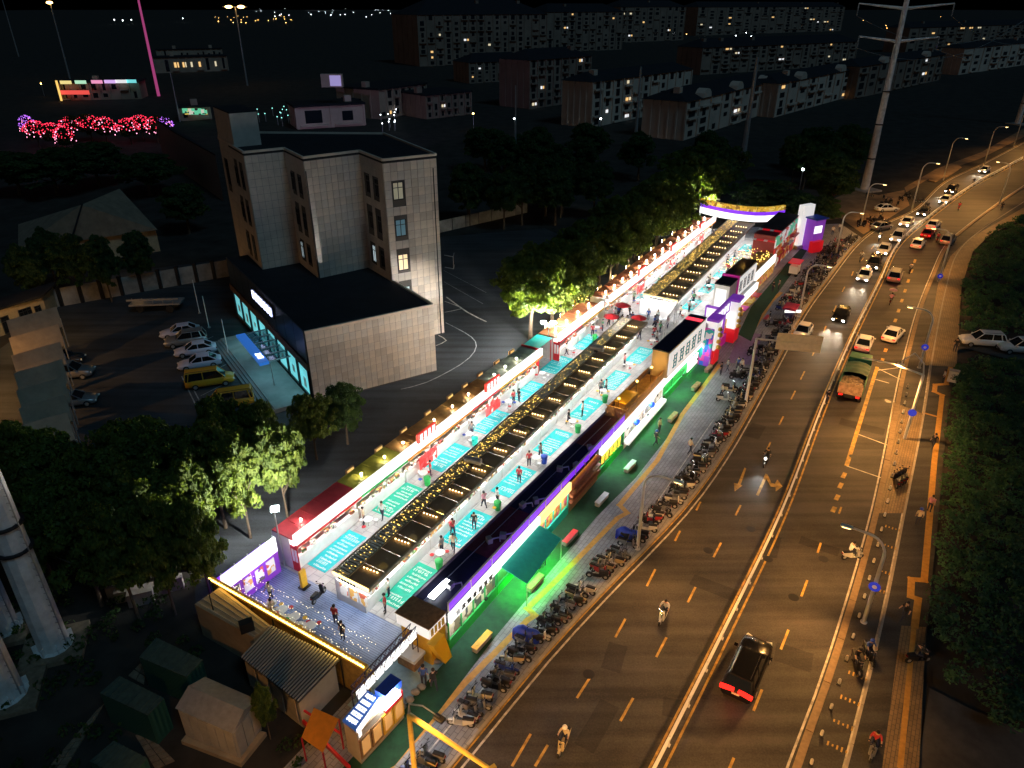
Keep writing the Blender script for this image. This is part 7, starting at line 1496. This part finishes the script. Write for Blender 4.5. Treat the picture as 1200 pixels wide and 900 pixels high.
# flat trailer in the dark yard
t = thing('flat_trailer', 'grey slatted trailer in the dark car park corner', 'trailer', G(186, 362)); p = G(186, 362); MB().box((p.x, p.y, 1.0), (6.5, 2.3, 0.2), 0.1).obj('bed', STEEL, t)
for k in range(5): MB().box((p.x - 2.6 + k * 1.3, p.y - 1.1 - .1 * (2 - k) * .6, 1.5), (0.08, 0.08, 0.9), 0.1).obj('stake', STEEL, t)
MB().box((p.x, p.y - 1.15, 1.75), (6.5, 0.06, 0.25), 0.1).obj('side_board', STEEL, t)
for dx in (-2, 2):
    for dy in (-.95, .95): MB().lathe((p.x + dx, p.y + dy, 0.4), [(.5, -.12), (.5, .12)], 12, axis='y').obj('wheel', RUBBER, t)
# truck with green tarpaulin
t = thing('dump_truck', 'truck with green tarpaulin over a stony load heading away', 'truck'); TARP = mat('green_tarpaulin', (0.015, 0.11, 0.06), 0.7, var=0.3, scale=1.5, bump=0.5); LOAD = mottled('stony_load', [(0.30, 0.20, 0.11), (0.22, 0.14, 0.08), (0.38, 0.27, 0.16), (0.15, 0.1, 0.06)], 6.0)
MB().box((0, 0, 0.75), (7.2, 0.9, 0.3)).obj('chassis', DARKMETAL, t)
for y in (-1.15, 1.15): MB().box((-0.7, y, 1.55), (5.4, 0.08, 1.3)).obj('side_panel', mat('truck_green', (0.02, 0.16, 0.09), 0.5), t)
MB().box((-3.38, 0, 1.5), (0.08, 2.3, 1.2)).obj('tailgate', mat('rusty_tailgate', (0.30, 0.20, 0.13), 0.7, var=0.4), t); MB().box((1.98, 0, 1.7), (0.08, 2.3, 1.6)).obj('head_board', MATS['truck_green'], t); MB().box((-0.7, 0, 1.0), (5.3, 2.2, 0.1)).obj('floor', DARKMETAL, t)
g_ = MB(); nx, ny = 12, 8; rr = random.Random(4)
for i in range(nx + 1):
    for j in range(ny + 1): g_.v.append((-3.3 + 2.1 * i / nx, -1.1 + 2.2 * j / ny, 1.85 + 0.25 * math.sin(math.pi * j / ny) + rr.uniform(-.07, .07)))
for i in range(nx):
    for j in range(ny): g_.f.append([i * (ny + 1) + j, i * (ny + 1) + j + 1, (i + 1) * (ny + 1) + j + 1, (i + 1) * (ny + 1) + j][::-1]); g_.m.append(0)
g_.obj('load', LOAD, t); g_ = MB()
for i in range(nx + 1):
    for j in range(ny + 1): u_ = j / ny; g_.v.append((-1.2 + 3.15 * i / nx, -1.2 + 2.4 * u_, 2.15 + 0.32 * math.sin(math.pi * u_) ** .6 + rr.uniform(-.04, .04) + .04 * math.sin(i * 1.9)))
for i in range(nx):
    for j in range(ny): g_.f.append([i * (ny + 1) + j, i * (ny + 1) + j + 1, (i + 1) * (ny + 1) + j + 1, (i + 1) * (ny + 1) + j][::-1]); g_.m.append(0)
tp_ = g_.obj('tarpaulin', TARP, t, True)
cb = MB(); cb.hexa([(2.1, -1.15, .6), (4.0, -1.15, .6), (4.0, 1.15, .6), (2.1, 1.15, .6)], [(2.1, -1.1, 2.7), (3.7, -1.05, 2.7), (3.7, 1.05, 2.7), (2.1, 1.1, 2.7)]); cb.obj('cab', MATS['truck_green'], t, bevel=0.06); MB().hexa([(3.93, -1.0, 1.7), (3.97, 1.0, 1.7), (3.97, 1.0, 1.72), (3.93, -1.0, 1.72)], [(3.74, -.95, 2.5), (3.76, .95, 2.5), (3.77, .95, 2.5), (3.75, -.95, 2.5)]).obj('windscreen', GLASS, t)
for fx in (-2.6, -1.4, 3.0):
    for y in (-1.0, 1.0): MB().lathe((fx, y, .48), [(.35, -.17), (.48, -.15), (.48, .15), (.35, .17)], 16, axis='y').obj('wheel', RUBBER, t)
for y in (-.8, .8): MB().box((-3.5, y, .8), (.06, .35, .14)).obj('tail_light', TAILLAMP, t)
p = G(1001, 446, RZ + 1.0); t.location = (p.x, p.y, RZ); t.rotation_euler = (0, 0, dirat(p))

# ================================================================ scooters
SBODY = mat('scooter_body_black', (0.012, 0.012, 0.014), 0.3); SC = {'black': SBODY, 'white': mat('scooter_white', (0.55, 0.54, 0.5), 0.35), 'blue': mat('scooter_blue', (0.02, 0.04, 0.22), 0.35), 'grey': mat('scooter_grey', (0.16, 0.16, 0.17), 0.35), 'red': mat('scooter_red', (0.35, 0.02, 0.03), 0.35), 'cream': mat('scooter_cream', (0.5, 0.4, 0.22), 0.4)}
def scooter_proto():
    t = thing('scooter', 'scooter', 'scooter')
    mb = MB(); mb.hexa([(-.2, -.13, .22), (.35, -.13, .22), (.35, .13, .22), (-.2, .13, .22)], [(-.2, -.16, .30), (.38, -.16, .30), (.38, .16, .30), (-.2, .16, .30)])
    mb.hexa([(-.75, -.10, .45), (-.15, -.15, .22), (-.15, .15, .22), (-.75, .10, .45)], [(-.80, -.12, .68), (-.12, -.17, .66), (-.12, .17, .66), (-.80, .12, .68)])
    mb.hexa([(.36, -.17, .28), (.46, -.14, .28), (.46, .14, .28), (.36, .17, .28)], [(.30, -.19, .86), (.40, -.12, .92), (.40, .12, .92), (.30, .19, .86)]); mb.obj('body', SBODY, t, False, 0.02)
    mb = MB(); mb.hexa([(-.78, -.13, .68), (-.1, -.15, .67), (-.1, .15, .67), (-.78, .13, .68)], [(-.76, -.1, .80), (-.12, -.12, .76), (-.12, .12, .76), (-.76, .1, .80)]); mb.obj('seat', BLACK, t, False, 0.03)
    for x in (-.58, .58):
        w = MB().lathe((x, 0, .24), [(.16, -.05), (.24, -.04), (.245, 0), (.24, .04), (.16, .05)], 12, axis='y').obj('wheel', RUBBER, t); MB().lathe((x, 0, .24), [(.12, -.055), (.12, .055)], 8, axis='y').obj('rim', STEEL, w)
    mb = MB(); mb.tube([(.56, 0, .25), (.36, 0, .98)], 0.03, 6); mb.tube([(.22, -.33, 1.0), (.36, -.1, .98), (.36, .1, .98), (.22, .33, 1.0)], 0.02, 6); mb.obj('handlebar', CHROME, t)
    for y in (-1, 1): mb = MB(); mb.tube([(.3, y * .2, 1.0), (.3, y * .26, 1.14)], 0.01, 4); mb.box((.3, y * .27, 1.17), (.03, .11, .08)); mb.obj('mirror', BLACK, t)
    mb = MB(); mb.hexa([(.50, -.06, .42), (.72, -.06, .38), (.72, .06, .38), (.50, .06, .42)], [(.46, -.07, .52), (.74, -.05, .46), (.74, .05, .46), (.46, .07, .52)]); mb.obj('mudguard', SBODY, t)
    MB().box((.44, 0, .80), (.06, .16, .10)).obj('headlight', CHROME, t); MB().box((-.82, 0, .62), (.04, .16, .07)).obj('tail_light', TAILOFF, t)
    return t
SPROTO = scooter_proto()
def cover_proto():
    t = thing('covered_scooter', 'c', 'scooter'); mb = MB(); n = 10
    for k, (x, w, z) in enumerate([(-.95, .2, .75), (-.7, .34, .95), (-.2, .38, .95), (.2, .42, 1.15), (.5, .36, 1.05), (.85, .2, .7)]):
        for j in range(n + 1): a = math.pi * j / n; mb.v.append((x, math.cos(a) * w, max(.06, math.sin(a) ** .7 * z)))
    for i in range(5):
        for j in range(n): mb.f.append([i * (n + 1) + j, i * (n + 1) + j + 1, (i + 1) * (n + 1) + j + 1, (i + 1) * (n + 1) + j]); mb.m.append(0)
    mb.f.append(list(range(n + 1))); mb.m.append(0); mb.f.append(list(range(5 * (n + 1), 6 * (n + 1)))[::-1]); mb.m.append(0); mb.obj('rain_cover', mat('blue_rain_cover', (0.01, 0.04, 0.38), 0.45, var=0.2, bump=0.4, scale=4), t, True)
    for x in (-.58, .58): MB().lathe((x, 0, .24), [(.16, -.05), (.24, -.04), (.24, .04), (.16, .05)], 12, axis='y').obj('wheel', RUBBER, t)
    return t
CPROTO = cover_proto(); r_ = random.Random(11)
KS = resample([p for p in KL if 22 < p.y < 135], 0.25)
def kpos(px, py): p = G(px, py); return min(range(len(KS)), key=lambda i: (KS[i] - p).length)
def park(i, inset, ang_j=0.0, z=0.0):
    a = KS[i]; d = (KS[min(i + 2, len(KS) - 1)] - KS[max(i - 2, 0)]).normalized(); n_ = Vector((-d.y, d.x, 0)); p = a + n_ * inset; col = r_.choices(list(SC), [9, 3, 1, 3, 1, 1.5])[0]
    ang = math.atan2(n_.y, n_.x) + ang_j + r_.uniform(-.16, .16) + (math.pi if r_.random() < .35 else 0); sw = {SBODY: SC[col]}
    nm = {'cream': 'cream', 'black': 'black', 'white': 'white', 'blue': 'blue', 'grey': 'grey', 'red': 'red'}[col]
    dup(SPROTO, (p.x, p.y, z), ang, nm + ' scooter parked in the long row by the kerb', nm + ' scooters parked along the kerb', swap=sw)
for x, y, n in [(565, 838, 5), (597, 800, 4), (628, 768, 5), (655, 735, 6), (680, 705, 5), (715, 675, 3), (725, 660, 5), (755, 640, 4), (512, 905, 4)]:
    i = kpos(x, y)
    for k in range(n): park(max(0, min(len(KS) - 1, i + int((k - n / 2) * 2.1))), 0.95 + r_.uniform(-.1, .25), .3)
i0, i1 = kpos(772, 628), kpos(1010, 282); i = i0
while i < i1:
    if not (kpos(935, 372) - 1 < i < kpos(938, 366) + 1): park(i, 0.95 + r_.uniform(-.1, .35), .35)
    if i > kpos(880, 480) and r_.random() < .40: park(i, 2.6 + r_.uniform(-.2, .3), .35)
    i += r_.choice((2, 2, 3))
for x, y in [(628, 752), (745, 632)]: i = kpos(x + 12, y + 10); d = (KS[i + 1] - KS[i]).normalized(); n_ = Vector((-d.y, d.x, 0)); p = KS[i] + n_ * 1.6; dup(CPROTO, p, math.atan2(n_.y, n_.x) + .4, 'scooter under a blue rain cover beside the kerb row' if x > 700 else 'scooter under a blue rain cover among the near kerb scooters')
for k in range(16): p = G(1050, 236) + Vector((rng.uniform(-4, 5), rng.uniform(-5, 5), 0)); dup(SPROTO, (p.x, p.y, -0.1), rng.uniform(0, 6), 'scooter in the loose cluster at the far junction', 'scooters at the far junction')
for k in range(20): p = G(1005, 262).lerp(G(1040, 262), rng.random()) + Vector((rng.uniform(-1, 1), rng.uniform(-3, 3), 0)); dup(SPROTO, (p.x, p.y, -0.1), rng.uniform(0, 6), 'scooter bunched round the lamp post near the pylon', 'scooters near the pylon')
for k in range(4): p = G(1049 + k * 3.2, 568 - k * 2, RZ); dup(SPROTO, (p.x, p.y, RZ + .01), R(75), 'black scooter parked on the bike lane by the ochre apron', 'scooters parked on the bike lane')
# kiosk for borrowed bikes by the lamp: red canopy
t = thing('red_kiosk', 'small red canopied kiosk among the parked scooters', 'kiosk', G(924, 378)); p = G(924, 376); MB().box((p.x, p.y, 1.95), (2.3, 1.6, 0.25), SDIR).obj('canopy', mat('crimson_canopy', (0.4, 0.02, 0.08), 0.5), t); MB().box((p.x, p.y, 0.65), (1.6, 1.0, 1.1), SDIR).obj('cabinet', mat('navy_cabinet', (0.03, 0.03, 0.12), 0.4), t); MB().box((p.x, p.y - .83, 1.65), (2.1, .06, .35), SDIR - R(58)).obj('lit_sign', LED_WHITE, t)
for a_ in (45, 135, 225, 315): q = p + Vector((math.cos(R(a_) + SDIR) * 1.15, math.sin(R(a_) + SDIR) * 1.15, 0)); MB().tube([(q.x, q.y, 0), (q.x, q.y, 1.85)], 0.03, 5).obj('post', STEEL, t)

# ================================================================ people
SKIN = mat('skin', (0.42, 0.26, 0.18), 0.6); HAIR = mat('black_hair', (0.012, 0.01, 0.01), 0.6); SHIRT = mat('shirt', (0.6, 0.6, 0.58), 0.8); TROU = mat('trousers', (0.03, 0.035, 0.06), 0.8); SHOE = mat('shoes', (0.05, 0.05, 0.05), 0.6)
CLOTH = {'white': SHIRT, 'black': mat('black_shirt', (0.02, 0.02, 0.022), 0.8), 'red': mat('red_shirt', (0.45, 0.04, 0.05), 0.8), 'blue': mat('blue_shirt', (0.05, 0.10, 0.32), 0.8), 'grey': mat('grey_shirt', (0.2, 0.2, 0.21), 0.8), 'cream': mat('cream_shirt', (0.55, 0.45, 0.3), 0.8), 'pink': mat('pink_shirt', (0.6, 0.25, 0.3), 0.8), 'green': mat('green_shirt', (0.08, 0.25, 0.12), 0.8)}
def body_mesh(name, J, E, Rr, cls):
    """J joint: position; E edges; Rr radius; cls edge -> material index (0 skin 1 shirt 2 trousers 3 shoes)"""
    names = list(J); me = bpy.data.meshes.new(name + '_skel'); me.from_pydata([J[k] for k in names], [(names.index(a), names.index(b)) for a, b in E], [])
    o = bpy.data.objects.new('skel', me); C.objects.link(o); o.modifiers.new('s', 'SKIN'); me.skin_vertices or None
    sk = me.skin_vertices[0].data if me.skin_vertices else None
    if sk is None:
        bpy.context.view_layer.objects.active = o
    for i, k in enumerate(names): sk[i].radius = Rr[k] if isinstance(Rr[k], tuple) else (Rr[k], Rr[k]); sk[i].use_root = (k == 'hip')
    sb = o.modifiers.new('d', 'SUBSURF'); sb.levels = 1; sb.render_levels = 1
    dg = bpy.context.evaluated_depsgraph_get(); out = bpy.data.meshes.new_from_object(o.evaluated_get(dg)); bpy.data.objects.remove(o)
    out.name = name; out.materials.clear()
    for m in (SKIN, SHIRT, TROU, SHOE): out.materials.append(m)
    segs = [(Vector(J[a]), Vector(J[b]), cls[(a, b)]) for a, b in E]
    for pl in out.polygons:
        c = pl.center; best = (9, 0)
        for a, b, k in segs:
            ab = b - a; t_ = max(0, min(1, (c - a).dot(ab) / ab.length_squared)); dd = (c - a - ab * t_).length; best = min(best, (dd, k))
        pl.material_index = best[1]; pl.use_smooth = True
    return out
def pose(kind):
    J = {'hip': (0, 0, .92), 'waist': (0, 0, 1.08), 'chest': (0.01, 0, 1.30), 'neck': (0.01, 0, 1.46), 'head': (.03, 0, 1.58), 'crown': (.03, 0, 1.68), 'sl': (0, .19, 1.38), 'sr': (0, -.19, 1.38), 'el': (-.03, .25, 1.12), 'er': (-.03, -.25, 1.12), 'wl': (.06, .25, .89), 'wr': (.06, -.25, .89), 'fl': (.09, .25, .80), 'fr': (.09, -.25, .80), 'hl': (0, .1, .86), 'hr': (0, -.1, .86), 'kl': (.02, .11, .48), 'kr': (.02, -.11, .48), 'al': (0, .11, .09), 'ar': (0, -.11, .09), 'tl': (.16, .12, .04), 'tr': (.16, -.12, .04)}
    if kind == 'walk': J.update(kl=(.14, .1, .5), al=(.22, .1, .1), tl=(.37, .1, .05), kr=(-.03, -.1, .49), ar=(-.26, -.1, .14), tr=(-.12, -.1, .05), el=(-.14, .24, 1.14), wl=(-.08, .26, .9), fl=(-.05, .26, .82), er=(.08, -.24, 1.13), wr=(.24, -.24, .96), fr=(.3, -.24, .9))
    if kind == 'ride':
        J.update(hip=(-.30, 0, .86), waist=(-.26, 0, 1.02), chest=(-.18, 0, 1.24), neck=(-.13, 0, 1.40), head=(-.09, 0, 1.52), crown=(-.09, 0, 1.63), sl=(-.17, .19, 1.32), sr=(-.17, -.19, 1.32), el=(.02, .28, 1.14), er=(.02, -.28, 1.14), wl=(.2, .29, 1.04), wr=(.2, -.29, 1.04), fl=(.27, .3, 1.04), fr=(.27, -.3, 1.04), hl=(-.28, .1, .84), hr=(-.28, -.1, .84), kl=(.12, .15, .72), kr=(.12, -.15, .72), al=(.08, .12, .38), ar=(.08, -.12, .38), tl=(.24, .12, .33), tr=(.24, -.12, .33))
    if kind == 'sit': 
        J.update(hip=(0, 0, .56), waist=(0, 0, .72), chest=(.03, 0, .94), neck=(.05, 0, 1.1), head=(.09, 0, 1.22), crown=(.09, 0, 1.32), sl=(.03, .19, 1.02), sr=(.03, -.19, 1.02), el=(.1, .25, .8), er=(.1, -.25, .8), wl=(.3, .2, .74), wr=(.3, -.2, .74), fl=(.38, .17, .75), fr=(.38, -.17, .75), hl=(.03, .1, .52), hr=(.03, -.1, .52), kl=(.42, .12, .52), kr=(.42, -.12, .52), al=(.42, .12, .09), ar=(.42, -.12, .09), tl=(.58, .12, .04), tr=(.58, -.12, .04))
    E = [('hip', 'waist'), ('waist', 'chest'), ('chest', 'neck'), ('neck', 'head'), ('head', 'crown'), ('chest', 'sl'), ('chest', 'sr'), ('sl', 'el'), ('sr', 'er'), ('el', 'wl'), ('er', 'wr'), ('wl', 'fl'), ('wr', 'fr'), ('hip', 'hl'), ('hip', 'hr'), ('hl', 'kl'), ('hr', 'kr'), ('kl', 'al'), ('kr', 'ar'), ('al', 'tl'), ('ar', 'tr')]
    cls = {}
    for e in E: cls[e] = 2 if e[0] in ('hip', 'hl', 'hr', 'kl', 'kr') and e[1] != 'waist' else (3 if e[0] in ('al', 'ar') else (0 if e[0] in ('el', 'er', 'wl', 'wr', 'neck', 'head') or e[1] == 'neck' else 1))
    cls[('hip', 'waist')] = 1
    Rr = dict(hip=(.15, .12), waist=(.14, .11), chest=(.16, .12), neck=.055, head=(.085, .1), crown=.07, sl=.075, sr=.075, el=.048, er=.048, wl=.034, wr=.034, fl=.035, fr=.035, hl=.1, hr=.1, kl=.068, kr=.068, al=.045, ar=.045, tl=.04, tr=.04)
    return body_mesh('person_' + kind, J, E, Rr, cls), Vector(J['head'])
PM = {k: pose(k) for k in ('stand', 'walk', 'ride', 'sit')}
HAIRM = {}
for k, (m_, h) in PM.items():
    o = MB().ball((h.x - .02, h.y, h.z + .035), .118, 10, 7, sq=(1.02, .92, .98)).obj('hair', HAIR); me = o.data; me.polygons.foreach_set('use_smooth', [True] * len(me.polygons))
    bm = bmesh.new(); bm.from_mesh(me); bmesh.ops.delete(bm, geom=[v for v in bm.verts if v.co.z < h.z - .02 and v.co.x > h.x - .03], context='VERTS'); bm.to_mesh(me); bm.free(); HAIRM[k] = me; bpy.data.objects.remove(o)
HELM = MB().lathe((0, 0, 0), [(.14, 0), (.145, .06), (.11, .15), (.04, .18)], 12).obj('helmet', BLUE); HELMM = HELM.data; bpy.data.objects.remove(HELM)
def person(p, ang, kind, shirt, label, group, trou=None, helmet=None, parent=None):
    t = thing('person', label, 'person', p, group); t.rotation_euler = (0, 0, ang); s_ = .94 + .1 * rng.random(); t.scale = (s_, s_, s_)
    o = bpy.data.objects.new('body', PM[kind][0]); C.objects.link(o); o.parent = t
    for i, m in ((1, CLOTH[shirt]), (2, trou or TROU)): o.material_slots[i].link = 'OBJECT'; o.material_slots[i].material = m
    if helmet: h = bpy.data.objects.new('helmet', HELMM); C.objects.link(h); h.parent = t; h.location = PM[kind][1] + Vector((-.01, 0, .0)); h.material_slots[0].link = 'OBJECT'; h.material_slots[0].material = helmet
    else: h = bpy.data.objects.new('hair', HAIRM[kind]); C.objects.link(h); h.parent = t
    return t
for x, y, k, c_, lb in [(497, 803, 'stand', 'blue', 'person in dark blue standing by the entry boulders'), (509, 808, 'walk', 'black', 'person in black walking off the entry carpet'), (638, 662, 'stand', 'black', 'person in black on the bright green turf'), (631, 668, 'stand', 'cream', 'person in cream beside one in black on the turf'),
                        (772, 508, 'stand', 'cream', 'person in cream at the edge of the green turf'), (768, 522, 'walk', 'black', 'person in black with blue headwear on the tactile strip'), (844, 440, 'stand', 'black', 'person in black standing before the street gate'), (852, 436, 'walk', 'grey', 'person in grey walking before the street gate'), (864, 434, 'stand', 'blue', 'person in blue in the group beside the scooters'), (868, 436, 'stand', 'white', 'person in white in the group beside the scooters'),
                        (845, 466, 'walk', 'white', 'person in white walking on the grey pavement'), (808, 532, 'walk', 'cream', 'person in cream walking near the glazed stall'), (901, 378, 'stand', 'black', 'person in black waiting on the far pavement'), (905, 342, 'stand', 'black', 'person in black at the far turf corner'), (912, 340, 'stand', 'grey', 'person in grey at the far turf corner'), (975, 276, 'stand', 'white', 'person in white near the market end'), (983, 272, 'walk', 'white', 'person in white walking past the market end')]:
    person(G(x, y, 0.006), rng.uniform(0, 6.2), k, c_, lb, None, helmet=BLUE if 'blue headwear' in lb else None)
gA = 'visitors in the market'
for s_, u_, k, c_ in [(7.0, .555, 'stand', 'grey'), (7.6, .60, 'walk', 'cream'), (0.3, .58, 'stand', 'red'), (10.6, .585, 'stand', 'black'), (13.2, .525, 'walk', 'pink'), (14.2, .57, 'stand', 'white'), (17.6, .57, 'stand', 'red'), (20.2, .53, 'stand', 'red'), (21.8, .545, 'walk', 'grey'), (28.4, .5, 'walk', 'black'), (30.5, .53, 'stand', 'white'), (35.6, .5, 'stand', 'grey'), (36.2, .52, 'walk', 'white'), (43, .46, 'stand', 'pink'), (6.5, .02, 'stand', 'cream'), (7.8, .08, 'walk', 'white'), (14.5, .06, 'stand', 'red'), (21.6, .03, 'walk', 'grey'), (29, .04, 'stand', 'red'), (29.6, .06, 'stand', 'black'), (42, -.0, 'walk', 'white'), (48.5, .02, 'stand', 'red'), (9, .52, 'walk', 'red'), (1.6, .52, 'stand', 'white')]:
    person(MP(s_, u_, .03), rng.uniform(0, 6), k, c_, 'visitor in %s in the %s aisle beside the first hall' % (c_, 'street side' if u_ > .3 else 'back'), gA)
for k in range(26):
    s_, u_ = rng.uniform(50.5, 57.5), rng.choice([rng.uniform(.0, .2), rng.uniform(.25, .55)]); c_ = rng.choice(list(CLOTH)); person(MP(s_, u_, .01), rng.uniform(0, 6), rng.choice(['stand', 'walk']), c_, 'visitor in %s on the open square between the halls' % c_, 'visitors on the open square')
for k in range(24):
    s_ = rng.uniform(60, 98); c_ = rng.choice(list(CLOTH)); sd = rng.random() < .5; person(MP(s_, (rng.uniform(.0, .12) if sd else rng.uniform(.44, .52) - .0018 * (s_ - 60)), .03), rng.uniform(0, 6), rng.choice(['stand', 'walk']), c_, 'visitor in %s on the %s side of the second hall' % (c_, 'back' if sd else 'street'), 'visitors beside the second hall')
for s_, u_, k, c_ in [(-2.2, .42, 'stand', 'red'), (-2.9, .52, 'stand', 'black'), (-4.0, .12, 'stand', 'cream'), (-3.0, .02, 'walk', 'white')]: person(MP(s_, u_, .012), rng.uniform(0, 6), k, c_, 'visitor in %s on the blue deck' % c_, 'visitors on the deck')
# scooter parked on the deck
dup(SPROTO, MP(-1.1, .22, .012), 1.2, 'black scooter standing alone on the blue deck', None)
# riders: scooter and person are two things
def rider(px, py, ang, col, shirt, lb, helmet=None, light=False, z=RZ):
    p = G(px, py, z); s_ = dup(SPROTO, p, ang, 'scooter under ' + lb, None, 1.05, {SBODY: SC[col], **({CHROME: HEADLAMP} if False else {})}); person(p, ang, 'ride', shirt, lb, None, helmet=helmet)
    if light:
        d = Vector((math.cos(ang), math.sin(ang), 0)); MB().ball((.5, 0, .84), .09, 8, 5).obj('lit_headlamp', HEADLAMP, s_).location = (0, 0, 0); lamp('SPOT', p + d * .7 + Vector((0, 0, .85)), 160, (0.95, 1.0, 0.85), None, .05, 50, p + d * 6, .8)
A = SDIR; rider(777, 726, A + math.pi, 'white', 'white', 'rider in white heading down the middle lane', None); rider(660, 876, A + math.pi + .1, 'cream', 'cream', 'rider in cream heading down the kerb lane', WHITE); rider(897, 544, A + math.pi, 'black', 'black', 'rider in black with a bright headlamp', None, True); rider(998, 655, A - .9, 'white', 'white', 'rider in white crossing toward the separator', None)
rider(1043, 356, A, 'black', 'pink', 'rider in pink under a small pink parasol', None); p = G(1043, 356, RZ); t = thing('rider_parasol', 'small pink parasol fixed above a scooter rider', 'parasol', p + Vector((0, 0, 1.6))); MB().lathe((p.x, p.y, 1.85), [(.55, 0), (.5, .08), (.25, .2), (.03, .26)], 10).obj('canopy', mat('pink_cloth', (0.6, 0.3, 0.32), 0.6), t); MB().tube([(p.x, p.y, .9), (p.x, p.y, 2.05)], .015, 5).obj('stem', STEEL, t)
rider(1017, 772, A - math.pi + .55, 'black', 'blue', 'rider in blue on the bike lane line beside another', BLUE); rider(1003, 783, A - math.pi + .5, 'black', 'black', 'rider in black on the bike lane beside the one in blue', BLACK); rider(1075, 776, 0.1, 'black', 'black', 'rider in black stopped on the ochre footpath', None, z=0.0); rider(1021, 882, A - math.pi, 'grey', 'red', 'rider in red at the bottom of the bike lane', None); rider(1066, 320, A, 'black', 'grey', 'rider in grey beside the dashed squares', None); rider(1123, 246, A, 'red', 'red', 'rider in red near the far median', None); rider(1008, 306, A + math.pi, 'grey', 'white', 'rider in white left of the oncoming queue', None); rider(1030, 282, A + math.pi, 'black', 'white', 'rider in white with a small lamp in the oncoming lanes', None, True); rider(1140, 217, A + math.pi, 'black', 'black', 'rider in black close to the far median', None); rider(1098, 283, A, 'red', 'red', 'rider in red between cars heading away', None)
for x, y, k, c_, lb, hm in [(1057, 728, 'walk', 'black', 'person in black walking on the dark footpath', None), (1074, 616, 'stand', 'cream', 'person in cream with a blue hat on the footpath', BLUE), (1088, 600, 'stand', 'pink', 'person in pink standing on the ochre strip', None), (1092, 526, 'walk', 'black', 'person in black walking near the gantry shadow', None), (968, 473, 'stand', 'black', 'person in black standing at the median railing', None), (1118, 412, 'stand', 'black', 'person in black waiting where the side lane meets the path', None), (1104, 449, 'stand', 'white', 'person in white at the corner of the ochre strip', None), (1173, 247, 'stand', 'black', 'person in black on the far footpath', None)]: person(G(x, y, RZ if x == 968 else .005), rng.uniform(0, 6), k, c_, lb, None, helmet=hm)
t = thing('utility_cabinet', 'small white utility cabinet standing at the shrub edge', 'cabinet', G(1115, 447)); p = G(1115, 447); MB().box((p.x, p.y, .65), (.5, .9, 1.3), SDIR).obj('body', WHITE, t); MB().box((p.x, p.y, 1.33), (.6, 1.0, .06), SDIR).obj('lid', STEEL, t)
drop(SPROTO); drop(CPROTO)
